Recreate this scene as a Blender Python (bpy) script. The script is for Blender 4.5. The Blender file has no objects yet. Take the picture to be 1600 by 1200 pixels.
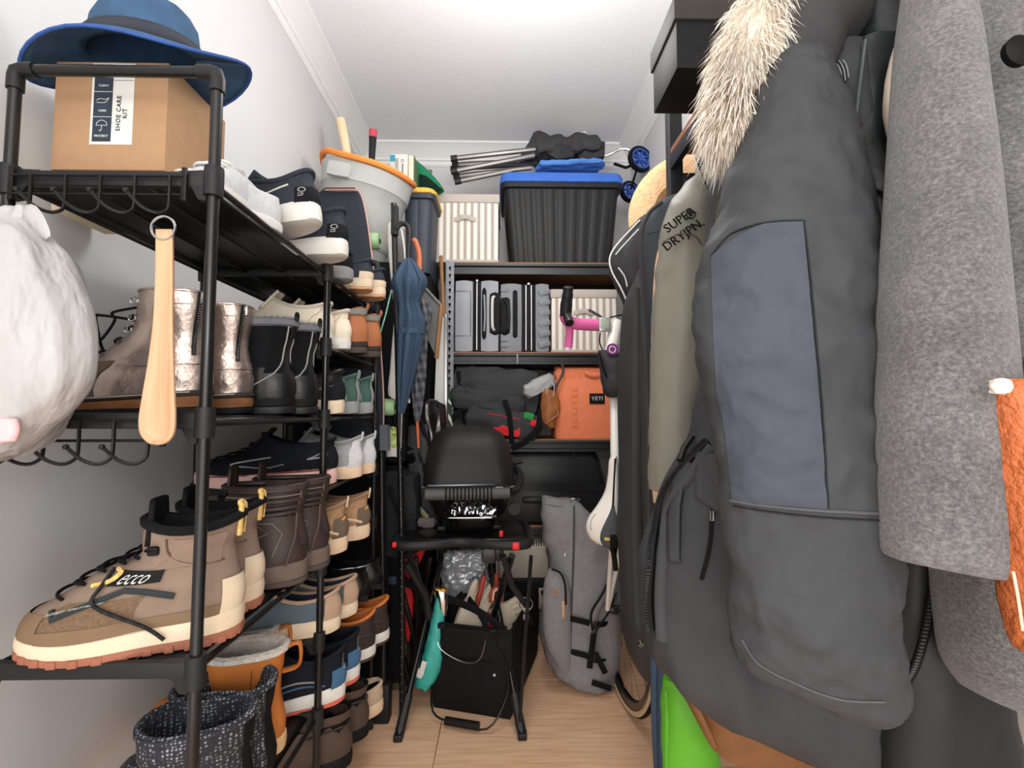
import bpy, bmesh, math, random
from mathutils import Vector, Matrix, Quaternion, noise

random.seed(7)
SC = bpy.context.scene
COL = SC.collection
R = math.radians
PI = math.pi

# ------------------------------------------------------------------ camera
FPX = 755.0
CAM = Vector((0.0, 0.0, 1.06))
PITCH, YAW = R(3.4), R(1.06)
cam_data = bpy.data.cameras.new('camera')
cam_data.sensor_width = 36.0
cam_data.lens = FPX / 1600.0 * 36.0
cam_data.clip_start = 0.02
cam = bpy.data.objects.new('camera', cam_data)
cam.location = CAM
cam.rotation_euler = (PI / 2 + PITCH, 0, -YAW)
COL.objects.link(cam)
SC.camera = cam
CAMROT = cam.rotation_euler.to_matrix()

# ------------------------------------------------------------------ light
SC.view_settings.view_transform = 'Standard'
SC.view_settings.look = 'None'
SC.view_settings.gamma = 1.0
SC.view_settings.use_curve_mapping = False
SC.view_settings.exposure = 0.22
world = bpy.data.worlds.new('world')
SC.world = world
world.use_nodes = True
world.node_tree.nodes['Background'].inputs[0].default_value = (1.0, 0.98, 0.95, 1)
world.node_tree.nodes['Background'].inputs[1].default_value = 2.7

def area(name, loc, rot, sx, sy, power, col=(1, 1, 1)):
    d = bpy.data.lights.new(name, 'AREA')
    d.shape = 'RECTANGLE'; d.size = sx; d.size_y = sy
    d.energy = power; d.color = col
    o = bpy.data.objects.new(name, d)
    o.location = loc; o.rotation_euler = rot
    COL.objects.link(o)
    return o
# closet ceiling lamp, an added fill bulb behind the camera, the camera's flash
def bulb(name, loc, power, radius, col=(1, 1, 1)):
    d = bpy.data.lights.new(name, 'POINT')
    d.energy = power; d.shadow_soft_size = radius; d.color = col
    o = bpy.data.objects.new(name, d); o.location = loc
    COL.objects.link(o)
    return o
bulb('ceiling_lamp', (0.06, 1.32, 2.16), 16.5, 0.15, (1, 0.985, 0.965))
bulb('front_fill_bulb', (0.20, -1.75, 1.60), 50.0, 0.30, (1, 0.985, 0.965))  # unseen source, added to brighten the closet from the front
area('camera_flash', (0.03, -0.06, 1.30), (R(90), 0, R(-2)), 0.09, 0.06, 1.0, (1, 0.985, 0.965))

# ------------------------------------------------------------------ helpers: projection
def ray(px, py):
    return CAMROT @ Vector(((px - 800.0) / FPX, (600.0 - py) / FPX, -1.0))
def P(px, py, y):
    """world point seen at a photo pixel, at distance y into the room"""
    d = ray(px, py)
    return CAM + d * (y / d.y)
def Pz(px, py, z):
    d = ray(px, py)
    return CAM + d * ((z - CAM.z) / d.z)
def V(*a):
    return Vector(a)

# ------------------------------------------------------------------ helpers: materials
def lin(c):
    out = []
    for v in c[:3]:
        v = v / 255.0
        out.append(v / 12.92 if v <= 0.04045 else ((v + 0.055) / 1.055) ** 2.4)
    return (*out, 1.0)
MATS = {}
def base_mat(name, rough, metal):
    m = bpy.data.materials.new(name); m.use_nodes = True
    nt = m.node_tree; b = nt.nodes['Principled BSDF']
    b.inputs['Roughness'].default_value = rough
    b.inputs['Metallic'].default_value = metal
    return m, nt, b
def coords(nt, scale=(1, 1, 1), kind='Object', rot=(0, 0, 0)):
    tc = nt.nodes.new('ShaderNodeTexCoord'); mp = nt.nodes.new('ShaderNodeMapping')
    mp.inputs['Scale'].default_value = scale
    mp.inputs['Rotation'].default_value = rot
    nt.links.new(tc.outputs[kind], mp.inputs[0])
    return mp.outputs[0]
def noise_tex(nt, vec, scale, detail=4.0, rough=0.55):
    n = nt.nodes.new('ShaderNodeTexNoise')
    n.inputs['Scale'].default_value = scale; n.inputs['Detail'].default_value = detail
    n.inputs['Roughness'].default_value = rough
    nt.links.new(vec, n.inputs['Vector'])
    return n.outputs[0]
def ramp(nt, fac, stops, interp='LINEAR'):
    r = nt.nodes.new('ShaderNodeValToRGB'); r.color_ramp.interpolation = interp
    e = r.color_ramp.elements
    while len(e) < len(stops): e.new(0.5)
    for k, (p, c) in enumerate(stops):
        e[k].position = p; e[k].color = c
    nt.links.new(fac, r.inputs[0])
    return r.outputs[0]
def add_bump(nt, b, h, strength, dist):
    bp = nt.nodes.new('ShaderNodeBump')
    bp.inputs['Strength'].default_value = strength; bp.inputs['Distance'].default_value = dist
    nt.links.new(h, bp.inputs['Height']); nt.links.new(bp.outputs[0], b.inputs['Normal'])
def mul(c, k):
    return (min(1, c[0] * k), min(1, c[1] * k), min(1, c[2] * k), 1)
def M(name, col=(128, 128, 128), rough=0.6, metal=0.0, var=0.10, vs=14.0, bump=0.0, bs=120.0, bd=0.002,
      stretch=(1, 1, 1), sheen=0.0, coat=0.0, alpha=1.0, trans=0.0, sss=0.0, spec=None):
    if name in MATS: return MATS[name]
    if max(col) < 58: col = tuple(q * .68 for q in col)
    m, nt, b = base_mat(name, rough, metal)
    v = coords(nt, stretch)
    c = lin(col)
    f = noise_tex(nt, v, vs)
    nt.links.new(ramp(nt, f, [(0.3, mul(c, 1 - var)), (0.7, mul(c, 1 + var))]), b.inputs['Base Color'])
    if bump:
        add_bump(nt, b, noise_tex(nt, v, bs, 3.0), bump, bd)
    if sheen:
        b.inputs['Sheen Weight'].default_value = sheen; b.inputs['Sheen Roughness'].default_value = 0.6
    if coat:
        b.inputs['Coat Weight'].default_value = coat; b.inputs['Coat Roughness'].default_value = 0.15
    if trans:
        b.inputs['Transmission Weight'].default_value = trans
    if sss:
        b.inputs['Subsurface Weight'].default_value = sss; b.inputs['Subsurface Scale'].default_value = 0.01
    if spec is None: spec = .5 if (metal or rough < .3) else (.28 if rough < .56 else .14)
    b.inputs['Specular IOR Level'].default_value = spec
    b.inputs['Alpha'].default_value = alpha
    MATS[name] = m
    return m
def wave_mat(name, stops, scale, axis='X', rough=0.7, kind='Object', rot=(0, 0, 0), bump=0.0, weave=0.0):
    """regular woven stripes across one axis"""
    m, nt, b = base_mat(name, rough, 0)
    v = coords(nt, (1, 1, 1), kind, rot)
    w = nt.nodes.new('ShaderNodeTexWave'); w.wave_type = 'BANDS'; w.bands_direction = axis
    w.inputs['Scale'].default_value = scale; w.inputs['Distortion'].default_value = 0.0
    nt.links.new(v, w.inputs['Vector'])
    nt.links.new(ramp(nt, w.outputs['Fac'], stops), b.inputs['Base Color'])
    if bump: add_bump(nt, b, noise_tex(nt, v, 300, 2), bump, 0.001)
    MATS[name] = m
    return m

# ------------------------------------------------------------------ helpers: geometry
class MB:
    def __init__(s):
        s.v = []; s.f = []
    def add(s, verts, faces, mtx=None):
        o = len(s.v)
        for p in verts:
            p = Vector(p)
            s.v.append(mtx @ p if mtx else p)
        for f in faces: s.f.append([i + o for i in f])
        return s
    def box(s, c, size, rot=None, bev=0.0, seg=2):
        bm = bmesh.new()
        bmesh.ops.create_cube(bm, size=1.0)
        for v in bm.verts: v.co = Vector((v.co.x * size[0], v.co.y * size[1], v.co.z * size[2]))
        if bev:
            bmesh.ops.bevel(bm, geom=bm.edges[:], offset=min(bev, 0.49 * min(size)), segments=seg, profile=0.5, affect='EDGES')
        m = Matrix.Translation(Vector(c))
        if rot is not None:
            m = m @ (rot.to_4x4() if isinstance(rot, Matrix) else Matrix.Rotation(rot, 4, 'Z'))
        bm.verts.index_update()
        s.add([v.co.copy() for v in bm.verts], [[v.index for v in f.verts] for f in bm.faces], m)
        bm.free()
        return s
    def ring_faces(s, base, nr, n, closed=True, close_rows=False):
        rows = nr if close_rows else nr - 1
        for i in range(rows):
            a = base + i * n; b = base + ((i + 1) % nr) * n
            for j in range(n if closed else n - 1):
                k = (j + 1) % n
                s.f.append([a + j, a + k, b + k, b + j])
    def loft(s, rings, cap0=True, cap1=True, closed=True):
        base = len(s.v); n = len(rings[0])
        for r in rings:
            for p in r: s.v.append(Vector(p))
        s.ring_faces(base, len(rings), n, closed)
        if cap0: s.f.append([base + j for j in reversed(range(n))])
        if cap1: s.f.append([base + (len(rings) - 1) * n + j for j in range(n)])
        return s
    def tube(s, pts, r, n=8, closed=False, caps=True, flat=None):
        pts = [Vector(p) for p in pts]
        m = len(pts)
        rs = r if isinstance(r, (list, tuple)) else [r] * m
        tang = []
        for i in range(m):
            a = pts[(i - 1) % m] if (closed or i > 0) else pts[i]
            b = pts[(i + 1) % m] if (closed or i < m - 1) else pts[i]
            t = (b - a)
            tang.append(t.normalized() if t.length > 1e-9 else Vector((0, 0, 1)))
        up = Vector((0, 0, 1)) if abs(tang[0].z) < 0.9 else Vector((1, 0, 0))
        nrm = (up - tang[0] * up.dot(tang[0])).normalized()
        base = len(s.v)
        for i in range(m):
            if i > 0:
                q = tang[i - 1].rotation_difference(tang[i])
                nrm = q @ nrm
                nrm = (nrm - tang[i] * nrm.dot(tang[i])).normalized()
            bn = tang[i].cross(nrm)
            for j in range(n):
                a = 2 * PI * j / n
                k = flat if flat else 1.0
                if k > 0: s.v.append(pts[i] + nrm * (math.cos(a) * rs[i]) + bn * (math.sin(a) * rs[i] * k))
                else: s.v.append(pts[i] + nrm * (math.cos(a) * rs[i] * -k) + bn * (math.sin(a) * rs[i]))
        s.ring_faces(base, m, n, True, closed)
        if caps and not closed:
            s.f.append([base + j for j in reversed(range(n))])
            s.f.append([base + (m - 1) * n + j for j in range(n)])
        return s
    def lathe(s, prof, n=24, mtx=None, cap0=True, cap1=True):
        rings = []
        for r, z in prof:
            ring = [Vector((r * math.cos(2 * PI * j / n), r * math.sin(2 * PI * j / n), z)) for j in range(n)]
            rings.append([mtx @ p for p in ring] if mtx else ring)
        return s.loft(rings, cap0, cap1)
    def grid(s, fn, nu, nv):
        base = len(s.v)
        for i in range(nu + 1):
            for j in range(nv + 1):
                s.v.append(Vector(fn(i / nu, j / nv)))
        for i in range(nu):
            for j in range(nv):
                a = base + i * (nv + 1) + j
                s.f.append([a, a + 1, a + nv + 2, a + nv + 1])
        return s
    def prism(s, poly, h, mtx=None):
        """poly: 2D points in local xy, extruded along z by h (centred)"""
        n = len(poly)
        vs = [Vector((x, y, -h / 2)) for x, y in poly] + [Vector((x, y, h / 2)) for x, y in poly]
        fs = [list(reversed(range(n))), [n + i for i in range(n)]]
        for i in range(n):
            k = (i + 1) % n
            fs.append([i, k, n + k, n + i])
        return s.add(vs, fs, mtx)
    def mesh(s, name, sharp=40):
        me = bpy.data.meshes.new(name)
        me.from_pydata([tuple(v) for v in s.v], [], s.f)
        bm = bmesh.new(); bm.from_mesh(me)
        bmesh.ops.recalc_face_normals(bm, faces=bm.faces[:])
        bm.to_mesh(me); bm.free()
        me.polygons.foreach_set('use_smooth', [True] * len(me.polygons))
        me.set_sharp_from_angle(angle=R(sharp))
        me.update()
        return me

class MBs(list):
    def tube(s, *a, **k):
        s.append(MB().tube(*a, **k)); return s

def link(name, me, mat, parent=None):
    o = bpy.data.objects.new(name, me)
    COL.objects.link(o)
    if mat and not me.materials: me.materials.append(mat)
    if parent is not None: adopt(o, parent)
    return o
def adopt(o, parent):
    o.parent = parent
    if parent.get('_w'):
        o.matrix_parent_inverse = Matrix.Translation(-Vector(root_loc(parent)))
    if parent.type == 'MESH' and parent.get('_world'):
        pass
    return o
def root_loc(p):
    return p.location
def part(t, name, mb, mat, sharp=40, solid=0.0, sub=0, label=None, kind=None, wr=None, off=0):
    """one mesh = one part of thing t (or a sub-part, when t is a part)"""
    if isinstance(mb, MBs):
        return [part(t, name, q, mat, sharp, solid, sub, label, kind, wr, off) for q in mb][0]
    me = mb.mesh(name, sharp) if isinstance(mb, MB) else mb
    if wr: wrinkle(me, *wr)
    o = link(name, me, mat)
    o.parent = t
    if t.type == 'EMPTY' and t.get('_w'):
        o.matrix_parent_inverse = Matrix.Translation(-t.location)
    if solid:
        m = o.modifiers.new('thick', 'SOLIDIFY'); m.thickness = solid; m.offset = off
    if sub:
        m = o.modifiers.new('sub', 'SUBSURF'); m.levels = sub; m.render_levels = sub
    if label: o['label'] = label
    if kind: o['kind'] = kind
    return o
def thing(name, label, cat, loc=(0, 0, 0), group=None, world_parts=True, rot=None):
    """an Empty at the base of a thing; with world_parts the parts are written in room coordinates"""
    o = bpy.data.objects.new(name, None)
    o.empty_display_size = 0.05
    COL.objects.link(o)
    o.location = loc
    if rot: o.rotation_euler = rot
    if world_parts: o['_w'] = 1
    o['label'] = label; o['category'] = cat
    if group: o['group'] = group
    return o
def single(name, label, cat, mb, mat, group=None, sharp=40, solid=0.0, sub=0, wr=None, kind=None):
    me = mb.mesh(name, sharp) if isinstance(mb, MB) else mb
    if wr: wrinkle(me, *wr)
    o = link(name, me, mat)
    o['label'] = label; o['category'] = cat
    if group: o['group'] = group
    if kind: o['kind'] = kind
    if solid:
        m = o.modifiers.new('thick', 'SOLIDIFY'); m.thickness = solid; m.offset = 0
    if sub:
        m = o.modifiers.new('sub', 'SUBSURF'); m.levels = sub; m.render_levels = sub
    return o
def struct(name, mb, mat, label, cat, sharp=40):
    o = link(name, mb.mesh(name, sharp) if isinstance(mb, MB) else mb, mat)
    o['kind'] = 'structure'; o['label'] = label; o['category'] = cat
    return o
def wrinkle(me, amp, scale, seed=0.0, ridge=0.0, stretch=(1, 1, 1)):
    me.update()
    nn = [v.normal.copy() for v in me.vertices]
    for v, n in zip(me.vertices, nn):
        p = Vector((v.co.x * stretch[0], v.co.y * stretch[1], v.co.z * stretch[2])) * scale + Vector((seed, seed * 1.7, seed * .3))
        a = noise.noise(p)
        if ridge:
            a = a * (1 - ridge) + ridge * (1 - 2.2 * abs(noise.noise(p * 1.3 + Vector((5.1, 2.2, 9.7)))))
        a += 0.45 * noise.noise(p * 2.3)
        v.co += n * (a * amp)
    me.update()
def rrect(w, h, r, n=4):
    pts = []
    for cx, cy, a0 in ((w / 2 - r, h / 2 - r, 0), (-w / 2 + r, h / 2 - r, 90), (-w / 2 + r, -h / 2 + r, 180), (w / 2 - r, -h / 2 + r, 270)):
        for k in range(n + 1):
            a = R(a0 + 90 * k / n)
            pts.append((cx + r * math.cos(a), cy + r * math.sin(a)))
    return pts
def sgnpow(x, p):
    return math.copysign(abs(x) ** p, x)
def softbox(c, size, n=8, round_=0.35, rot=None):
    """a stuffed box: cube grid eased towards an ellipsoid"""
    mb = MB(); idx = {}
    def vid(p):
        k = tuple(round(q, 5) for q in p)
        if k not in idx:
            q = Vector(p)
            sph = q.normalized()
            mx = max(abs(q.x), abs(q.y), abs(q.z))
            cub = q / mx
            w = (cub * (1 - round_) + sph * 1.25 * round_)
            idx[k] = len(mb.v)
            mb.v.append(Vector((w.x * size[0] / 2, w.y * size[1] / 2, w.z * size[2] / 2)))
        return idx[k]
    for ax in range(3):
        for sg in (-1, 1):
            for i in range(n):
                for j in range(n):
                    q = []
                    for a, b in ((i, j), (i + 1, j), (i + 1, j + 1), (i, j + 1)):
                        p = [0, 0, 0]
                        p[ax] = sg; p[(ax + 1) % 3] = -1 + 2 * a / n; p[(ax + 2) % 3] = -1 + 2 * b / n
                        q.append(vid(p))
                    mb.f.append(q)
    m = Matrix.Translation(Vector(c))
    if rot is not None: m = m @ rot.to_4x4()
    mb.v = [m @ v for v in mb.v]
    return mb
def RX(a): return Matrix.Rotation(R(a), 3, 'X')
def RY(a): return Matrix.Rotation(R(a), 3, 'Y')
def RZ(a): return Matrix.Rotation(R(a), 3, 'Z')
def interp(xs, t):
    """Catmull-Rom through a list of tuples, t in 0..1"""
    n = len(xs) - 1
    u = min(max(t, 0), 1) * n
    i = min(int(u), n - 1); f = u - i
    g = lambda k: xs[min(max(k, 0), n)]
    p0, p1, p2, p3 = g(i - 1), g(i), g(i + 1), g(i + 2)
    out = []
    for a, b, c, d in zip(p0, p1, p2, p3):
        out.append(0.5 * (2 * b + (c - a) * f + (2 * a - 5 * b + 4 * c - d) * f * f + (3 * b - a - 3 * c + d) * f ** 3))
    return tuple(out)
def smooth_path(pts, n):
    return [Vector(interp([tuple(p) for p in pts], i / n)) for i in range(n + 1)]
def ctube(rows, nt=28, steps=None, exp=1.0, folds=0, famp=0.0):
    """a hanging stuffed shape: rows of (left_px, left_py, right_px, right_py, distance, half_thickness)"""
    rings = []
    if steps is None: steps = 3 * (len(rows) - 1)
    for i in range(steps + 1):
        lx, ly, rx, ry, d, th = interp(rows, i / steps)
        L = P(lx, ly, d); Q = P(rx, ry, d)
        c = (L + Q) / 2; a = (Q - L) / 2
        ring = []
        for j in range(nt):
            t = 2 * PI * j / nt
            k = 1 + (famp * math.sin(folds * t + i * 0.11) if folds else 0)
            ring.append(c + a * sgnpow(math.cos(t), exp) * (1 if abs(math.cos(t)) > .98 else 1) + Vector((0, 1, 0)) * (th * k * sgnpow(math.sin(t), exp)))
        rings.append(ring)
    return MB().loft(rings)
_txt_cache = {}
def text_mesh(txt, size, depth=0.0004, space=1.0):
    """flat lettering as a mesh, centred on its own origin in the xy plane"""
    cu = bpy.data.curves.new('lettering', 'FONT')
    cu.body = txt; cu.size = size; cu.extrude = depth; cu.align_x = 'CENTER'; cu.align_y = 'CENTER'
    cu.space_character = space; cu.resolution_u = 2
    o = bpy.data.objects.new('lettering_tmp', cu); COL.objects.link(o)
    dg = bpy.context.evaluated_depsgraph_get()
    me = bpy.data.meshes.new_from_object(o.evaluated_get(dg))
    bpy.data.objects.remove(o); bpy.data.curves.remove(cu)
    return me
def text_part(t, name, txt, size, mat, mtx, depth=0.0004, space=1.0, warp=None, label=None):
    me = text_mesh(txt, size, depth, space)
    if warp:
        for v in me.vertices: v.co = warp(v.co)
    else:
        me.transform(mtx)
    me.materials.clear()
    return part(t, name, me, mat, label=label)
def frame(origin, xdir, ydir):
    """4x4 with local x along xdir, local y as near ydir as it can be"""
    x = Vector(xdir).normalized(); z = x.cross(Vector(ydir)).normalized(); y = z.cross(x)
    m = Matrix((x, y, z)).transposed().to_4x4()
    m.translation = Vector(origin)
    return m
def copy_tree(o, parent=None):
    c = o.copy(); COL.objects.link(c)
    if parent is not None: c.parent = parent
    for ch in list(o.children): copy_tree(ch, c)
    return c
# ------------------------------------------------------------------ the room
XL, XR, YB, ZC = -0.84, 0.765, 2.80, 2.63
YF = -0.45
m_wall = M('wall_paint', (212, 211, 211), 0.75, var=0.015, vs=3, bump=0.05, bs=400, bd=0.0005)
m_ceil = M('ceiling_paint', (240, 241, 243), 0.85, var=0.02, vs=60, bump=0.25, bs=220, bd=0.001)
m_trim = M('trim_paint', (240, 239, 238), 0.45, var=0.01)
struct('wall_left', MB().box((XL - .05, (YB + YF) / 2, ZC / 2), (.1, YB - YF, ZC)), m_wall, 'smooth white painted wall behind the shoe rack', 'wall')
struct('wall_right', MB().box((XR + .05, (YB + YF) / 2, ZC / 2), (.1, YB - YF, ZC)), m_wall, 'smooth white painted wall behind the hanging coats', 'wall')
struct('wall_back', MB().box(((XL + XR) / 2, YB + .05, ZC / 2), (XR - XL + .2, .1, ZC)), m_wall, 'white painted end wall behind the metal shelving', 'wall')
struct('ceiling', MB().box(((XL + XR) / 2, (YB + YF) / 2, ZC + .05), (XR - XL + .2, YB - YF + .1, .1)), m_ceil, 'white stippled ceiling of the closet', 'ceiling')
def crown(name, a, b, inward, label):
    prof = [(0, 0), (.092, 0), (.092, -.010), (.078, -.016), (.058, -.030), (.036, -.052), (.022, -.068), (.022, -.080), (.012, -.085), (.012, -.100), (.004, -.110), (0, -.110)]
    a = Vector(a); b = Vector(b); n = Vector(inward)
    rings = [[p + n * u + Vector((0, 0, w)) for u, w in prof] for p in (a, b)]
    struct(name, MB().loft(rings), m_trim, label, 'crown moulding', 25)
crown('trim_1', (XL, YF, ZC), (XL, YB, ZC), (1, 0, 0), 'white crown moulding above the shoe rack wall')
crown('trim_2', (XR, YF, ZC), (XR, YB, ZC), (-1, 0, 0), 'white crown moulding above the coat wall')
crown('trim_3', (XL, YB, ZC), (XR, YB, ZC), (0, -1, 0), 'white crown moulding across the end wall')
def baseb(name, c, s, label):
    struct(name, MB().box(c, s, bev=.004), m_trim, label, 'baseboard')
baseb('baseboard_left', (XL + .007, (YB + YF) / 2, .05), (.014, YB - YF, .1), 'white baseboard along the shoe rack wall')
baseb('baseboard_right', (XR - .007, (YB + YF) / 2, .05), (.014, YB - YF, .1), 'white baseboard along the coat wall')
baseb('baseboard_back', ((XL + XR) / 2, YB - .007, .05), (XR - XL - .03, .014, .1), 'white baseboard along the end wall')

# floor of wood-look planks, laid across the closet
def wood_mat(name, c1, c2, c3, scale=(2, 30, 30), rough=.45, ns=3.0):
    m, nt, b = base_mat(name, rough, 0)
    tc = nt.nodes.new('ShaderNodeTexCoord'); oi = nt.nodes.new('ShaderNodeObjectInfo')
    mp = nt.nodes.new('ShaderNodeMapping'); mp.inputs['Scale'].default_value = scale
    ad = nt.nodes.new('ShaderNodeVectorMath'); ad.operation = 'ADD'
    ml = nt.nodes.new('ShaderNodeMath'); ml.operation = 'MULTIPLY'; ml.inputs[1].default_value = 37.0
    nt.links.new(oi.outputs['Random'], ml.inputs[0])
    nt.links.new(tc.outputs['Object'], ad.inputs[0]); nt.links.new(ml.outputs[0], ad.inputs[1])
    nt.links.new(ad.outputs[0], mp.inputs[0])
    f = noise_tex(nt, mp.outputs[0], ns, 6, .6)
    nt.links.new(ramp(nt, f, [(.28, lin(c1)), (.5, lin(c2)), (.72, lin(c3))]), b.inputs['Base Color'])
    add_bump(nt, b, f, .12, .001)
    MATS[name] = m
    return m
m_floor = wood_mat('floor_wood', (204, 158, 124), (226, 182, 146), (236, 198, 164))
m_sub = M('floor_joint', (205, 185, 160), .8)
fl = struct('floor', MB().box(((XL + XR) / 2, (YB + YF) / 2, -.062), (XR - XL + .2, YB - YF + .1, .1)), m_sub, 'wood-look plank floor of the closet', 'floor')
pw, gap = .24, .0022
y = 1.744 - 10 * pw
k = 0
pl_me = {}
while y < YB:
    x = XL - .3 - (k * .43) % .9
    while x < XR:
        x0, x1 = max(x, XL), min(x + 1.2, XR)
        y0, y1 = max(y, YF), min(y + pw, YB)
        if x1 - x0 > .02 and y1 - y0 > .02:
            o = link('plank', MB().box(((x0 + x1) / 2, (y0 + y1) / 2, -.006), (x1 - x0 - gap, y1 - y0 - gap, .012), bev=.0012, seg=1).mesh('plank'), m_floor)
            o.parent = fl
        x += 1.2
    y += pw; k += 1
# ------------------------------------------------------------------ the shoe rack
m_blk = M('black_powder_metal', (26, 26, 27), .32, .0, var=.08, coat=.3)
m_plas = M('black_plastic', (43, 43, 45), .5, var=.06)
m_slat = M('black_shelf_panel', (20, 20, 21), .38, var=.15, vs=30)
m_wire = M('black_wire', (18, 18, 18), .35)
XF, XB = -.447, -.757
YP = (.735, 1.22, 1.70)
ZL = [.15 + .18 * i for i in range(7)] + [1.42]
SEC1 = (.33, .69, 1.05, 1.42)
rack = thing('shoe_rack', 'tall black tube shoe rack with end hooks along the white wall', 'shoe rack', (XF, YP[0], 0))
PR = .0085
for yi, yy in enumerate(YP):
    top = 1.592 if yi in (0, 2) else 1.438
    for xx in (XF, XB):
        mb = MB().tube([(xx, yy, .0), (xx, yy, top - .012)], PR, 12)
        part(rack, 'post', mb, m_blk)
    if yi in (0, 2):
        part(rack, 'top_bar', MB().tube([(XF - .02, yy, top), (XB + .02, yy, top)], PR, 12), m_blk)
        for xx, sg in ((XF, -1), (XB, 1)):
            mb = MB().tube([(xx, yy, top - .032), (xx, yy, top - .012), (xx + sg * .002, yy, top - .003), (xx + sg * .012, yy, top), (xx + sg * .03, yy, top)], PR + .0028, 12)
            part(rack, 'corner_elbow', mb, m_plas)
    lv = SEC1 if yi == 0 else ZL
    for z in lv:
        bar = MB().box(((XF + XB) / 2, yy, z - .002), (abs(XF - XB) - .02, .012, .024), bev=.003)
        part(rack, 'crossbar', bar, m_plas)
        for xx, sg in ((XF, -1), (XB, 1)):
            mb = MB().lathe([(PR + .0005, -.024), (PR + .005, -.024), (PR + .0055, -.01), (PR + .0055, .012), (PR + .005, .022), (PR + .0005, .022)], 14, Matrix.Translation((xx, yy, z - .004)))
            mb.prism([(sg * .008, .012), (sg * .05, .010), (sg * .046, -.008), (sg * .03, -.016), (sg * .02, -.034), (sg * .008, -.036)], .011,
                     Matrix.Translation((xx, yy, z)) @ Matrix.Rotation(R(90), 4, 'X'))
            part(rack, 'connector', mb, m_plas)
def slat(xc, w, y0, y1, z):
    def fn(u, v):
        x = -w / 2 + w * v
        dz = .0035 * (1 - (2 * v - 1) ** 2) - (.006 if v in (0, 1) else 0)
        return (xc + x, y0 + (y1 - y0) * u, z + dz)
    return MB().grid(fn, 1, 8)
for s, lv in ((0, SEC1), (1, ZL)):
    for z in lv:
        for k in range(3):
            w = .088
            xc = XB + .012 + .046 + k * .093
            o = part(rack, 'slat', slat(xc, w, YP[s] + .004, YP[s + 1] - .004, z), m_slat, solid=.003)
        for xx in (XF - .004, XB + .004):
            part(rack, 'side_rod', MB().tube([(xx, YP[s], z - .006), (xx, YP[s + 1], z - .006)], .0055, 8), m_blk)
for xx in (XF, XB):
    for yy in YP:
        part(rack, 'foot_cap', MB().lathe([(PR + .003, 0), (PR + .004, .004), (PR + .003, .03), (PR, .032)], 12, Matrix.Translation((xx, yy, 0))), m_plas)
# two wire hook rails clipped on the end frame
def hook_rail(zt, x0, x1, n, yy):
    mb = MB().tube([(x0, yy, zt), (x1, yy, zt)], .0022, 6).tube([(x0, yy, zt - .029), (x1, yy, zt - .029)], .0022, 6)
    rail = part(rack, 'hook_rail', mb, m_wire)
    for xx in (x0, x1):
        part(rail, 'end_plate', MB().box((xx, yy + .001, zt - .012), (.008, .004, .052), bev=.001), m_wire)
    for k in range(n):
        x = x0 + (x1 - x0) * (k + .62) / n
        pts = [(x, yy - .002, zt), (x, yy - .002, zt - .042), (x - .002, yy - .004, zt - .055), (x - .012, yy - .012, zt - .062), (x - .028, yy - .021, zt - .055), (x - .043, yy - .030, zt - .036)]
        mb = MB().tube(smooth_path(pts, 16), .0026, 7)
        mb.lathe([(0, -.0042), (.003, -.003), (.0042, 0), (.003, .003), (0, .0042)], 8, Matrix.Translation(Vector(pts[-1])), False, False)
        part(rail, 'hook', mb, m_wire)
HY = YP[0] - .013
hook_rail(1.418, -.742, -.484, 5, HY)
hook_rail(1.048, -.80, -.500, 6, HY)
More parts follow.
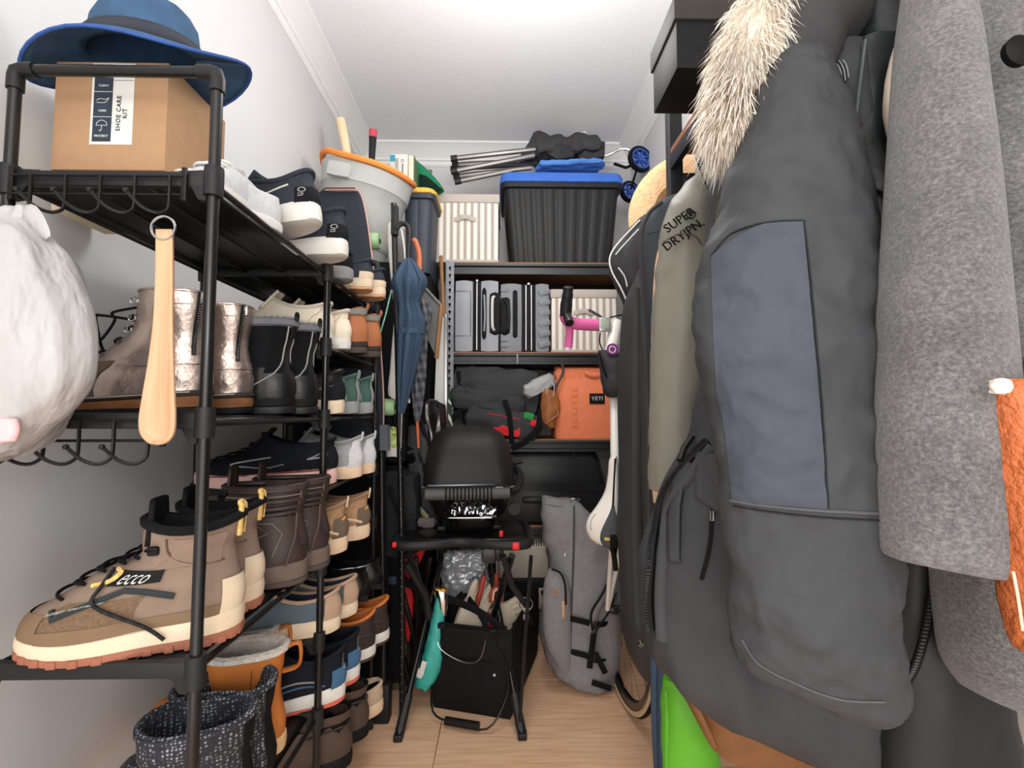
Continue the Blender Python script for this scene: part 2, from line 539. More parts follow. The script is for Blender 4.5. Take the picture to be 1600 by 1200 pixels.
# ------------------------------------------------------------------ shoes: one builder, many kinds
class Shoe:
    """toe towards -x, heel at x = 0, sole bottom at z = 0"""
    def __init__(s, L, W, F, B, wid, dip=.0, sole=(.022, .03), spring=.008, flare=.003, heel_round=.8, toe_pow=.72):
        s.L, s.W, s.F, s.B, s.wid, s.dip, s.sole, s.spring, s.flare, s.tp = L, W, F, B, wid, dip, sole, spring, flare, toe_pow
    def st(s, a):      # top of the sole at fraction a from toe to heel
        return s.sole[0] + (s.sole[1] - s.sole[0]) * min(1, max(0, (a - .15) / .85)) + s.spring * max(0, 1 - a / .3) ** 1.6
    def sb(s, a):      # bottom of the sole
        return s.spring * max(0, 1 - a / .28) ** 1.7 + .003 * max(0, (a - .93) / .07)
    def hw(s, a, th, w, t):
        base = abs(math.sin(th)) ** (s.tp + .2 * t)
        g = 1 - .17 * math.exp(-((a - .60) / .17) ** 2) * (1 - .5 * t) - .16 * a * (1 - .6 * t)
        return s.W / 2 * w * base * (g + .06)
    def pt(s, t, th, out=0.0):
        fx, fz = interp(s.F, t); bx, bz = interp(s.B, t)
        w = interp([(q,) for q in s.wid], t)[0]
        a = (1 - math.cos(th)) / 2
        x = (fx + (bx - fx) * a - 1) * s.L
        z = fz + (bz - fz) * a
        if t < .12:
            z += (s.st(a) - (s.sole[0] + (s.sole[1] - s.sole[0]) * a)) * (1 - t / .12) * .6
        z -= s.dip * math.sin(th) ** 2 * t ** 3
        y = math.copysign(s.hw(a, th, w, t), math.sin(th))
        p = Vector((x, y, z))
        if out:
            e = 1e-3
            t1, t0 = min(1, t + .02), max(0, t - .02)
            du = s.pt(t1, th) - s.pt(t0, th); dv = s.pt(t, th + .03) - s.pt(t, th - .03)
            n = du.cross(dv)
            if n.length > 1e-12: p = p + n.normalized() * out
        return p
    def upper(s, nt=13, nth=30, lo=0.0, hi=1.0):
        rings = [[s.pt(lo + (hi - lo) * i / nt, 2 * PI * j / nth) for j in range(nth)] for i in range(nt + 1)]
        return MB().loft(rings, False, False)
    def rim(s, r=.004, nth=30):
        return MB().tube([s.pt(1, 2 * PI * j / nth) for j in range(nth)], r, 6, closed=True)
    def lining(s, depth=.05, inset=.006, nth=30):
        top = [s.pt(1, 2 * PI * j / nth) for j in range(nth)]
        c = sum(top, Vector()) / nth
        def rg(k, dz):
            out = []
            for p in top:
                d = p - c; dd = Vector((d.x, d.y, 0))
                f = max(.2, 1 - k / max(dd.length, 1e-4))
                out.append(Vector((c.x + d.x * f, c.y + d.y * f, p.z - dz)))
            return out
        zmin = s.sole[1] + .006
        mb = MB()
        rings = [rg(inset * .2, -.0005), rg(inset, .003), rg(inset, depth * .5)]
        flat = [Vector((p.x, p.y, max(zmin, min(p.z for p in top) - depth))) for p in rg(inset * 1.2, 0)]
        rings.append(flat)
        return mb.loft(rings, False, True)
    def sole_mb(s, z0=0.0, z1=1.0, out=None, nth=40, lug=0.0):
        """slab of the sole between height fractions z0 and z1"""
        o = s.flare if out is None else out
        rings = []
        def rg(fr, k):
            r = []
            for j in range(nth):
                th = 2 * PI * j / nth
                a = (1 - math.cos(th)) / 2
                p = s.pt(0, th)
                c = Vector((-s.L * .5, 0, 0))
                d = Vector((p.x, p.y, 0)) - c
                dl = d.length
                q = c + d * ((dl + o + k) / dl)
                zb, zt = s.sb(a), s.st(a) + .003
                z = zb + (zt - zb) * fr
                if lug and fr == z0: z += lug * (1 if j % 2 else 0)
                r.append(Vector((q.x, q.y, z)))
            return r
        m = (z0 + z1) / 2
        return MB().loft([rg(z0, -.004), rg(z0 + .06 * (z1 - z0), -.0006), rg(m, .0012), rg(z1 - .06 * (z1 - z0), -.0004), rg(z1, -.0035)])
    def patch(s, t0, t1, h0, h1, out=.0015, nu=6, nv=10, skew=0.0, sides=(1, -1)):
        mb = MBs()
        for sg in sides:
            mb.append(MB().grid(lambda u, v: s.pt(t0 + (t1 - t0) * u, sg * (h0 + (h1 - h0) * v + skew * (u - .5)), out), nu, nv))
        return mb
    def stripe(s, pts, r=.0016, out=.0008, n=10, sides=(1, -1)):
        mb = MBs()
        for sg in sides:
            path = [interp(pts, i / n) for i in range(n + 1)]
            mb.tube([s.pt(t, sg * h, out) for t, h in path], r, 5)
        return mb
    def laces(s, ts, half=.55, r=.0024, out=.003):
        mb = MB()
        for i, t in enumerate(ts):
            t2 = ts[min(i + 1, len(ts) - 1)]
            pts = [s.pt(t + (t2 - t) * .35 * (k / 8), -half + 2 * half * k / 8, out + .0025 * math.sin(PI * k / 8)) for k in range(9)]
            mb.tube(pts, r, 6)
            if i + 1 < len(ts):
                pts = [s.pt(t2 + (t - t2) * .5 * (k / 8), -half + 2 * half * k / 8, out + .001) for k in range(9)]
                mb.tube(pts, r, 6)
        return mb
    def tongue(s, w=.05, up=.02, thick=.006):
        f = s.pt(1, 0); f2 = s.pt(.82, 0)
        d = (f - f2); d = Vector((d.x, 0, d.z)).normalized()
        def fn(u, v):
            yy = (v - .5) * w * (1 - .25 * u * u)
            p = f2.lerp(f, u * 1.0) + d * (up * u)
            return (p.x + .010 + 5.0 * yy * yy, yy, p.z + .001)
        return MB().grid(fn, 6, 8)
    def loop(s, h=.03, w=.018, r=.003, lean=.01, base=.85):
        b = s.pt(base, PI); t = s.pt(1, PI)
        pts = [b + V(.003, -w / 2, 0), t + V(.002 + lean * .6, -w / 2, h * .5), t + V(lean, -w * .3, h), t + V(lean, w * .3, h), t + V(.002 + lean * .6, w / 2, h * .5), b + V(.003, w / 2, 0)]
        return MB().tube(smooth_path(pts, 16), r, 6)

def low_shoe(L=.29, W=.105, h=.075, col_h=.062, sole=(.022, .032), **k):
    F = [(0.005, sole[0]), (-.002, sole[0] + .012), (.03, sole[0] + .028), (.16, sole[0] + .044), (.34, sole[0] + .066), (.46, sole[1] + h + .012)]
    B = [(1.0, sole[1]), (1.012, sole[1] + .016), (1.01, sole[1] + .032), (.992, sole[1] + .048), (.985, sole[1] + .058), (.992, sole[1] + h)]
    return Shoe(L, W, F, B, [1.0, 1.0, .95, .88, .78, .66], dip=h - col_h + .012, sole=sole, **k)
def boot(L=.29, W=.105, H=.19, sole=(.022, .036), front=.50, lean=0.0, top_w=.78, dip=.0, **k):
    F = [(0.005, sole[0]), (-.004, sole[0] + .020), (.035, sole[0] + .044), (.16, sole[0] + .064), (.34, sole[1] + .080), (front - .02, sole[1] + min(.118, H * .62)), (front - .01 - lean, sole[1] + H * .8), (front - lean, sole[1] + H)]
    B = [(1.0, sole[1]), (1.012, sole[1] + .016), (1.012, sole[1] + .036), (.995, sole[1] + .056), (.975, sole[1] + .080), (.965, sole[1] + .11), (.985, sole[1] + H * .8), (1.0, sole[1] + H)]
    return Shoe(L, W, F, B, [1.0, 1.0, .97, .90, .84, .78, top_w, top_w + .03], dip=dip, sole=sole, **k)

def put(name, label, cat, z, heel_px, y, ang, group=None, tilt=0.0, roll=0.0, x=None):
    """stand a shoe on the rack level z, heel at photo column heel_px and distance y"""
    X = (heel_px - 786) / FPX * y if x is None else x
    t = thing(name, label, cat, (X, y, z), group, world_parts=False, rot=(R(roll), R(tilt), R(ang)))
    return t
LV = lambda i: ZL[i] + .0062
m_rub = M('black_rubber', (30, 30, 31), .6)
m_cream = M('cream_foam', (212, 194, 168), .6, var=.06)
m_offw = M('white_foam', (214, 211, 205), .55, var=.05)
m_dark_in = M('dark_lining', (28, 28, 31), .85, bump=.3, bs=300)
m_lace = M('black_lace', (28, 28, 30), .7)
m_steel = M('steel', (190, 190, 190), .25, 1.0, var=.05)

# --- hiking boots in front, level .69
def hiking_boot(label, heel_px, y, ang, z, x=None):
    s = boot(.285, .118, .152, (.026, .044), front=.52, lean=-.0, top_w=.80, dip=.015, spring=.012, flare=.004)
    t = put('hiking_boot', label, 'boot', z, heel_px, y, ang, 'brown hiking boots', x=x)
    mu = M('taupe_nubuck', (131, 112, 98), .8, var=.10, vs=25, bump=.2, bs=300)
    mm = M('brown_mesh', (112, 92, 72), .85, var=.22, vs=260, bump=.8, bs=420, bd=.002)
    mt = M('brown_toe_rubber', (120, 98, 76), .65, var=.08)
    md = M('dark_slate_overlay', (50, 55, 58), .6)
    mg = M('gum_outsole', (150, 96, 76), .6, var=.12)
    mr = M('yellow_rope', (214, 178, 108), .7, var=.35, vs=180)
    part(t, 'upper', s.upper(), mu)
    part(t, 'midsole', s.sole_mb(.36, 1.04, .006), m_cream)
    part(t, 'outsole', s.sole_mb(.06, .40, .006, nth=64), mg)
    for k in range(15):
        th = -(.12 + 2.9 * k / 14); a = (1 - math.cos(th)) / 2
        p = s.pt(0, th); q = s.pt(0, th - .05)
        ang = math.atan2(q.y - p.y, q.x - p.x)
        part(t, 'tread_lug', MB().box((p.x, p.y * 1.02, s.sb(a) + .0065), (.013, .012, .011), rot=ang, bev=.002), mg)
    part(t, 'lining', s.lining(.05, .009), m_dark_in)
    part(t, 'collar_padding', s.rim(.008), m_dark_in)
    part(t, 'toe_cap', s.patch(.02, .30, -.72, .72, .0022, 6, 14, sides=(1,)), mt)
    part(t, 'mesh_panel', s.patch(.12, .40, .74, 1.62, .0014, 6, 10), mm)
    part(t, 'rand', s.patch(.01, .16, .70, 2.9, .0026, 4, 22), mt)
    part(t, 'heel_counter', s.patch(.02, .42, 2.55, PI + .01, .0030, 6, 6), m_cream)
    part(t, 'side_overlay', MBs().tube([s.pt(a, b, .002) for a, b in ((.34, .70), (.26, .86), (.33, 1.0), (.47, 1.30), (.44, 1.55), (.34, 1.95))], .0048, 6).tube([s.pt(a, -b, .002) for a, b in ((.34, .70), (.26, .86), (.33, 1.0), (.47, 1.30), (.44, 1.55), (.34, 1.95))], .0048, 6), md)
    part(t, 'ankle_panel', s.patch(.60, .92, 1.35, 2.5, .0022, 6, 10), mu)
    part(t, 'ankle_seam', s.stripe([(.92, 1.2), (.75, 1.35), (.62, 1.9), (.60, 2.6)], .0018).tube([s.pt(a, b, .003) for a, b in ((.86, 1.6), (.72, 1.7), (.70, 2.2), (.84, 2.3))], .0016, 5), M('brown_seam', (92, 76, 64), .8))
    part(t, 'laces', s.laces([.42, .50, .57, .64, .71], .55, .0026, .004), m_lace)
    part(t, 'tongue', s.tongue(.075, .03), m_dark_in, solid=.008)
    for sg in (1, -1):
        b = s.pt(.82, sg * .95, .003)
        part(t, 'lace_hook', MB().box(b, (.016, .008, .014), bev=.003).tube([b + V(-.008, sg * .004, .002), b + V(-.004, sg * .009, .006), b + V(.008, sg * .007, .004)], .003, 6), m_rub)
    part(t, 'pull_loop', s.loop(.018, .026, .0042, -.004, .82), mr)
    part(t, 'heel_tab', s.patch(.80, 1.0, 2.85, PI, .004, 3, 3), mu)
    tg = part(t, 'logo_badge', s.patch(.50, .60, .92, 1.60, .0030, 3, 8, skew=-.1, sides=(-1,)), m_rub)
    lw = M('white_print', (236, 236, 232), .6)
    for sg in (-1,):
        text_part(tg, 'lettering', 'ecco', .026, lw, None, .0002,
                  warp=lambda c, sg=sg: s.pt(.548 + c.y * 5.0 - c.x * 0.05, -(1.26 + c.x * 8.0), .0038))
        part(tg, 'rope_eyelet', MB().tube(smooth_path([s.pt(.60, -.72, .004), s.pt(.58, -.92, .005), s.pt(.53, -.95, .005), s.pt(.50, -.75, .004)], 10), .0034, 6), mr)
    text_part(t, 'side_lettering', 'WATERPROOF - PRIMALOFT INSULATED', .0062, lw, None, .0002,
              warp=lambda c: s.pt(.330 + c.y * 5.0 + (c.x + .01) * .85, -(1.0 + c.x * 4.2), .0070))
    # hanging lace end
    a = s.pt(.60, -.6, .004); b = s.pt(.36, -1.2, .010)
    part(t, 'lace_end', MB().tube(smooth_path([a, s.pt(.5, -.95, .008), b, s.pt(.1, -1.75, .012), s.pt(0, -1.95, .012) - V(0, 0, .012)], 16), .0028, 6), M('speckled_lace', (52, 52, 54), .7, var=.6, vs=120))
    part(t, 'sock_label', MB().box(s.pt(.99, -1.5) + V(0, .012, -.012), (.016, .002, .012)), M('red_tag', (190, 60, 70), .6))
    return t
hiking_boot('brown hiking boot with cream heel and dangling speckled lace, front of pair', 0, .835, 17, LV(3), x=-.438)
hiking_boot('brown hiking boot half hidden behind its twin, yellow rope loop showing', 0, .95, 15, LV(3), x=-.462)

# --- metallic lace-up boots, level 1.05
def metal_boot(label, x, y, ang, z):
    s = boot(.255, .10, .185, (.022, .042), front=.50, lean=-.02, top_w=.90, dip=0, spring=.006)
    t = put('ankle_boot', label, 'boot', z, 0, y, ang, 'bronze metallic ankle boots', x=x)
    m1 = M('bronze_leather', (172, 156, 146), .30, .8, var=.30, vs=16, bump=.35, bs=45, bd=.006)
    m2 = M('brown_toe_leather', (92, 76, 62), .5, .0, var=.25, vs=20, bump=.2, bs=60)
    me = s.upper(18, 36).mesh('upper'); wrinkle(me, .0028, 34, 2.0, .6, (1, 1, 1.6))
    part(t, 'upper', me, m1)
    part(t, 'vamp', s.patch(.04, .46, -1.25, 1.25, .0020, 8, 18, sides=(1,)), m2)
    part(t, 'welt', s.sole_mb(.80, 1.04, .006), M('dark_brown_welt', (58, 50, 46), .6))
    part(t, 'outsole', s.sole_mb(.30, .80, .004), M('stacked_brown_leather', (128, 84, 54), .6, var=.25, vs=40, stretch=(1, 1, 14)))
    part(t, 'tread', s.sole_mb(0, .30, .004), m_rub)
    part(t, 'lining', s.lining(.035, .005), M('brown_lining', (66, 56, 50), .8))
    part(t, 'rim', s.rim(.0028), m1)
    part(t, 'cuff_seam', s.stripe([(.90, .0), (.89, 1.0), (.90, 2.2), (.905, 2.75)], .0012), M('grey_seam', (160, 150, 140), .4, .5))
    part(t, 'ankle_strap', s.patch(.40, .50, 1.3, PI, .0030, 3, 14), m1)
    z0 = [s.pt(.50 + .5 * k / 14, -2.62, .002) for k in range(15)]
    zp = part(t, 'zip', MB().tube(z0, .0042, 6), m_rub)
    tb = MB()
    for k in range(28):
        p = s.pt(.51 + .47 * k / 28, -2.62, .0050)
        tb.box(p, (.0045, .003, .0016))
    part(zp, 'zip_teeth', tb, m_steel, kind='stuff')
    part(zp, 'zip_pull', MB().box(s.pt(.95, -2.66, .008), (.008, .004, .022), bev=.0015), m_steel)
    part(t, 'laces', s.laces([.42, .52, .62, .72, .82], .55, .0022, .004), m_lace)
    part(t, 'lace_bow', MB().tube(smooth_path([s.pt(.80, .1, .004), s.pt(.78, -.3, .05), s.pt(.62, -.2, .055), s.pt(.52, .1, .02), s.pt(.55, 0, .004)], 20), .0026, 6)
         .tube(smooth_path([s.pt(.90, .0, .004), s.pt(.84, .0, .05), s.pt(.66, .1, .05), s.pt(.56, .0, .03), s.pt(.4, -.6, .01), s.pt(.1, -.9, .02), s.pt(0, -1.1, .02)], 24), .0026, 6), m_lace)
    eb = MB()
    for q in (.80, .70, .92):
        for sg in (1, -1):
            eb.tube([s.pt(q, sg * .5, .006) + .006 * V(math.cos(a), 0, math.sin(a)) for a in [2 * PI * i / 10 for i in range(10)]], .0015, 5, closed=True)
    part(t, 'eyelets', eb, m_steel)
    part(t, 'stitching', s.stripe([(.02, .1), (.02, 1.2), (.02, 2.6)], .0011, .006), M('pale_stitch', (196, 184, 168), .7))
    return t
metal_boot('bronze metallic leather ankle boot with brown toe, laces hanging, behind shoehorn', -.555, .92, 4, LV(5))
metal_boot('bronze metallic leather ankle boot with side zip, beside black shearling boots', -.535, 1.03, 4, LV(5))

# --- black chelsea boots with fur collar
def fur_tuft(mb, s, n, length, seed, spread=.6):
    rnd = random.Random(seed)
    for _ in range(n):
        th = rnd.uniform(0, 2 * PI)
        p = s.pt(1, th)
        d = Vector((rnd.uniform(-1, 1), rnd.uniform(-1, 1), rnd.uniform(.3, 1.3))).normalized()
        q = p + d * length * rnd.uniform(.5, 1.1)
        sd = d.cross(Vector((rnd.uniform(-1, 1), rnd.uniform(-1, 1), .2))).normalized() * .0012
        o = len(mb.v)
        mb.v += [p - sd, p + sd, q]
        mb.f.append([o, o + 1, o + 2])
    return mb
def chelsea(label, x, y, ang, z):
    s = boot(.29, .105, .170, (.022, .036), front=.46, lean=.0, top_w=.90, dip=.004)
    t = put('chelsea_boot', label, 'boot', z, 0, y, ang, 'black shearling lined boots', x=x)
    mk = M('black_leather', (36, 37, 39), .32, var=.15, vs=20, bump=.25, bs=70, bd=.003)
    part(t, 'upper', s.upper(16, 32), mk)
    part(t, 'suede_shaft', s.patch(.50, .99, -2.3, 2.3, .0022, 8, 26, sides=(1,)), M('black_suede', (30, 32, 36), .9, var=.2, bump=.5, bs=200))
    part(t, 'elastic_gusset', s.patch(.42, .98, 2.25, 2.75, .0035, 8, 5), M('black_elastic', (24, 24, 26), .9, bump=.8, bs=300))
    part(t, 'heel_piece', s.patch(.02, .46, 2.0, PI, .0030, 6, 10), mk)
    part(t, 'piping', s.stripe([(.98, 2.80), (.7, 2.78), (.46, 2.55), (.05, 1.75)], .0016, .004), M('grey_piping', (150, 152, 154), .5))
    part(t, 'midsole', s.sole_mb(.45, 1.02, .004), m_rub)
    part(t, 'outsole', s.sole_mb(0, .45, .007, lug=.003, nth=56), M('black_lug_rubber', (38, 38, 40), .45))
    part(t, 'pull_tab', s.loop(.022, .012, .0040, .008, .86), m_rub)
    part(t, 'lining', s.lining(.06, .010), M('grey_fleece', (74, 76, 80), .95, bump=.8, bs=260))
    part(t, 'fur_trim', fur_tuft(s.rim(.011), s, 1300, .022, 3), M('charcoal_fur', (112, 114, 120), .95, var=.3), kind='stuff')
    return t
chelsea('black chelsea boot with grey shearling collar standing beside bronze boot', -.478, 1.10, 3, LV(5))
chelsea('black chelsea boot half hidden behind its twin, next to cream-soled sneaker', -.452, 1.17, 3, LV(5))

# --- general low sneakers
def sneaker(label, x, y, ang, z, up, sole, acc, group, lining=None, L=.285, W=.10, h=.072, tilt=0, roll=0, sole_h=(.022, .032), outsole=None,
            name='sneaker', lace=None, heel=None, toe=None, stripes=(), heel_h=None, loops=None, heel_th=2.45, cat='sneaker', zoff=0.0, swoosh=None, coll=None):
    s = low_shoe(L, W, h, h - .012, sole_h, spring=.010)
    t = put(name, label, cat, z + zoff, 0, y, ang, group, tilt, roll, x=x)
    part(t, 'upper', s.upper(), up)
    part(t, 'midsole', s.sole_mb(.22 if outsole else 0, 1.04, .004), sole)
    if outsole: part(t, 'outsole', s.sole_mb(0, .24, .003, lug=.002, nth=56), outsole)
    part(t, 'lining', s.lining(.04, .008), lining or m_dark_in)
    part(t, 'collar', s.rim(.0055), coll or lining or up)
    part(t, 'tongue', s.tongue(.058, .018), coll or up, solid=.006)
    if lace: part(t, 'laces', s.laces([.45, .56, .66, .76, .86], .5, .0022, .003), lace)
    if heel: part(t, 'heel_counter', s.patch(.02, heel_h or .75, heel_th, PI, .0026, 6, 7), heel)
    if toe: part(t, 'toe_cap', s.patch(.03, .36, -.8, .8, .0020, 6, 14, sides=(1,)), toe)
    for pts, r, mt in stripes:
        part(t, 'side_stripe', s.stripe(pts, r, .0012), mt)
    if loops: part(t, 'pull_loop', s.loop(.010, .014, .0026, .005, .9), loops)
    return t, s

m_blkknit = M('black_knit', (34, 36, 42), .85, var=.2, vs=200, bump=.5, bs=350)
m_navyk = M('slate_knit', (50, 54, 62), .85, var=.2, vs=160, bump=.4, bs=300)
m_pinkfoam = M('pink_foam', (216, 176, 168), .6, var=.06)
m_silver = M('silver_trim', (190, 190, 194), .35, .6)
m_whitek = M('white_knit', (196, 196, 199), .8, var=.08, vs=80, bump=.3, bs=260)
m_grk = M('grey_knit', (150, 152, 156), .85, var=.25, vs=240, bump=.4, bs=300)
m_tanmesh = M('tan_mesh', (164, 130, 98), .85, var=.16, vs=120, bump=.5, bs=300)
m_khaki = M('khaki_panel', (104, 90, 76), .8, var=.1)
m_beige = M('beige_foam', (214, 186, 158), .6, var=.06)
m_offwh = M('cream_leather', (228, 216, 196), .6, var=.05, vs=30)
m_brn = M('dark_brown_leather', (60, 48, 44), .42, var=.18, vs=18, bump=.25, bs=80, bd=.003)
m_ornl = M('orange_leather', (196, 112, 52), .5, var=.12)
m_green = M('pine_knit', (66, 92, 86), .8, var=.12, bump=.3, bs=250)
m_greysu = M('grey_suede', (138, 140, 140), .8, var=.1)
m_slateb = M('slate_canvas', (84, 98, 106), .85, var=.12, bump=.4, bs=300)
m_tansu = M('tan_suede', (176, 146, 124), .8, var=.1)
m_navy = M('navy_knit', (36, 40, 52), .8, var=.2, vs=90, bump=.4, bs=260)
m_blue = M('blue_panel', (68, 104, 136), .6, var=.12)

# level .87: running shoes
sneaker('black running shoe with pink foam sole on the rack', -.435, 1.275, 10, LV(4), m_blkknit, m_pinkfoam, None, None, L=.325, W=.11, h=.078, sole_h=(.026, .040),
        outsole=None, lace=m_lace, name='running_shoe', heel=m_blkknit,
        stripes=(([(.30, 1.35), (.42, 1.05), (.62, 1.50)], .0018, m_silver), ([(.30, 1.35), (.22, 1.60), (.30, 1.85)], .0016, m_silver),
                 ([(.40, 2.2), (.60, 2.6), (.44, 2.6), (.40, 2.2)], .0018, m_silver), ([(.03, .3), (.03, 1.6), (.03, 2.8)], .0026, M('maroon_line', (130, 72, 76), .6))))
for k, (xx, yy) in enumerate(((-.405, 1.40), (-.395, 1.50))):
    sneaker(('white heeled grey sneaker right after the pink-soled running shoe', 'white heeled grey sneaker at the far post, last of its shelf')[k], xx, yy, 8, LV(4), m_grk, m_beige, None, 'white heeled sneakers',
            lining=m_greysu, heel=m_whitek, heel_h=1.0, h=.085, loops=m_whitek)
# level 1.05: cream-soled black sneaker, pine green sneakers
sneaker('black leather sneaker with cream wedge sole between boots and green sneakers', -.425, 1.29, 4, LV(5), M('black_gloss_leather', (40, 40, 42), .35, var=.15), m_cream, None, None, h=.080,
        lace=m_lace, heel=m_blkknit, sole_h=(.02, .036), stripes=(([(.2, 1.6), (.35, 2.0), (.5, 2.6)], .0016, m_silver),))
for k, (xx, yy) in enumerate(((-.418, 1.40), (-.405, 1.50))):
    sneaker(('pine green sneaker with grey heel strap, beside cream-soled black sneaker', 'pine green sneaker with grey heel tab, last before the skateboard')[k], xx, yy, 3, LV(5), m_green, m_greysu, None, 'pine green sneakers',
            heel=m_greysu, heel_h=.95, heel_th=2.92, h=.082, loops=m_greysu, lace=m_greysu, stripes=(([(.95, 2.2), (.5, 2.4), (.1, 2.5)], .004, m_greysu),))
# level 1.23: cream shoes and tan boots
for k, (xx, yy) in enumerate(((-.455, 1.28), (-.437, 1.37))):
    sneaker(('cream leather sneaker on the upper shelf above the black boots', 'cream leather sneaker tucked between its twin and the tan boots')[k], xx, yy, 5, LV(6), m_offwh, m_offw, None, 'cream leather sneakers',
            heel=m_offwh, h=.082, lining=M('cream_lining', (206, 196, 180), .85), lace=m_offw, stripes=(([(.05, 2.1), (.5, 2.3), (.9, 2.5)], .0012, m_beige),))
def tan_boot(label, x, y, ang, z):
    s = boot(.28, .10, .105, (.018, .034), front=.47, lean=0, top_w=.82, dip=.012)
    t = put('leather_boot', label, 'boot', z, 0, y, ang, 'tan leather ankle boots', x=x)
    mt = M('tan_boot_leather', (168, 104, 66), .5, var=.16, vs=24, bump=.2, bs=80)
    mf = M('grey_felt', (134, 134, 128), .9, var=.1, bump=.4, bs=250)
    part(t, 'upper', s.upper(14, 30), mt)
    part(t, 'felt_collar', s.patch(.80, .99, -3.12, 3.12, .0032, 4, 40, sides=(1,)), mf)
    part(t, 'heel_patch', s.patch(.02, .56, 2.3, PI, .0030, 5, 8), mt)
    part(t, 'stitching', s.stripe([(.55, 1.6), (.60, 2.3), (.58, 3.0)], .0018, .003), M('orange_stitch', (224, 164, 120), .7))
    part(t, 'outsole', s.sole_mb(0, .55, .004), M('grey_brown_sole', (74, 66, 60), .6))
    part(t, 'midsole', s.sole_mb(.55, 1.03, .005), M('dark_brown_midsole', (58, 48, 42), .6))
    part(t, 'lining', s.lining(.05, .007), mf)
    part(t, 'laces', s.laces([.46, .56, .66, .76], .5, .0022, .003), M('tan_lace', (150, 104, 70), .7))
    part(t, 'pull_loop', s.loop(.014, .014, .0028, .004, .8), mt)
tan_boot('tan leather ankle boot with grey felt collar beside cream sneaker', -.415, 1.46, 4, LV(6))
tan_boot('tan leather ankle boot with grey felt collar, nearest the skateboard edge', -.40, 1.56, 4, LV(6))
# level .69, second bay: tan mesh trail shoes
for k, (xx, yy) in enumerate(((-.415, 1.31), (-.395, 1.45))):
    sneaker(('tan mesh trail shoe with beige sole beside the dark brown boots', 'tan mesh trail shoe with beige sole, farther of its pair')[k], xx, yy, 14, LV(3), m_tanmesh, m_beige, None, 'tan mesh trail shoes',
            lining=M('tan_lining', (140, 112, 88), .9), heel=m_khaki, h=.090, loops=m_beige, sole_h=(.026, .040), lace=m_beige, L=.30,
            stripes=(([(.1, 1.6), (.35, 2.0), (.15, 2.6)], .004, m_beige), ([(.55, 2.75), (.62, 2.95)], .004, M('orange_tag', (222, 140, 70), .6))))
# dark brown lace-up boots, level .69
def brown_boot(label, x, y, ang, z):
    s = boot(.30, .112, .165, (.028, .044), front=.46, lean=-.0, top_w=.88, dip=.004)
    t = put('work_boot', label, 'boot', z, 0, y, ang, 'dark brown work boots', x=x)
    part(t, 'upper', s.upper(18, 34), m_brn, wr=(.0016, 60, 1.0, .6))
    mq = M('dark_taupe_sole', (104, 90, 82), .7, var=.12)
    part(t, 'midsole', s.sole_mb(.25, 1.03, .006), mq)
    part(t, 'outsole', s.sole_mb(0, .26, .006, lug=.004, nth=60), M('dark_taupe_tread', (78, 68, 62), .7))
    pd = MB()
    for q in (.97, .88, .80, .72):
        pd.tube([s.pt(q, -2.5 + 5.0 * i / 24 if False else (.75 + 2.0 * i / 24), .002) for i in range(25)], .0055, 6)
        pd.tube([s.pt(q, -(.75 + 2.0 * i / 24), .002) for i in range(25)], .0055, 6)
    part(t, 'collar_padding', pd, m_brn)
    part(t, 'stitching', s.stripe([(.92, .7), (.92, 1.8), (.92, 2.7)], .0012, .004).tube([s.pt(a, -b, .003) for a, b in ((.62, .8), (.64, 1.4), (.62, 2.0), (.5, 2.3), (.2, 2.2))], .0013, 5).tube([s.pt(a, -b, .003) for a, b in ((.58, 1.2), (.60, 1.7), (.52, 2.0), (.42, 1.7), (.46, 1.3))], .0013, 5), M('grey_brown_stitch', (132, 120, 110), .7))
    part(t, 'heel_strip', s.patch(.30, .98, 2.72, PI, .0035, 8, 5), m_brn)
    part(t, 'heel_seam', s.stripe([(.98, 2.68), (.7, 2.70), (.45, 2.62), (.25, 2.5), (.02, 2.45)], .0022, .003), M('brown_edge', (96, 80, 72), .6))
    part(t, 'lining', s.lining(.06, .008), m_dark_in)
    part(t, 'rim', s.rim(.006), m_brn)
    part(t, 'laces', s.laces([.42, .5, .58, .66, .74, .82, .9], .55, .0030, .004), m_lace)
    part(t, 'tongue', s.tongue(.07, .04), m_brn, solid=.006)
    part(t, 'lace_hooks', MB().box(s.pt(.86, -.62, .006), (.012, .01, .012), bev=.003).box(s.pt(.95, -.62, .006), (.012, .01, .012), bev=.003).box(s.pt(.76, -.62, .006), (.012, .01, .012), bev=.003), m_rub)
brown_boot('dark brown leather work boot behind the hiking boots', -.432, 1.085, 14, LV(3))
brown_boot('dark brown leather work boot squeezed against the middle rack post', -.42, 1.185, 14, LV(3))
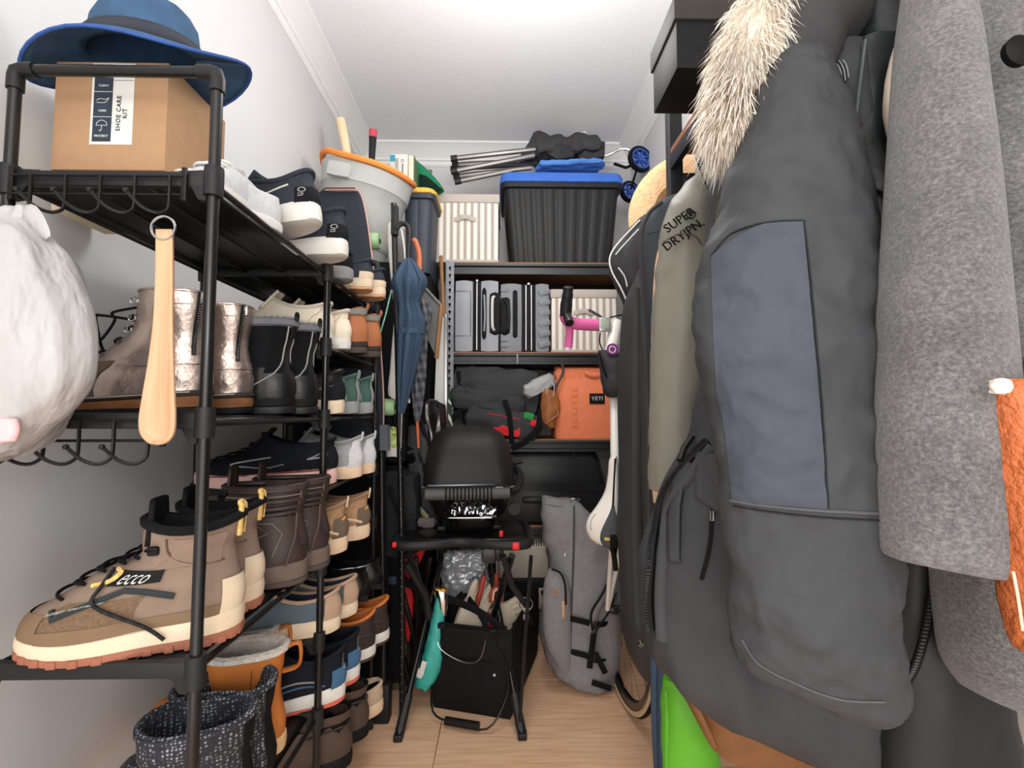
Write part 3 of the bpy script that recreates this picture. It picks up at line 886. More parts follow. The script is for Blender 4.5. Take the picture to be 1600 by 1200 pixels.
# level .51
for k, (xx, yy) in enumerate(((-.415, 1.265), (-.40, 1.36))):
    sneaker(('slate slip-on sneaker with tan heel and cream sole, front of pair', 'slate slip-on sneaker with tan heel, mostly hidden behind its twin')[k], xx, yy, 15, LV(2), m_slateb, m_cream, None, 'slate slip-on sneakers', L=.31,
            lining=M('navy_lining', (44, 50, 64), .85), heel=m_tansu, heel_h=1.0, h=.066, sole_h=(.030, .034), coll=m_tansu)
def dress_shoe(label, x, y, ang, z, mat, group):
    s = low_shoe(.29, .098, .06, .05, (.012, .026), spring=.004)
    t = put('dress_shoe', label, 'shoe', z, 0, y, ang, group, x=x)
    part(t, 'upper', s.upper(), mat)
    part(t, 'sole', s.sole_mb(0, 1.03, .004), m_rub)
    part(t, 'heel_block', MB().prism([(.004, .036), (-.07, .034), (-.07, -.034), (.004, -.036)], .016, Matrix.Translation((0, 0, .008))), m_rub)
    part(t, 'lining', s.lining(.04, .005), m_dark_in)
    part(t, 'laces', s.laces([.5, .62, .74, .86], .4, .0018, .002), m_lace)
    part(t, 'heel_seam', s.stripe([(.95, 2.2), (.5, 2.3), (.05, 2.4)], .0012, .002), m_rub)
m_patent = M('black_polished_leather', (26, 26, 28), .16, var=.1, coat=.6)
dress_shoe('polished black dress shoe behind the slate slip-ons', -.40, 1.47, 10, LV(2), m_patent, 'polished black dress shoes')
dress_shoe('polished black dress shoe at the far end of its shelf', -.385, 1.57, 10, LV(2), m_patent, 'polished black dress shoes')
# level .33: blue running shoes, brown sneakers with orange lining
for k, (xx, yy) in enumerate(((-.405, 1.285), (-.395, 1.375))):
    t, s = sneaker(('navy and blue running shoe with white sole, front of its pair', 'navy and blue running shoe behind its twin below the slip-ons')[k], xx, yy, 18, LV(1), m_navy, m_offw, None, 'navy running shoes',
            heel=m_blue, heel_h=.55, h=.088, sole_h=(.026, .042), lace=m_lace, outsole=M('red_outsole', (200, 96, 80), .6),
            stripes=(([(.35, 1.2), (.55, 1.6), (.35, 2.2)], .0020, m_silver), ([(.25, 1.3), (.35, 1.8), (.2, 2.3)], .0020, m_blue)))
    text_part(t, 'heel_lettering', 'GHOST', .020, m_offw, None, .0002, warp=lambda c, s=s: s.pt(.68 - c.x * 7.0, -(2.88 + c.y * 9.0), .004))
for k, (xx, yy) in enumerate(((-.385, 1.50), (-.368, 1.60))):
    t, s = sneaker(('dark brown leather sneaker with orange lining poking out past the rack', 'dark brown leather sneaker with orange lining behind its twin')[k], xx, yy, 24, LV(1), m_brn, m_offw, None, 'brown orange-lined sneakers',
            lining=m_ornl, coll=m_ornl, h=.100, lace=m_lace, sole_h=(.022, .034), outsole=M('dark_olive_outsole', (70, 64, 54), .7),
            stripes=(([(.3, 1.3), (.45, 1.8), (.3, 2.5)], .003, m_brn), ([(.5, 1.4), (.62, 1.9), (.5, 2.6)], .003, m_brn)))
# fleece lined orange boots and tweed slipper boots, level .33 first bay
def fleece_boot(label, x, y, ang, z):
    s = boot(.26, .105, .185, (.024, .030), front=.42, lean=.02, top_w=.95, dip=.0)
    t = put('winter_boot', label, 'boot', z, 0, y, ang, 'orange fleece-lined boots', x=x)
    mo = M('orange_tan_leather', (192, 116, 56), .5, var=.10, vs=12, bump=.15, bs=60)
    fl = M('cream_fleece', (214, 204, 194), .95, var=.12, vs=90, bump=1.0, bs=160, bd=.006)
    part(t, 'upper', s.upper(16, 30), mo, wr=(.0015, 30, 4.0, .3))
    part(t, 'sole', s.sole_mb(0, 1.03, .005), M('crepe_sole', (216, 180, 134), .7, var=.1))
    part(t, 'lining', s.lining(.07, .012), fl)
    part(t, 'fleece_trim', fur_tuft(s.rim(.009), s, 700, .013, 8), fl, kind='stuff')
    part(t, 'pull_strap', MB().tube(smooth_path([s.pt(.98, PI, .002), s.pt(.98, PI) + V(.028, 0, .006), s.pt(.86, PI) + V(.032, 0, -.006), s.pt(.80, PI, .002)], 12), .011, 8, flat=-.35), mo)
    part(t, 'side_seam', s.stripe([(.9, 1.9), (.5, 1.9), (.1, 2.0)], .0012, .002), M('brown_thread', (150, 88, 44), .7))
    part(t, 'front_flap', s.patch(.80, 1.0, -.5, .5, .004, 3, 6, sides=(1,)), fl)
fleece_boot('orange leather boot with white fleece lining, behind tweed slipper boots', -.475, 1.10, 12, LV(1))
fleece_boot('orange leather boot with white fleece lining, mostly hidden behind its twin', -.535, 1.185, 12, LV(1))
def tweed_mat():
    m, nt, b = base_mat('black_white_tweed', .95, 0)
    v = coords(nt, (1, 1, 1))
    vo = nt.nodes.new('ShaderNodeTexVoronoi'); vo.inputs['Scale'].default_value = 150; vo.inputs['Randomness'].default_value = .35
    nt.links.new(v, vo.inputs['Vector'])
    f2 = noise_tex(nt, v, 60, 3)
    mx = nt.nodes.new('ShaderNodeMath'); mx.operation = 'MULTIPLY_ADD'; mx.inputs[1].default_value = .55; 
    nt.links.new(f2, mx.inputs[0]); nt.links.new(vo.outputs['Distance'], mx.inputs[2])
    nt.links.new(ramp(nt, mx.outputs[0], [(.40, lin((158, 162, 170))), (.56, lin((92, 95, 102))), (.72, lin((40, 41, 46)))]), b.inputs['Base Color'])
    add_bump(nt, b, vo.outputs['Distance'], .8, .002)
    MATS['tweed'] = m
    return m
m_tweed = tweed_mat()
def tweed_boot(label, x, y, ang, z):
    s = boot(.27, .125, .17, (.016, .018), front=.38, lean=.03, top_w=1.02, dip=.0)
    t = put('slipper_boot', label, 'slipper', z, 0, y, ang, 'tweed slipper boots', x=x)
    part(t, 'upper', s.upper(16, 30), m_tweed, wr=(.004, 22, 6.0, .2))
    part(t, 'sole', s.sole_mb(0, 1.03, .003), m_rub)
    part(t, 'lining', s.lining(.10, .010), m_tweed)
    part(t, 'rim', s.rim(.008), m_tweed)
    part(t, 'heel_patch', s.patch(.1, 1.0, 2.75, PI, .004, 6, 5), M('black_felt', (34, 34, 37), .95, bump=.3, bs=200))
tweed_boot('black and white tweed slipper boot on the shelf below the hiking boots', -.452, .92, 14, LV(1))
tweed_boot('black and white tweed slipper boot behind its twin near orange boots', -.462, 1.02, 14, LV(1))
# level .15 bits
brs = M('worn_brown_leather', (76, 62, 54), .5, var=.2)
for k, (xx, yy) in enumerate(((-.395, 1.32), (-.382, 1.43))):
    s = boot(.28, .10, .11, (.016, .03), front=.5, top_w=.85)
    t = put('leather_boot', ('worn brown leather boot on the lowest shelf under the running shoes', 'worn brown leather boot behind its twin on the lowest shelf')[k], 'boot', LV(0), 0, yy, 16, 'worn brown boots', x=xx)
    part(t, 'upper', s.upper(), brs); part(t, 'sole', s.sole_mb(0, 1.03, .004), m_rub); part(t, 'lining', s.lining(.05, .006), m_dark_in)
    part(t, 'heel_seam', s.stripe([(.5, 1.6), (.55, 2.4), (.5, 3.1)], .002, .003), m_brn)
t, s = sneaker('beige slipper with pale sole on the lowest rack shelf', -.372, 1.545, 30, LV(0), M('beige_felt', (190, 166, 142), .9), m_beige, None, None, h=.05, name='slipper', cat='slipper')
# top level: light knit shoes, black cloud-soled runners, small sneakers
sneaker('pale grey knit sneaker lying along the top shelf edge past the corner post', -.475, 1.00, 62, LV(7), m_whitek, m_offw, None, None, L=.21, h=.028, sole_h=(.014, .018), lace=m_offw, lining=m_greysu)
sneaker('small white sneaker toe peeking from behind the cardboard box', -.515, 1.0, 90, LV(7), m_whitek, m_offw, None, None, L=.20, W=.075, h=.03, lace=m_offw)
for k, (xx, yy, a, tl, zo) in enumerate(((-.405, 1.045, -14, -9, .050), (-.385, 1.165, -8, -2, .012))):
    t, s = sneaker(('black running shoe with white sole tipped up on the top shelf', 'black running shoe with chunky white sole beside the skateboard')[k], xx, yy, a, LV(7), m_navyk, m_offw, None, 'black white-soled runners', L=.28, h=.080,
                sole_h=(.026, .040), heel=m_blkknit, heel_h=.45, tilt=tl, zoff=zo, stripes=(([(.55, 1.75), (.62, 2.3)], .0022, m_offw),), lace=m_lace)
    text_part(t, 'heel_lettering', 'On', .034, m_offw, None, .0002, warp=lambda c, s=s: s.pt(.30 - c.x * 6.0, -(2.62 + c.y * 9.0), .004))
for k, (xx, yy) in enumerate(((-.40, 1.45), (-.385, 1.545))):
    sneaker(('small slate sneaker with cream sole on the top shelf beside skateboard', 'small slate sneaker with tan sole at the top far corner')[k], xx, yy, -6, LV(7), m_navyk, m_cream, None, 'small slate sneakers', L=.24, W=.09, h=.065,
            heel=m_cream, heel_h=.3, outsole=M('tan_outsole', (198, 150, 112), .7))
sneaker('low black slip-on shoe with pale piping at the middle post', -.425, 1.335, -6, LV(7), m_blkknit, m_greysu, None, None, L=.25, h=.045)
# ------------------------------------------------------------------ metal shelving at the end wall
m_ham = M('hammered_grey_metal', (120, 122, 126), .35, .35, var=.25, vs=160, bump=.4, bs=260)
m_ham2 = M('hammered_dark_metal', (52, 53, 56), .35, .3, var=.25, vs=160, bump=.4, bs=260)
m_board = M('particle_board', (148, 104, 76), .75, var=.15, vs=90)
m_hole = M('slot_shadow_black', (12, 12, 12), .9)
YS0, YS1 = 2.36, 2.755
XS0, XS1 = -.283, .632
ZT = (.10, .51, .925, 1.352, 1.80)
shelf = thing('shelving_unit', 'grey hammered metal shelving with slotted uprights at the end wall', 'shelving', (XS0, YS0, 0))
for xx, sg in ((XS0, 1), (XS1, -1)):
    for yy, sy in ((YS0, 1), (YS1, -1)):
        mb = MB().box((xx + sg * .02, yy, .905), (.04, .003, 1.81)).box((xx, yy + sy * .02, .905), (.003, .04, 1.81))
        up = part(shelf, 'upright', mb, m_ham)
        hb = MB()
        z = .06
        while z < 1.78:
            hb.lathe([(.0001, 0), (.0065, 0), (.0065, .0012), (.0001, .0012)], 8, Matrix.Translation((xx + sg * .02, yy - sy * .0030, z)) @ Matrix.Rotation(R(90 * sy), 4, 'X'))
            hb.box((xx + sg * .02, yy - sy * .0026, z - .009), (.005, .0012, .012))
            z += .0365
        part(up, 'keyhole_slots', hb, m_hole, kind='stuff')
for z in ZT:
    for yy, sy in ((YS0, 1), (YS1, -1)):
        mb = MB()
        prof = [(0, 0), (-.004, 0), (-.004, -.012), (.010, -.016), (.010, -.038), (-.004, -.042), (-.004, -.054), (.006, -.056), (.006, -.050), (.014, -.040), (.014, -.012), (0, -.008)]
        rings = [[V(xx, yy + sy * (u + .003), z + w) for u, w in prof] for xx in (XS0 + .002, XS1 - .002)]
        part(shelf, 'beam', mb.loft(rings), m_ham2, 25)
    for xx in (XS0, XS1):
        part(shelf, 'side_beam', MB().box((xx, (YS0 + YS1) / 2, z - .03), (.006, YS1 - YS0, .05)), m_ham2)
    part(shelf, 'board', MB().box(((XS0 + XS1) / 2, (YS0 + YS1) / 2, z + .002), (XS1 - XS0 - .01, YS1 - YS0 - .004, .010)), m_board)
part(shelf, 'centre_brace', MB().box((.07, YS0 - .004, ZT[3] - .03), (.010, .008, .05), bev=.002), m_ham)
SZ = lambda i: ZT[i] + .0075

# striped fabric storage boxes
m_strp = wave_mat('striped_linen', [(.30, lin((172, 162, 152))), (.48, lin((226, 218, 208))), (1, lin((236, 229, 220)))], 9.2, 'X', .85, bump=.3)
m_linen = M('grey_linen', (186, 178, 170), .9, var=.06, vs=200, bump=.3, bs=400)
def stripe_box(label, px0, px1, y, z, h, d, rz=0):
    a, b = P(px0, 400, y), P(px1, 400, y)
    w = b.x - a.x; cx = (a.x + b.x) / 2
    t = thing('storage_box', label, 'storage box', (cx, y + d / 2, z), 'striped fabric boxes', world_parts=False, rot=(0, 0, R(rz)))
    part(t, 'body', softbox((0, 0, h / 2 - .01), (w, d, h - .02), 10, .05), m_strp, 60)
    lid = part(t, 'lid', MB().box((0, 0, h - .018), (w + .012, d + .012, .046), bev=.008), m_linen)
    part(t, 'base_hem', MB().box((0, 0, .008), (w + .004, d + .004, .016), bev=.004), m_linen)
    pts = [(-.055, -d / 2 - .004, h * .63), (-.03, -d / 2 - .008, h * .635), (-.018, -d / 2 - .014, h * .655), (.018, -d / 2 - .014, h * .655), (.03, -d / 2 - .008, h * .635), (.055, -d / 2 - .004, h * .63)]
    part(t, 'handle', MB().tube(smooth_path(pts, 16), .012, 6, flat=.35), m_linen)
stripe_box('striped linen storage box on top shelf beside the blue-lidded tote', 674, 779, 2.372, SZ(4), .345, .37)
stripe_box('striped linen storage box on the suitcase shelf behind pink handlebar', 861, 962, 2.40, SZ(3), .318, .33)

# black tote with a blue lid
def tote(label, x0, x1, y, z, h, d, lidcol, lidh, ribs, taper=.04, body=(44, 45, 47), name='storage_tote'):
    w = x1 - x0; cx = (x0 + x1) / 2
    t = thing(name, label, 'storage tote', (cx, y + d / 2, z), world_parts=False)
    mk = M('tote_plastic_%d' % body[0], body, .5, var=.08)
    rings = []
    for zz, k in ((0, 0), (.004, 0), (h * .86, .86), (h * .87, .87)):
        rings.append([V(px, py, zz) for px, py in rrect(w - taper * (1 - zz / h) * 2, d - taper * (1 - zz / h) * 2, .03)])
    part(t, 'body', MB().loft(rings), mk)
    for k in range(ribs):
        u = (k + .5) / ribs - .5
        mb = MB()
        for zz0, zz1 in ((.012, h * .83),):
            f = lambda zz: (u * (w - .06 - taper * 2 * (1 - zz / h)), -(d / 2 - taper * (1 - zz / h)) - .002)
            p0, p1 = f(zz0), f(zz1)
            mb.tube([(p0[0], p0[1], zz0), (p1[0], p1[1], zz1)], w / ribs * .30, 8, flat=.16)
        part(t, 'rib', mb, mk)
    part(t, 'rim', MB().loft([[V(a, b, zz) for a, b in rrect(w + .02 * q, d + .02 * q, .035)] for zz, q in ((h * .84, .2), (h * .85, 1), (h * .90, 1.2), (h * .93, 1.0))]), mk)
    lm = M('lid_%d_%d' % (lidcol[0], lidcol[2]), lidcol, .4, var=.06)
    lid = part(t, 'lid', MB().loft([[V(a, b, zz) for a, b in rrect(w + q, d + q, .045)] for zz, q in ((h * .90, .030), (h * .905, .036), (h * .90 + lidh * .6, .030), (h * .90 + lidh * .92, .016), (h * .90 + lidh, -.02))]), lm)
    for k in range(7):
        part(lid, 'lid_notch', MB().box((-w / 2 + w * (k + .5) / 7, -d / 2 - .019, h * .915), (w / 11, .004, .010), bev=.0015), lm)
    return t
tote('black ribbed storage tote with bright blue lid on the top shelf', P(786, 400, 2.37).x, P(971, 400, 2.37).x, 2.365, SZ(4), .452, .385, (62, 108, 196), .055, 9)

# folded camping wagon lying on the tote
wz = SZ(4) + .45
wag = thing('folding_wagon', 'folded camping wagon with grey poles and blue wheels on the blue-lidded tote', 'wagon', (.25, 2.5, wz))
m_pole = M('grey_pole', (112, 108, 105), .35, .5, var=.1)
m_bfab = M('black_nylon', (58, 58, 60), .66, var=.15, vs=10, bump=.25, bs=60, bd=.004)
for k, (x0, y0, x1, y1, dd) in enumerate(((706, 248, 850, 232, 2.42), (708, 258, 840, 250, 2.50), (706, 268, 835, 243, 2.40), (710, 276, 830, 262, 2.46), (712, 284, 800, 266, 2.40), (706, 264, 860, 254, 2.56))):
    o = part(wag, 'pole', MB().tube([P(x0, y0, dd), P(x1, y1, dd)], .0135, 8), m_pole)
    a, b = P(x0, y0, dd), P(x1, y1, dd); u = (b - a).normalized()
    part(o, 'end_cap', MB().tube([a - u * .006, a + u * .028], .0165, 8), m_plas)
def wheel(root, c, r, name='wheel', ax=(0, 1, 0), w=.028):
    mtx = frame(c, (1, 0, 0), (0, 0, 1))
    x = Vector(ax).normalized()
    mtx = Matrix.Translation(c) @ Vector((0, 0, 1)).rotation_difference(x).to_matrix().to_4x4()
    tyre = part(root, name, MB().lathe([(r * .80, -w / 2), (r * .95, -w / 2), (r, -w * .25), (r, w * .25), (r * .95, w / 2), (r * .80, w / 2), (r * .78, 0)], 28, mtx, False, False), m_rub)
    mb2 = M('wheel_blue', (58, 92, 176), .4)
    part(tyre, 'rim', MB().lathe([(r * .66, -w * .4), (r * .82, -w * .45), (r * .82, w * .45), (r * .66, w * .4)], 28, mtx, False, False), mb2)
    part(tyre, 'hub', MB().lathe([(0, -w * .5), (r * .22, -w * .5), (r * .24, 0), (r * .22, w * .5), (0, w * .5)], 14, mtx), mb2)
    for k in range(8):
        a = 2 * PI * k / 8
        part(tyre, 'spoke', MB().box((r * .45 * math.cos(a), r * .45 * math.sin(a), 0), (r * .5, r * .11, w * .5), rot=a).__class__.add(MB(), [mtx @ v for v in MB().box((r * .45 * math.cos(a), r * .45 * math.sin(a), 0), (r * .5, r * .11, w * .5), rot=a).v], MB().box((0, 0, 0), (1, 1, 1)).f), mb2)
WC1, WC2 = P(1000, 249, 2.44), P(984, 300, 2.56)
wheel(wag, WC1, .070, ax=(.35, -1, .05))
wheel(wag, WC2, .060, ax=(.35, -1, .05))
part(wag, 'handle_tube', MB().tube(smooth_path([P(935, 247, 2.5), P(955, 240, 2.48), P(970, 233, 2.47), P(985, 235, 2.46), WC1], 16), .007, 8), m_steel)
part(wag, 'axle', MB().tube([WC1, WC2], .006, 8).tube([P(960, 256, 2.55), P(978, 262, 2.5), WC1 + V(0, .03, 0)], .008, 8), m_rub)
part(wag, 'fabric_body', softbox(P(885, 238, 2.5), (.34, .20, .07), 18, .45, RY(-4)), m_bfab, wr=(.022, 12, 3.0, .8))
def shard(name, outline, y, th, seed):
    pts = [P(px, py, y) for px, py in outline]; c = sum(pts, Vector()) / len(pts)
    n = len(pts); mb = MB()
    front = [p - V(0, th, 0) * .3 for p in pts]; back = [p + V(0, th, 0) for p in pts]
    mb.v = [c - V(0, th * 1.6, 0)] + front + back + [c + V(0, th * 1.2, 0)]
    for k in range(n):
        q = (k + 1) % n
        mb.f += [[0, 1 + k, 1 + q], [1 + k, 1 + n + k, 1 + n + q, 1 + q], [2 * n + 1, 1 + n + q, 1 + n + k]]
    o = part(wag, name, mb, m_bfab, sharp=20, sub=0)
    return o
shard('fabric_fold', ((812, 246), (818, 236), (826, 224), (834, 208), (842, 205), (852, 209), (866, 218), (872, 232), (850, 240), (830, 248)), 2.44, .03, 1)
shard('fabric_flap', ((898, 232), (904, 214), (912, 212), (922, 222), (930, 220), (945, 223), (944, 245), (925, 250), (905, 248)), 2.45, .03, 2)
shard('fabric_flap', ((862, 226), (880, 221), (900, 228), (896, 246), (870, 250), (855, 240)), 2.42, .03, 3)
part(wag, 'blue_fabric', softbox(P(890, 261, 2.44), (.33, .12, .022), 16, .4, RY(-3)), M('blue_nylon', (84, 132, 206), .6, var=.1), wr=(.008, 18, 5.0, .7))
part(wag, 'pale_flap', softbox(P(905, 217, 2.55), (.09, .05, .05), 8, .6, RY(-15)), M('cream_nylon', (220, 205, 188), .8), wr=(.008, 20, 5.0, .5))

# ------------------------------------------------------------------ suitcase shelf
m_gsh = M('silver_grey_shell', (152, 155, 160), .45, .0, var=.05)
m_gsh2 = M('mid_grey_shell', (128, 131, 136), .48, .0, var=.05)
def case(label, px0, px1, ytop, y, z, d, shell, ridged, group):
    a = P(px0, 500, y); b = P(px1, 500, y); w = b.x - a.x; h = P(px0, ytop, y).z - z
    cx = (a.x + b.x) / 2
    t = thing('suitcase', label, 'suitcase', (cx, y + d / 2, z), group, world_parts=False)
    f = -d / 2
    halves = ((-w * .5, -w * .09), (w * .09, w * .5)) if not ridged else ((-w * .5, -w * .06), (w * .22, w * .5))
    for i, (x0, x1) in enumerate(halves):
        me = softbox(((x0 + x1) / 2, 0, h / 2), (x1 - x0, d, h), 10, .13)
        part(t, 'shell', me, shell, 60)
    xz0, xz1 = halves[0][1], halves[1][0]
    part(t, 'zip_band', softbox(((xz0 + xz1) / 2, .006, h / 2), (xz1 - xz0 + .02, d - .004, h - .006), 10, .10), m_rub)
    for q in ((.3, .7) if ridged else (.5,)):
        part(t, 'zip', MB().tube([(xz0 + (xz1 - xz0) * q, f + .006, .01), (xz0 + (xz1 - xz0) * q, f + .002, h * .5), (xz0 + (xz1 - xz0) * q, f + .006, h - .01)], .003, 6), m_silver)
    if not ridged:
        part(t, 'panel_seam', MB().tube([(-w * .49, f - .002, h * .84), (-w * .14, f - .0035, h * .84), (-w * .14, f - .0035, h * .22), (-w * .49, f - .002, h * .22)], .0012, 5), m_rub)
        hx = w * .17
        hd = part(t, 'side_grip', softbox((hx, f - .004, h * .53), (.022, .016, h * .66), 8, .35), m_rub)
        part(hd, 'grip_bar', MB().tube(smooth_path([(hx, f - .012, h * .28), (hx + .004, f - .02, h * .5), (hx, f - .012, h * .78)], 10), .0045, 8), m_gsh)
        part(t, 'handle_recess', softbox((w * .41, f + .004, h * .53), (w * .24, .03, h * .56), 8, .3), m_rub)
        part(t, 'top_handle', MB().tube(smooth_path([(w * .40, f - .008, h * .30), (w * .36, f - .022, h * .36), (w * .36, f - .022, h * .70), (w * .40, f - .008, h * .76)], 14), .007, 8), m_offw)
    else:
        for k in range(6):
            zz = h * (.12 + .15 * k)
            part(t, 'ridge', softbox((w * .40, f + .012, zz), (w * .24, .04, h * .10), 6, .55, RY(-18)), shell)
        for k in range(4):
            part(t, 'ridge', softbox((-w * .40, f + .016, h * ((.10, .18, .80, .90)[k])), (w * .20, .036, h * .07), 6, .55), shell)
        part(t, 'grip_panel', softbox((-w * .20, f - .001, h * .55), (w * .10, .012, h * .66), 8, .2), m_rub)
        part(t, 'handle_recess', softbox((-w * .40, f + .004, h * .52), (w * .20, .026, h * .52), 8, .35), m_rub)
        part(t, 'top_handle', MB().tube(smooth_path([(-w * .44, f - .004, h * .28), (-w * .34, f - .020, h * .36), (-w * .34, f - .020, h * .66), (-w * .44, f - .004, h * .74)], 14), .008, 8), m_plas)
    part(t, 'lock', MB().box(((xz0 + xz1) / 2, f - .001, h * .985), (.014, .012, .012), bev=.003), m_steel)
case('smooth silver hardshell suitcase on the shelf below the striped box', 711, 779, 437, 2.375, SZ(3), .36, m_gsh, False, 'silver suitcases')
case('grey hardshell suitcase with wavy ridges between suitcase and striped box', 782, 858, 442, 2.385, SZ(3), .36, m_gsh2, True, 'silver suitcases')

# ------------------------------------------------------------------ bags and cooler shelf
m_cool = M('coral_orange_fabric', (230, 132, 92), .7, var=.05, vs=60, bump=.2, bs=300)
def cooler():
    z = SZ(2); y = 2.37
    a, b = P(868, 640, y), P(963, 640, y); w = b.x - a.x; h = P(900, 570, y).z - z; cx = (a.x + b.x) / 2
    t = thing('soft_cooler', 'coral orange soft cooler with black logo patch on the bag shelf', 'cooler', (cx, y + .11, z), world_parts=False)
    rings = []
    for zz, ww, dd in ((0, 1, 1), (.01, 1.02, 1.02), (h * .5, 1.0, 1), (h * .80, .98, .90), (h * .92, .97, .5), (h, .96, .2)):
        rings.append([V(p, q, zz) for p, q in rrect(w * ww, .22 * dd, .018 if dd < .3 else .03)])
    part(t, 'body', MB().loft(rings), m_cool)
    part(t, 'top_fold', softbox((0, -.068, h * .88), (w * .98, .05, h * .17), 8, .25), m_cool)
    part(t, 'grab_handle', MB().tube(smooth_path([(.0, -.100, h * .90), (.03, -.112, h * .86), (.07, -.112, h * .87), (.10, -.098, h * .91)], 12), .011, 6, flat=.4), m_cool)
    gr = part(t, 'lash_grid', MB().box((-.055, -.112, h * .42), (.028, .005, h * .56), bev=.002), m_cool)
    for k in range(7):
        part(gr, 'lash_loop', MB().box((-.055, -.116, h * (.18 + .08 * k)), (.020, .004, .010), bev=.0015), m_cool)
    lg = part(t, 'logo_patch', MB().box((.055, -.1125, h * .54), (.075, .005, .052), bev=.001), m_rub)
    text_part(lg, 'lettering', 'YETI', .026, m_offw, Matrix.Translation((.055, -.1155, h * .54)) @ Matrix.Rotation(R(90), 4, 'X') @ Matrix.Scale(1.15, 4, (1, 0, 0)), .0006)
    part(t, 'side_seam', MB().tube([(-w * .49, -.108, .02), (-w * .49, -.108, h * .8)], .003, 5).tube([(-w * .49, -.111, .02), (w * .49, -.111, .02)], .002, 5), m_cool)
cooler()
def heap(name, label, cat, mb, mat, wr, extras=(), base=None, group=None):
    c = sum(mb.v, Vector()) / len(mb.v)
    t = thing(name, label, cat, base or (c.x, c.y, min(v.z for v in mb.v)), group)
    part(t, 'body', mb, mat, wr=wr)
    for nm, m2, mt2, w2 in extras:
        part(t, nm, m2, mt2, wr=w2)
    return t
bpk = MB(); q = softbox(P(775, 612, 2.50), (.44, .26, .225), 16, .42, RY(4)); bpk = q
heap('backpack', 'slumped black backpack heaped on the shelf beside the orange cooler', 'backpack', bpk, m_bfab, (.016, 9, 2.0, .75),
     (('top_flap', softbox(P(770, 596, 2.42), (.36, .10, .10), 14, .4, RY(-3)), m_bfab, (.010, 14, 5.0, .7)),
      ('front_fold', softbox(P(760, 628, 2.39), (.36, .08, .10), 14, .5, RY(9)), m_bfab, (.014, 13, 1.3, .8)),
      ('blue_lining', softbox(P(827, 605, 2.375), (.05, .03, .035), 6, .6, RY(-40)), M('blue_lining', (66, 122, 190), .6), (.004, 30, 1, 0)),
      ('edge_strap', MB().tube(smooth_path([P(716, 580, 2.37), P(718, 605, 2.365), P(717, 630, 2.37)], 8), .011, 6, flat=.3), m_dark_in, None),
      ('strap_buckle', MB().box(P(738, 572, 2.40), (.02, .01, .014), bev=.003), m_plas, None)))
m_redf = M('red_nylon', (206, 44, 48), .6, var=.08)
heap('backpack', 'black and red backpack with green tag lying under the slumped backpack', 'backpack', softbox(P(785, 660, 2.44), (.36, .20, .13), 14, .4, RY(10)), m_bfab, (.010, 11, 8.0, .6),
     (('red_panel', softbox(P(792, 672, 2.345), (.135, .03, .05), 10, .4, RY(10)), m_redf, (.005, 18, 2, .5)),
      ('red_corner', softbox(P(836, 662, 2.345), (.05, .03, .032), 6, .5, RY(20)), m_redf, None),
      ('green_tag', softbox(P(826, 650, 2.345), (.05, .03, .032), 6, .4, RY(12)), M('green_tag', (44, 142, 70), .6), None),
      ('red_piping', MB().tube(smooth_path([P(762, 646, 2.335), P(790, 651, 2.33), P(812, 655, 2.335)], 8), .0028, 6), m_redf, None),
      ('shoulder_strap', MB().tube(smooth_path([P(788, 625, 2.33), P(795, 645, 2.32), P(798, 668, 2.32), P(800, 692, 2.33)], 12), .012, 6, flat=.3), m_dark_in, None),
      ('hanging_strap', MB().tube(smooth_path([P(845, 640, 2.335), P(840, 668, 2.325), P(820, 690, 2.32), P(800, 700, 2.325)], 12), .014, 6, flat=.3), m_dark_in, None),
      ('side_strap', MB().tube(smooth_path([P(722, 640, 2.34), P(706, 655, 2.335), P(690, 672, 2.335)], 10), .014, 6, flat=.3), m_dark_in, None)))
heap('drawstring_pouch', 'crumpled light grey drawstring pouch above the brown leather pouch', 'pouch', softbox(P(842, 603, 2.36), (.15, .07, .065), 10, .5, RY(-28)), M('pale_grey_nylon', (168, 170, 172), .6, var=.1), (.008, 22, 4.0, .6),
     (('cord', MB().tube(smooth_path([P(862, 596, 2.32), P(854, 608, 2.315), P(856, 622, 2.315), P(864, 618, 2.315), P(866, 604, 2.315), P(862, 596, 2.32)], 18), .0022, 6), M('pale_cord', (196, 194, 190), .7), None),))
heap('leather_pouch', 'brown leather pouch hanging in front of the orange cooler', 'pouch', ctube([(850, 606, 868, 612, 2.335, .018), (846, 622, 874, 626, 2.335, .026), (846, 645, 875, 640, 2.335, .026), (848, 658, 868, 655, 2.335, .022), (858, 668, 866, 668, 2.335, .012)], 16), M('brown_pouch_leather', (150, 92, 48), .42, var=.2, vs=30), (.006, 25, 3.0, .6),
     (('fold_edge', MB().tube(smooth_path([P(852, 662, 2.312), P(862, 655, 2.306), P(872, 646, 2.312), P(868, 630, 2.318)], 10), .0022, 5), m_tansu, None),
      ('strap', MB().tube(smooth_path([P(876, 560, 2.36), P(880, 580, 2.345), P(873, 596, 2.33), P(866, 612, 2.32)], 12), .006, 6, flat=.4), m_brn, None)))
heap('baseball_cap', 'olive cap tucked behind the grey pouch on the bag shelf', 'cap', softbox(P(838, 588, 2.52), (.10, .08, .06), 8, .6), M('olive_fabric', (84, 84, 62), .8, var=.3, vs=40), (.006, 20, 4.0, .3),
     (('brim', softbox(P(846, 594, 2.46), (.08, .06, .012), 6, .5, RY(10)), M('dark_olive_fabric', (52, 52, 42), .8), None),))

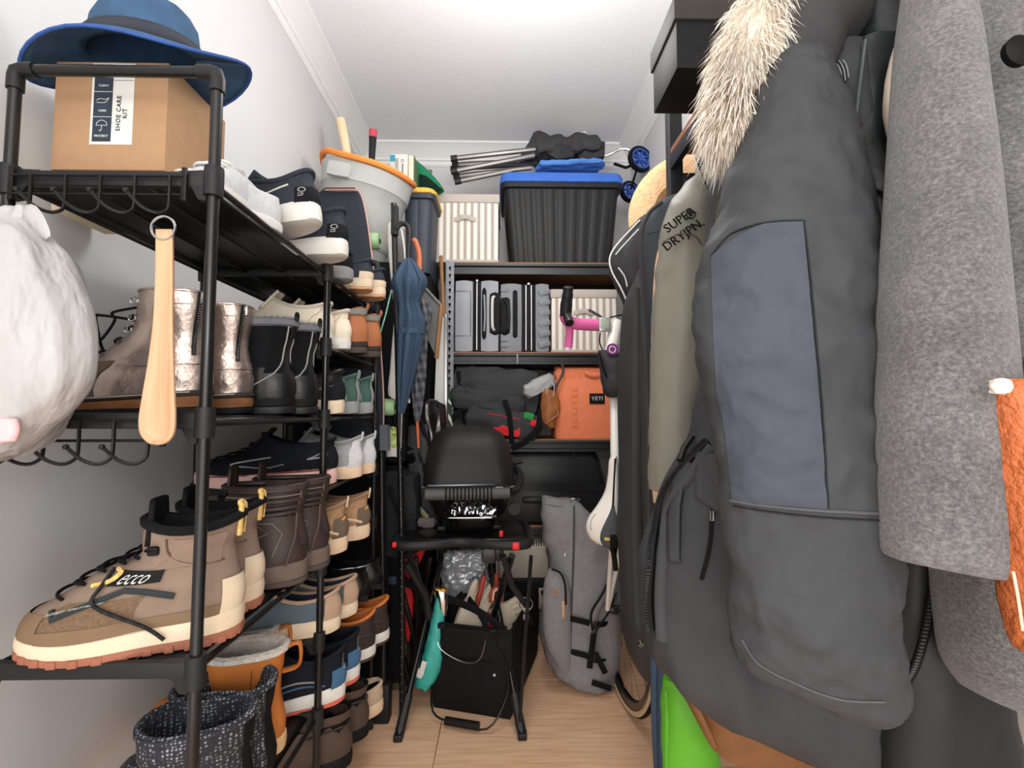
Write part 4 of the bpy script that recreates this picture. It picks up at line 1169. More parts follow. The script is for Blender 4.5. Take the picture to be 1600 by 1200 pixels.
# ------------------------------------------------------------------ black hard case on the lower shelf
def hardcase():
    y = 2.365; z = SZ(1)
    a, b = P(772, 750, y), P(947, 750, y); w = b.x - a.x; cx = (a.x + b.x) / 2
    zl = P(870, 760, y).z; zt = P(870, 694, y).z
    t = thing('hard_case', 'black moulded hard case with domed lid on the lower metal shelf', 'case', (cx, y + .17, z), world_parts=False)
    m = M('black_abs', (40, 41, 43), .36, var=.06)
    h1 = zl - z; h2 = zt - z
    part(t, 'base', MB().box((0, 0, h1 / 2), (w, .34, h1), bev=.02, seg=3), m)
    rings = []
    for zz, k, dk in ((h1, 1.0, 1.0), (h1 + .02, 1.01, 1.01), (h1 + (h2 - h1) * .6, .93, .93), (h1 + (h2 - h1) * .88, .84, .82), (h2, .70, .66)):
        rings.append([V(p, q, zz) for p, q in rrect(w * k, .34 * dk, .05)])
    lid = part(t, 'lid', MB().loft(rings), m, 50)
    part(lid, 'lid_rib', MB().tube(smooth_path([(w * .23, -.165, h1 + .05), (w * .21, -.14, h2 - .012), (w * .16, -.10, h2 + .002)], 8), .006, 6), m)
    part(t, 'seam_rim', MB().loft([[V(p, q, zz) for p, q in rrect(w + .014, .354, .03)] for zz in (h1 - .022, h1 - .018, h1 + .004, h1 + .008)]), m)
    part(t, 'grip', MB().box((-w * .12, -.182, h1 * .66), (.14, .022, .03), bev=.008), m)
    for k in (.20, .62):
        part(t, 'latch', MB().box((w * (k - .0) * .9 - .02, -.176, h1 * .66), (.06, .014, .04), bev=.004), m_plas)
    part(t, 'key_lock', MB().box((w * .22, -.184, h1 * .67), (.045, .006, .016), bev=.002), m_steel)
    part(t, 'key_ring', MB().tube([V(w * .5 + .01, -.178, h1 + .05) + .017 * V(math.cos(q), 0, math.sin(q)) for q in [2 * PI * i / 16 for i in range(16)]], .0015, 5, closed=True), m_steel)
hardcase()
# bins on the lowest tier
m_bin = M('beige_bin_plastic', (196, 184, 168), .5, var=.05)
def bin_():
    y = 2.34; z1 = P(800, 905, y).z; z0 = P(800, 858, y).z
    a, b = P(776, 880, y), P(866, 880, y); w = b.x - a.x; cx = (a.x + b.x) / 2
    lo = thing('drawer_crate', 'black crate with beige front behind the garden bag', 'crate', (cx, y + .17, SZ(0)), world_parts=False)
    hh = z1 - SZ(0) - .002
    part(lo, 'body', MB().box((0, 0, hh / 2), (w + .06, .30, hh), bev=.01), m_plas)
    part(lo, 'front_panel', MB().box((.02, -.152, hh * .42), (w * .8, .008, hh * .6), bev=.003), m_bin)
    part(lo, 'handle_slot', MB().box((.10, -.157, hh * .6), (.05, .004, .02), bev=.002), m_rub)
    t = thing('vented_bin', 'beige plastic bin with vented slots on the lowest shelf', 'bin', (cx, y + .15, z1), world_parts=False)
    H = z0 - z1
    part(t, 'body', MB().loft([[V(p, q, zz) for p, q in rrect(w * k, .28 * k, .015)] for zz, k in ((0, .94), (.004, .95), (H, 1.0), (H + .004, 1.0))]), m_bin)
    top = part(t, 'sloped_top', MB().loft([[V(p, q + .05 * s, zz) for p, q in rrect(w * k, .28 * kd, .012)] for zz, k, kd, s in ((H + .004, 1.0, 1.0, 0), (H + .07, .98, .55, 1), (H + .075, .97, .5, 1))]), m_bin)
    for k in range(22):
        x = -w * .46 + w * .92 * k / 21
        part(top, 'vent_slot', MB().box((x, -.128, H + .018), (.0035, .012, .022), rot=RX(-38)), m_rub)
bin_()
# ------------------------------------------------------------------ on and around the rack
m_card = M('kraft_cardboard', (168, 133, 101), .8, var=.04, vs=60, bump=.1, bs=300)
def carebox():
    y0 = .80; z = LV(7)
    a, b = P(82, 250, y0), P(257, 250, y0)
    w = b.x - a.x; h = P(150, 97, y0).z - z; d = .165; cx = (a.x + b.x) / 2
    t = thing('cardboard_box', 'kraft cardboard shoe care box with white label on the rack top', 'box', (cx, y0 + d / 2, z), world_parts=False)
    hl = h * .17
    part(t, 'tray', MB().box((0, 0, hl / 2), (w, d, hl - .001), bev=.0015), m_card)
    part(t, 'lid', MB().box((0, 0, hl + (h - hl) / 2), (w + .003, d + .003, h - hl - .001), bev=.0015), m_card)
    lx = w * .02; f = -d / 2 - .0022
    wl = w * .38; lh = h * .62; zc = h - lh / 2 - .004
    lab = part(t, 'label_sticker', MB().box((lx, f, zc), (wl, .0008, lh)), m_offw)
    mk = M('slate_print', (52, 60, 72), .6)
    part(lab, 'dark_panel', MB().box((lx - wl * .22, f - .0006, zc + lh * .01), (wl * .44, .0006, lh * .95)), mk)
    RXm = Matrix.Rotation(R(90), 4, 'X')
    for k, nm in enumerate(('PROTECT', 'CARE', 'CLEAN')):
        zz = zc - lh * .40 + k * lh * .31
        text_part(lab, 'lettering', nm, .0052, m_offw, Matrix.Translation((lx - wl * .22, f - .0012, zz)) @ RXm)
        part(lab, 'divider', MB().box((lx - wl * .22, f - .0012, zz + lh * .235), (wl * .44, .0004, .0008)), m_offw)
    ic = V(lx - wl * .22, f - .0014, zc - lh * .27)
    part(lab, 'umbrella_icon', MB().tube([ic + V(.009 * math.cos(q), 0, .009 * math.sin(q)) for q in [PI * i / 10 for i in range(11)]] + [ic + V(-.009, 0, 0), ic + V(.009, 0, 0)], .0005, 4).tube([ic, ic - V(0, 0, .008), ic - V(.002, 0, .010), ic - V(.004, 0, .008)], .0005, 4), m_offw)
    ih = ic + V(0, 0, lh * .31)
    part(lab, 'hand_icon', MB().tube(smooth_path([ih + V(-.010, 0, 0), ih + V(-.004, 0, .003), ih + V(.004, 0, .001), ih + V(.010, 0, .004), ih + V(.004, 0, -.004), ih + V(-.010, 0, -.004)], 14), .0005, 4), m_offw)
    text_part(lab, 'lettering', 'SHOE CARE\nKIT', .0105, mk, Matrix.Translation((lx + wl * .24, f - .0010, zc - lh * .12)) @ RXm @ Matrix.Rotation(R(90), 4, 'Z'), space=1.15)
    text_part(lab, 'lettering', 'ecco', .0125, mk, Matrix.Translation((lx + wl * .24, f - .0010, zc + lh * .40)) @ RXm)
    part(lab, 'rule', MB().box((lx + wl * .24, f - .0008, zc + lh * .29), (wl * .48, .0004, .0006)), mk)
    return cx, y0, z + h, w, d
bx, by, bz, bw, bd_ = carebox()
# blue canvas hat on the box
m_hat = M('blue_canvas', (62, 88, 116), .85, var=.16, vs=30, bump=.3, bs=300)
hat = thing('sun_hat', 'blue canvas bucket hat slouched on the cardboard box', 'hat', (bx + .03, by + .06, bz))
def hat_brim(u, v):
    th = 2 * PI * u
    r = .085 + .085 * v
    droop = -.028 * v ** 1.4 * (1 + .9 * math.cos(th + 2.2)) + .012 * math.sin(3 * th + .6) * v
    return (bx + .02 + r * 1.05 * math.cos(th), by + .04 + r * .72 * math.sin(th), bz + .036 + droop)
part(hat, 'brim', MB().grid(hat_brim, 40, 6), m_hat, solid=.003)
cr = []
for zz, k in ((0, 1.0), (.02, 1.0), (.06, .95), (.085, .80), (.095, .4)):
    cr.append([V(bx + .02 + .09 * k * math.cos(q), by + .04 + .062 * k * math.sin(q), bz + .036 + zz) for q in [2 * PI * i / 30 for i in range(30)]])
part(hat, 'crown', MB().loft(cr, False, True), m_hat, wr=(.006, 20, 3.0, .4))
part(hat, 'sweatband', MB().loft([[V(bx + .02 + .098 * math.cos(q), by + .04 + .070 * math.sin(q), bz + .036 + zz) for q in [2 * PI * i / 30 for i in range(30)]] for zz in (.0, .022)], False, False), M('charcoal_band', (60, 62, 70), .8), solid=.002)
part(hat, 'brim_edge', MB().tube([V(*hat_brim(i / 40, 1)) for i in range(40)], .0028, 6, closed=True), M('royal_blue_binding', (56, 86, 150), .8))
# little box at the wall end
t = thing('paper_box', 'beige paper box at the wall end of the rack top', 'box', (-.785, .93, LV(7)))
part(t, 'body', MB().box((-.790, .93, LV(7) + .09), (.06, .12, .18), bev=.002), M('beige_paper', (214, 198, 168), .8))
part(t, 'lid', MB().box((-.790, .93, LV(7) + .188), (.064, .124, .03), bev=.002), M('navy_paper', (46, 62, 84), .8))

# wooden shoehorn on a ring
sh = thing('shoehorn', 'long pale wooden shoehorn hanging from a steel ring', 'shoehorn', P(245, 690, HY - .03))
yh = HY - .030
rows = ((243, 268, 358), (242, 268, 430), (239, 267, 500), (232, 268, 560), (222, 270, 620), (217, 271, 655), (219, 269, 675), (228, 262, 687), (238, 252, 691))
def horn(u, v):
    x0, x1, yy = interp(rows, u)
    p = P(x0 + (x1 - x0) * v, yy, yh + .008 * (1 - (2 * v - 1) ** 2) * min(1, u * 1.6) * min(1, (1 - u) * 4))
    return p
m_beech = wood_mat('beech_wood', (186, 140, 104), (196, 152, 116), (204, 164, 130), (40, 40, 3), .5, 2.0)
part(sh, 'blade', MB().grid(horn, 34, 10), m_beech, solid=.0045, off=1)
rc = P(255, 356, yh)
part(sh, 'ring', MB().tube([rc + V(.017 * math.cos(q), 0, .017 * math.sin(q)) for q in [2 * PI * i / 24 for i in range(24)]], .0018, 6, closed=True), m_steel)

# white plastic bag
m_poly = M('white_polythene', (170, 168, 167), .36, var=.02, bump=.6, bs=22, bd=.02, stretch=(1, 1, .35))
bag = thing('plastic_bag', 'knotted white plastic bag hanging from the hook rail', 'bag', P(40, 700, .70))
rowsb = [(18, 344, 44, 346, .672, .014), (4, 372, 66, 372, .672, .035), (-22, 420, 92, 415, .672, .055), (-44, 480, 115, 478, .67, .062), (-60, 545, 127, 540, .67, .062), (-66, 610, 124, 596, .67, .062), (-64, 660, 100, 640, .67, .058), (-50, 700, 60, 680, .67, .05), (-30, 716, 20, 702, .67, .03)]
bm_ = ctube(rowsb, 110, 90)
part(bag, 'body', bm_, m_poly, sharp=70, wr=(.011, 13, 3.0, .9, (1, 1, .22)))
part(bag, 'knot', softbox(P(30, 345, .672), (.035, .028, .03), 10, .5), m_poly, wr=(.006, 40, 2.0, .6))
for a, b, c in (((30, 340), (10, 338), (-14, 366)), ((34, 340), (50, 336), (76, 372))):
    part(bag, 'knot_tail', MB().tube(smooth_path([P(*a, .67), P(*b, .662), P(*c, .66)], 10), [.012, .012, .013, .014, .014, .014, .013, .012, .010, .008, .004], 8, flat=.4), m_poly)
part(bag, 'red_print', softbox(P(-2, 672, .622), (.045, .012, .03), 6, .5), M('pink_print', (226, 176, 178), .5))

# ------------------------------------------------------------------ skateboard behind the rack end
sk = thing('skateboard', 'black grip-tape skateboard with green wheels standing behind the rack', 'skateboard', P(575, 715, 1.80))
m_grip = M('grip_tape', (50, 53, 60), .95, var=.18, vs=300, bump=.6, bs=500)
m_ply = M('pink_ply', (206, 160, 148), .6)
yk = 1.775
rowk = ((510, 556, 294), (495, 566, 308), (491, 574, 340), (494, 581, 390), (499, 588, 450), (504, 595, 530), (507, 600, 610), (507, 600, 670), (512, 596, 705), (530, 580, 722))
rings = []
def deck(u, v, o=0):
    x0, x1, yy = interp(rowk, u)
    k = .03 * max(0, 1 - u / .16) ** 1.5 + .03 * max(0, (u - .84) / .16) ** 1.5
    return P(x0 + (x1 - x0) * v, yy, yk - k + .004 * (2 * v - 1) ** 2)
part(sk, 'deck', MB().grid(deck, 40, 8), m_ply, solid=.010, off=0)
part(sk, 'grip_sheet', MB().grid(lambda u, v: Vector(deck(.006 + .988 * u, .015 + .97 * v)) - V(0, .0070, 0), 40, 8), m_grip, solid=.0012)
m_whl = M('pale_green_urethane', (170, 206, 158), .45)
for yy, xx in ((377, 583), (636, 607)):
    for sg, px in ((1, xx), (-1, xx - 62)):
        c = P(px, yy, yk + .07)
        whl = part(sk, 'wheel', MB().lathe([(.010, -.026), (.026, -.026), (.032, -.018), (.032, .018), (.026, .026), (.010, .026)], 20, Matrix.Translation(c) @ Matrix.Rotation(R(90), 4, 'Y')), m_whl)
        part(whl, 'bearing', MB().lathe([(0, -.0275), (.010, -.0275), (.010, .0275), (0, .0275)], 12, Matrix.Translation(c) @ Matrix.Rotation(R(90), 4, 'Y')), m_rub)
    c = P(xx - 31, yy, yk + .065)
    tr = part(sk, 'truck', MB().box(c, (.13, .025, .03), bev=.006).box(c - V(0, .035, 0), (.06, .07, .06), bev=.006), m_rub)
    part(tr, 'riser_pad', MB().box(c - V(0, .055, -.0), (.09, .014, .10), bev=.003), m_offw)

# ------------------------------------------------------------------ stacked black luggage behind
m_lug = M('black_ballistic_nylon', (30, 30, 33), .75, var=.12, vs=40, bump=.3, bs=400)
def lug(label, x0, x1, y0, y1, z0, z1, feet, nm='soft_suitcase'):
    t = thing(nm, label, 'suitcase', ((x0 + x1) / 2, (y0 + y1) / 2, z0))
    f = .03 if feet else 0
    part(t, 'body', softbox(((x0 + x1) / 2, (y0 + y1) / 2, (z0 + z1 + f) / 2), (x1 - x0, y1 - y0, z1 - z0 - f), 10, .07), m_lug)
    xc = (x0 + x1) / 2
    part(t, 'front_pocket', softbox((xc, y0 + .002, z0 + (z1 - z0) * .42), ((x1 - x0) * .78, .04, (z1 - z0) * .55), 8, .12), m_lug)
    part(t, 'zip', MB().tube([(x0 + .03, y0 - .004, z0 + (z1 - z0) * .84), (x1 - .03, y0 - .004, z0 + (z1 - z0) * .84)], .004, 6), m_rub)
    part(t, 'carry_handle', MB().tube(smooth_path([(x1 - .004, (y0 + y1) / 2 - .06, z0 + (z1 - z0) * .5), (x1 + .016, (y0 + y1) / 2 - .03, z0 + (z1 - z0) * .5), (x1 + .016, (y0 + y1) / 2 + .03, z0 + (z1 - z0) * .5), (x1 - .004, (y0 + y1) / 2 + .06, z0 + (z1 - z0) * .5)], 12), .009, 8), m_rub)
    if feet:
        for xx in (x0 + .05, x1 - .05):
            for yy in (y0 + .05, y1 - .05):
                part(t, 'caster', MB().lathe([(0, -.012), (.024, -.012), (.026, 0), (.024, .012), (0, .012)], 14, Matrix.Translation((xx, yy, z0 + .026)) @ Matrix.Rotation(R(90), 4, 'Y')), m_rub)
    return t
lug('tall black fabric suitcase standing on the floor behind the skateboard', -.80, -.385, 1.90, 2.175, 0, .86, True)
t = lug('black fabric suitcase with red badge stacked under the grey bucket', -.815, -.375, 1.885, 2.175, .865, 1.66, False)
bc = P(593, 443, 1.86)
bd2 = part(t, 'badge', MB().lathe([(0, -.003), (.022, -.003), (.022, .003), (0, .003)], 18, Matrix.Translation(bc) @ Matrix.Rotation(R(90), 4, 'X')), m_offw)
part(bd2, 'badge_centre', MB().lathe([(0, -.004), (.017, -.004), (.017, .004), (0, .004)], 18, Matrix.Translation(bc) @ Matrix.Rotation(R(90), 4, 'X')), M('badge_red', (150, 40, 46), .5))

# ------------------------------------------------------------------ grey bucket with orange rope-handled rim
def tub():
    zc = 1.685
    c = P(560, 350, 2.06); cx, cy = c.x - .028, 2.07
    t = thing('garden_bucket', 'translucent grey garden bucket with orange rim handle holding tools', 'bucket', (cx, cy, zc), world_parts=False, rot=(R(5), R(11), 0))
    m = M('frosted_grey_plastic', (176, 178, 174), .4, var=.06, trans=.0, sss=.3)
    H = P(560, 258, 1.95).z - zc
    prof = [(.115, 0), (.122, .005), (.135, H * .25), (.138, H * .26), (.160, H * .62), (.172, H * .78), (.180, H * .80), (.186, H * .97), (.190, H)]
    o = part(t, 'body', MB().lathe(prof, 36, None, True, False), m, solid=.004)
    mo = M('orange_rubber', (232, 138, 66), .55, var=.05)
    pts = []
    for i in range(40):
        q = 2 * PI * i / 40
        lift = .030 * max(0, math.cos(q - R(215))) ** 6 + .030 * max(0, math.cos(q - R(35))) ** 6
        pts.append((.192 * math.cos(q), .192 * math.sin(q), H + lift))
    part(t, 'rim', MB().tube(pts, .0125, 8, closed=True), mo)
    part(t, 'band', MB().lathe([(.1305, H * .20), (.136, H * .205), (.137, H * .235), (.1335, H * .24)], 36, None, False, False), M('grey_band', (118, 120, 118), .5))
    part(t, 'lug', softbox((-.05, -.185, H * .86), (.09, .03, .055), 6, .3), m)
    return cx, cy, zc, H
tx, ty, tz, tH = tub()
def tool(name, label, cat, top, bot, r, mat, cap):
    t = thing(name, label, cat, bot)
    u = (Vector(top) - Vector(bot))
    pts = [Vector(bot) + u * k for k in (0, .1, .5, .9, 1)]
    part(t, 'handle', MB().tube(pts, [r * .9, r, r * .95, r * 1.15, r * 1.05], 12), mat)
    if cap: part(t, 'end_cap', MB().tube([Vector(bot) + u * .90, Vector(bot) + u * 1.01], r * 1.25, 12), cap)
    part(t, 'head', MB().box(Vector(bot) + V(0, 0, .02), (.05, .03, .05), bev=.006), m_steel)
tool('mallet', 'pale wooden tool handle sticking up out of the grey bucket', 'hand tool', P(532, 186, 2.05), P(556, 312, 2.09), .0185, M('pale_wood', (226, 204, 168), .6), None)
tool('hand_rake', 'black tool grip with red end sticking out of the bucket', 'hand tool', P(583, 205, 2.12), P(578, 310, 2.12), .0145, m_plas, M('red_cap', (196, 70, 86), .5))
# yellow-lidded tote, books and cap beside the bucket
tote('black storage tote with yellow lid squeezed beside the striped box', P(629, 350, 2.17).x, P(676, 350, 2.17).x, 2.165, 1.70, .40, .36, (232, 184, 74), .03, 2, .015, (58, 64, 74))
t = thing('support_case', 'dark case standing under the yellow-lidded tote', 'case', ((P(629, 350, 2.2).x + P(676, 350, 2.2).x) / 2, 2.34, 0))
xx = (P(629, 350, 2.2).x + P(676, 350, 2.2).x) / 2
# (kept narrow: it fills the slot between the luggage and the shelving)
part(t, 'body', softbox((xx + .0, 2.34, .848), (.13, .30, 1.696), 8, .05), m_lug)
part(t, 'strap', MB().box((xx, 2.187, .9), (.03, .004, 1.0), bev=.001), m_dark_in)
def pack(name, label, cat, px0, px1, py0, py1, y, d, mat, extra=None):
    a = P(px0, py1, y); b = P(px1, py0, y)
    t = thing(name, label, cat, ((a.x + b.x) / 2, y + d / 2, a.z), world_parts=False)
    w = b.x - a.x; h = b.z - a.z
    part(t, 'carton', MB().box((0, 0, h / 2), (w, d, h), bev=.001), mat)
    if extra: extra(t, w, h, d)
    return t
def deco(t, w, h, d):
    mt = M('teal_print', (58, 148, 178), .6)
    part(t, 'teal_corner', MB().box((-w * .36, -d / 2 - .0008, h * .86), (w * .28, .0012, h * .22)), mt)
    mg = M('grey_print', (120, 116, 110), .6)
    part(t, 'round_mark', MB().tube([V(w * .22, -d / 2 - .001, h * .78) + .006 * V(math.cos(q), 0, math.sin(q)) for q in [2 * PI * i / 12 for i in range(12)]], .0012, 5, closed=True), mg)
    for x, z0_, z1_, ww in ((.22, .30, .68, .006), (-.06, .30, .86, .003), (-.16, .52, .86, .004)):
        part(t, 'print_line', MB().box((w * x, -d / 2 - .0006, h * (z0_ + z1_) / 2), (ww, .0008, h * (z1_ - z0_))), mg)
pz = P(620, 288, 2.20)
pack('white_carton', 'white carton with teal corner standing behind the orange bucket rim', 'box', 609, 637, 241, 287, 2.18, .05, m_offw, deco)
pack('picture_book', 'thin book with green spine beside the white carton', 'book', 638, 647, 243, 287, 2.19, .10, M('cream_paper', (222, 212, 190), .7), lambda t, w, h, d: part(t, 'cover', MB().box((w * .5, 0, h * .5), (.004, d, h)), M('green_cover', (104, 130, 96), .6)))
t = thing('sports_cap', 'green fabric cap leaning behind the striped storage box', 'cap', P(668, 292, 2.30))
part(t, 'crown', ctube([(645, 250, 652, 252, 2.32, .01), (644, 262, 668, 266, 2.32, .04), (646, 280, 688, 288, 2.32, .05), (648, 296, 694, 298, 2.32, .05)], 20), M('green_canvas', (36, 120, 84), .8, var=.1))
part(t, 'lining', ctube([(655, 272, 668, 276, 2.262, .004), (655, 284, 684, 290, 2.262, .006), (656, 298, 690, 298, 2.262, .006)], 12), M('dark_green_lining', (22, 52, 44), .8))
# little hook on the end wall
t = thing('wall_hook', 'tiny dark screw hook on the end wall', 'hook', P(664, 268, YB - .006))
hc = P(672, 268, YB - .022)
part(t, 'shank', MB().tube([P(655, 266, YB), hc + V(-.016, 0, 0)], .002, 6), m_steel)
part(t, 'eye', MB().tube([hc + V(.009 * math.cos(q), 0, .009 * math.sin(q)) for q in [2 * PI * i / 14 for i in range(14)]], .0028, 6, closed=True), m_rub)

# ------------------------------------------------------------------ umbrellas and sticks hung at the rack end
m_ublue = M('slate_blue_nylon', (58, 75, 96), .6, var=.10, vs=14)
def plaid_mat():
    m, nt, b = base_mat('charcoal_plaid', .7, 0)
    v = coords(nt, (1, 1, 1), rot=(0, R(12), 0))
    out = None
    for ax, sc in (('X', 14), ('Z', 9)):
        w = nt.nodes.new('ShaderNodeTexWave'); w.wave_type = 'BANDS'; w.bands_direction = ax
        w.inputs['Scale'].default_value = sc
        nt.links.new(v, w.inputs['Vector'])
        r = ramp(nt, w.outputs['Fac'], [(.42, lin((54, 55, 60))), (.56, lin((104, 106, 112)))])
        if out is None: out = r
        else:
            mx = nt.nodes.new('ShaderNodeMixRGB'); mx.inputs[0].default_value = .5
            nt.links.new(out, mx.inputs[1]); nt.links.new(r, mx.inputs[2]); out = mx.outputs[0]
    nt.links.new(out, b.inputs['Base Color'])
    return m
def brolly(label, rows, mat, tip0, tip1, tipmat, handle, d, group, hmat, pleats=8):
    t = thing('umbrella', label, 'umbrella', tip1, group)
    part(t, 'canopy', ctube(rows, 40, 30, 1.0, pleats, .22), mat, 60)
    for k in range(4):
        lx = [interp(rows, q / 10) for q in range(11)]
        part(t, 'rib_fold', MB().tube([P(r_[0] + (r_[2] - r_[0]) * (.18 + .22 * k), r_[1], r_[4] - r_[5] * .95) for r_ in lx], .0028, 5), mat)
    part(t, 'ferrule', MB().tube([P(*tip0, d), tip1], [.006, .0045], 8), tipmat)
    sp = interp(rows, .62)
    part(t, 'tie_band', ctube([(sp[0] - 1, sp[1] - 8, sp[2] + 1, sp[3] - 8, sp[4], sp[5] * 1.08), (sp[0] - 1, sp[1], sp[2] + 1, sp[3], sp[4], sp[5] * 1.08)], 24, 2), mat)
    part(t, 'handle', MB().tube(smooth_path([P(*q, d) for q in handle], 18), .010, 8), hmat)
brolly('slate blue folded umbrella hanging beside the rack end', [(633, 404, 644, 404, 1.74, .012), (623, 418, 654, 416, 1.74, .03), (611, 442, 668, 438, 1.74, .048), (618, 462, 660, 462, 1.74, .036), (622, 478, 655, 478, 1.74, .030), (621, 500, 664, 500, 1.74, .036), (620, 540, 660, 540, 1.74, .034), (620, 580, 650, 580, 1.74, .03), (621, 620, 640, 620, 1.74, .02), (622, 646, 632, 646, 1.74, .012)],
       m_ublue, (627, 646), P(626, 700, 1.74), m_steel, ((638, 420), (638, 390), (640, 365), (636, 352), (626, 350), (619, 358)), 1.74, 'folded umbrellas', m_plas)
brolly('charcoal plaid folded umbrella behind the blue umbrella', [(650, 470, 668, 470, 1.86, .02), (648, 490, 676, 486, 1.86, .032), (648, 520, 670, 515, 1.86, .028), (644, 545, 668, 540, 1.86, .03), (641, 580, 666, 580, 1.86, .03), (642, 610, 664, 610, 1.86, .026), (645, 640, 660, 640, 1.86, .016), (648, 658, 656, 658, 1.86, .01)],
       plaid_mat(), (652, 658), P(654, 700, 1.86), M('orange_shaft', (200, 100, 62), .45), ((656, 480), (655, 440), (655, 400), (652, 385), (648, 375), (646, 378)), 1.86, 'folded umbrellas', M('orange_wood_handle', (196, 110, 74), .5))
# black folding pole with holes, standing on the floor
t = thing('trekking_pole', 'black adjustment pole dotted with holes standing behind the grill cart', 'pole', (P(629, 1098, 1.76).x, 1.76, 0))
pt0, pt1 = V(P(629, 1098, 1.76).x, 1.76, 0), P(615, 318, 1.76)
part(t, 'shaft', MB().tube([pt0, P(628, 850, 1.76), P(620, 500, 1.78), pt1], .011, 10), m_blk)
hb = MB()
for k in range(34):
    q = pt0.lerp(P(627, 650, 1.76), (k + 1) / 35)
    hb.box(q - V(0, .0112, 0), (.003, .002, .004))
part(t, 'hole_dots', hb, M('grey_dot', (120, 120, 122), .4), kind='stuff')
part(t, 'top_clamp', MB().box(P(617, 345, 1.75), (.026, .02, .11), bev=.004), m_plas)
# white flat stick
t = thing('hockey_stick', 'long white wooden stick with broad blade behind the umbrellas', 'stick', P(613, 640, 1.80))
part(t, 'shaft', ctube([(606, 350, 612, 347, 1.80, .006), (606, 380, 616, 380, 1.80, .008), (611, 440, 620, 440, 1.80, .008), (617, 490, 624, 490, 1.80, .008)], 12), m_offw)
part(t, 'blade', ctube([(617, 488, 624, 488, 1.80, .008), (613, 530, 624, 530, 1.80, .01), (609, 580, 626, 580, 1.80, .012), (607, 618, 640, 622, 1.80, .012), (628, 626, 640, 630, 1.80, .008)], 14), m_offw)
t = thing('webbing_strap', 'thin pale strap hanging between the pole and the umbrella handles', 'strap', P(633, 410, 1.82))
part(t, 'strap', ctube([(625, 358, 629, 358, 1.82, .003), (630, 385, 633, 385, 1.82, .003), (632, 412, 635, 412, 1.82, .003)], 8), m_offw)
part(t, 'loop', MB().tube([P(625, 358, 1.82), P(628, 352, 1.82), P(631, 358, 1.82)], .003, 6), m_offw)
t = thing('bungee_cord', 'thin green speckled cord hanging by the skateboard edge', 'cord', P(594, 520, 1.72))
part(t, 'cord', MB().tube([P(612, 452, 1.72), P(603, 490, 1.72), P(594, 521, 1.72)], .0028, 6), M('green_cord', (130, 196, 160), .7, var=.5, vs=200))
part(t, 'end_knot', MB().box(P(612, 450, 1.72), (.01, .01, .012), bev=.003), m_rub)
# folded table and boards between luggage and shelving
m_tan = M('tan_wood_edge', (150, 108, 70), .55, var=.15)
def slab(name, label, cat, quad, y, th, mat, edge=None, legs=True):
    """leaning flat board given by four photo corners at distance y"""
    t = thing(name, label, cat, min((P(px, py, y) for px, py in quad), key=lambda p: p.z))
    pts = [P(px, py, y) for px, py in quad]
    back = [p + V(.004, th, 0) for p in pts]
    part(t, 'panel', MB().add(pts + back, [[0, 1, 2, 3], [7, 6, 5, 4], [0, 4, 5, 1], [1, 5, 6, 2], [2, 6, 7, 3], [3, 7, 4, 0]]), mat)
    if edge:
        part(t, 'edge_strip', MB().tube([pts[1] - V(0, .004, 0), pts[2] - V(0, .004, 0)], .010, 6), edge)
        part(t, 'corner_guard', MB().tube([pts[0] - V(0, .004, 0), pts[1] - V(0, .004, 0)], .006, 6), M('grey_guard', (120, 118, 114), .5))
    return t
slab('folding_table', 'grey folded table top with wooden edge behind the umbrellas', 'table', ((655, 440), (690, 478), (682, 560), (664, 520)), 2.05, .03, M('grey_laminate', (98, 98, 96), .5), m_tan)
slab('foam_board', 'white foam board wedged beside the shelving upright', 'panel', ((684, 490), (697, 492), (697, 700), (676, 704)), 2.20, .012, m_offw, m_steel)
t = thing('wooden_stick', 'brown wooden broom stick beside the shelving upright', 'stick', (P(696, 590, 2.26).x, 2.26, 0))
part(t, 'shaft', MB().tube([(P(699, 700, 2.26).x, 2.26, 0), P(697, 575, 2.26), P(689, 400, 2.30)], .009, 8), m_tan)
part(t, 'white_sleeve', MB().tube([P(697, 600, 2.26), P(697, 572, 2.26)], .0105, 8), m_offw)
# leaf pattern roll
def leaf_mat():
    m, nt, b = base_mat('leaf_print', .8, 0)
    v = coords(nt)
    w = nt.nodes.new('ShaderNodeTexWave'); w.wave_type = 'RINGS'; w.inputs['Scale'].default_value = 6; w.inputs['Distortion'].default_value = 9; w.inputs['Detail'].default_value = 1
    nt.links.new(v, w.inputs['Vector'])
    nt.links.new(ramp(nt, w.outputs['Fac'], [(.86, lin((38, 58, 46))), (.93, lin((206, 214, 196)))]), b.inputs['Base Color'])
    return m
t = thing('ironing_board', 'dark green leaf-print ironing board standing beside the shelving', 'ironing board', (P(692, 690, 2.24).x, 2.24, 0))
part(t, 'cover', ctube([(686, 585, 698, 585, 2.23, .012), (683, 605, 702, 605, 2.23, .014), (683, 640, 706, 640, 2.23, .014), (684, 720, 708, 720, 2.23, .014), (684, 900, 708, 900, 2.23, .014)], 14), leaf_mat())
part(t, 'leg', MB().tube([P(690, 895, 2.235), (P(690, 895, 2.235).x, 2.235, 0)], .008, 8), m_blk)
part(t, 'cord', MB().tube([P(693, 590, 2.215), P(694, 640, 2.212), P(692, 700, 2.212)], .003, 6), m_offw)
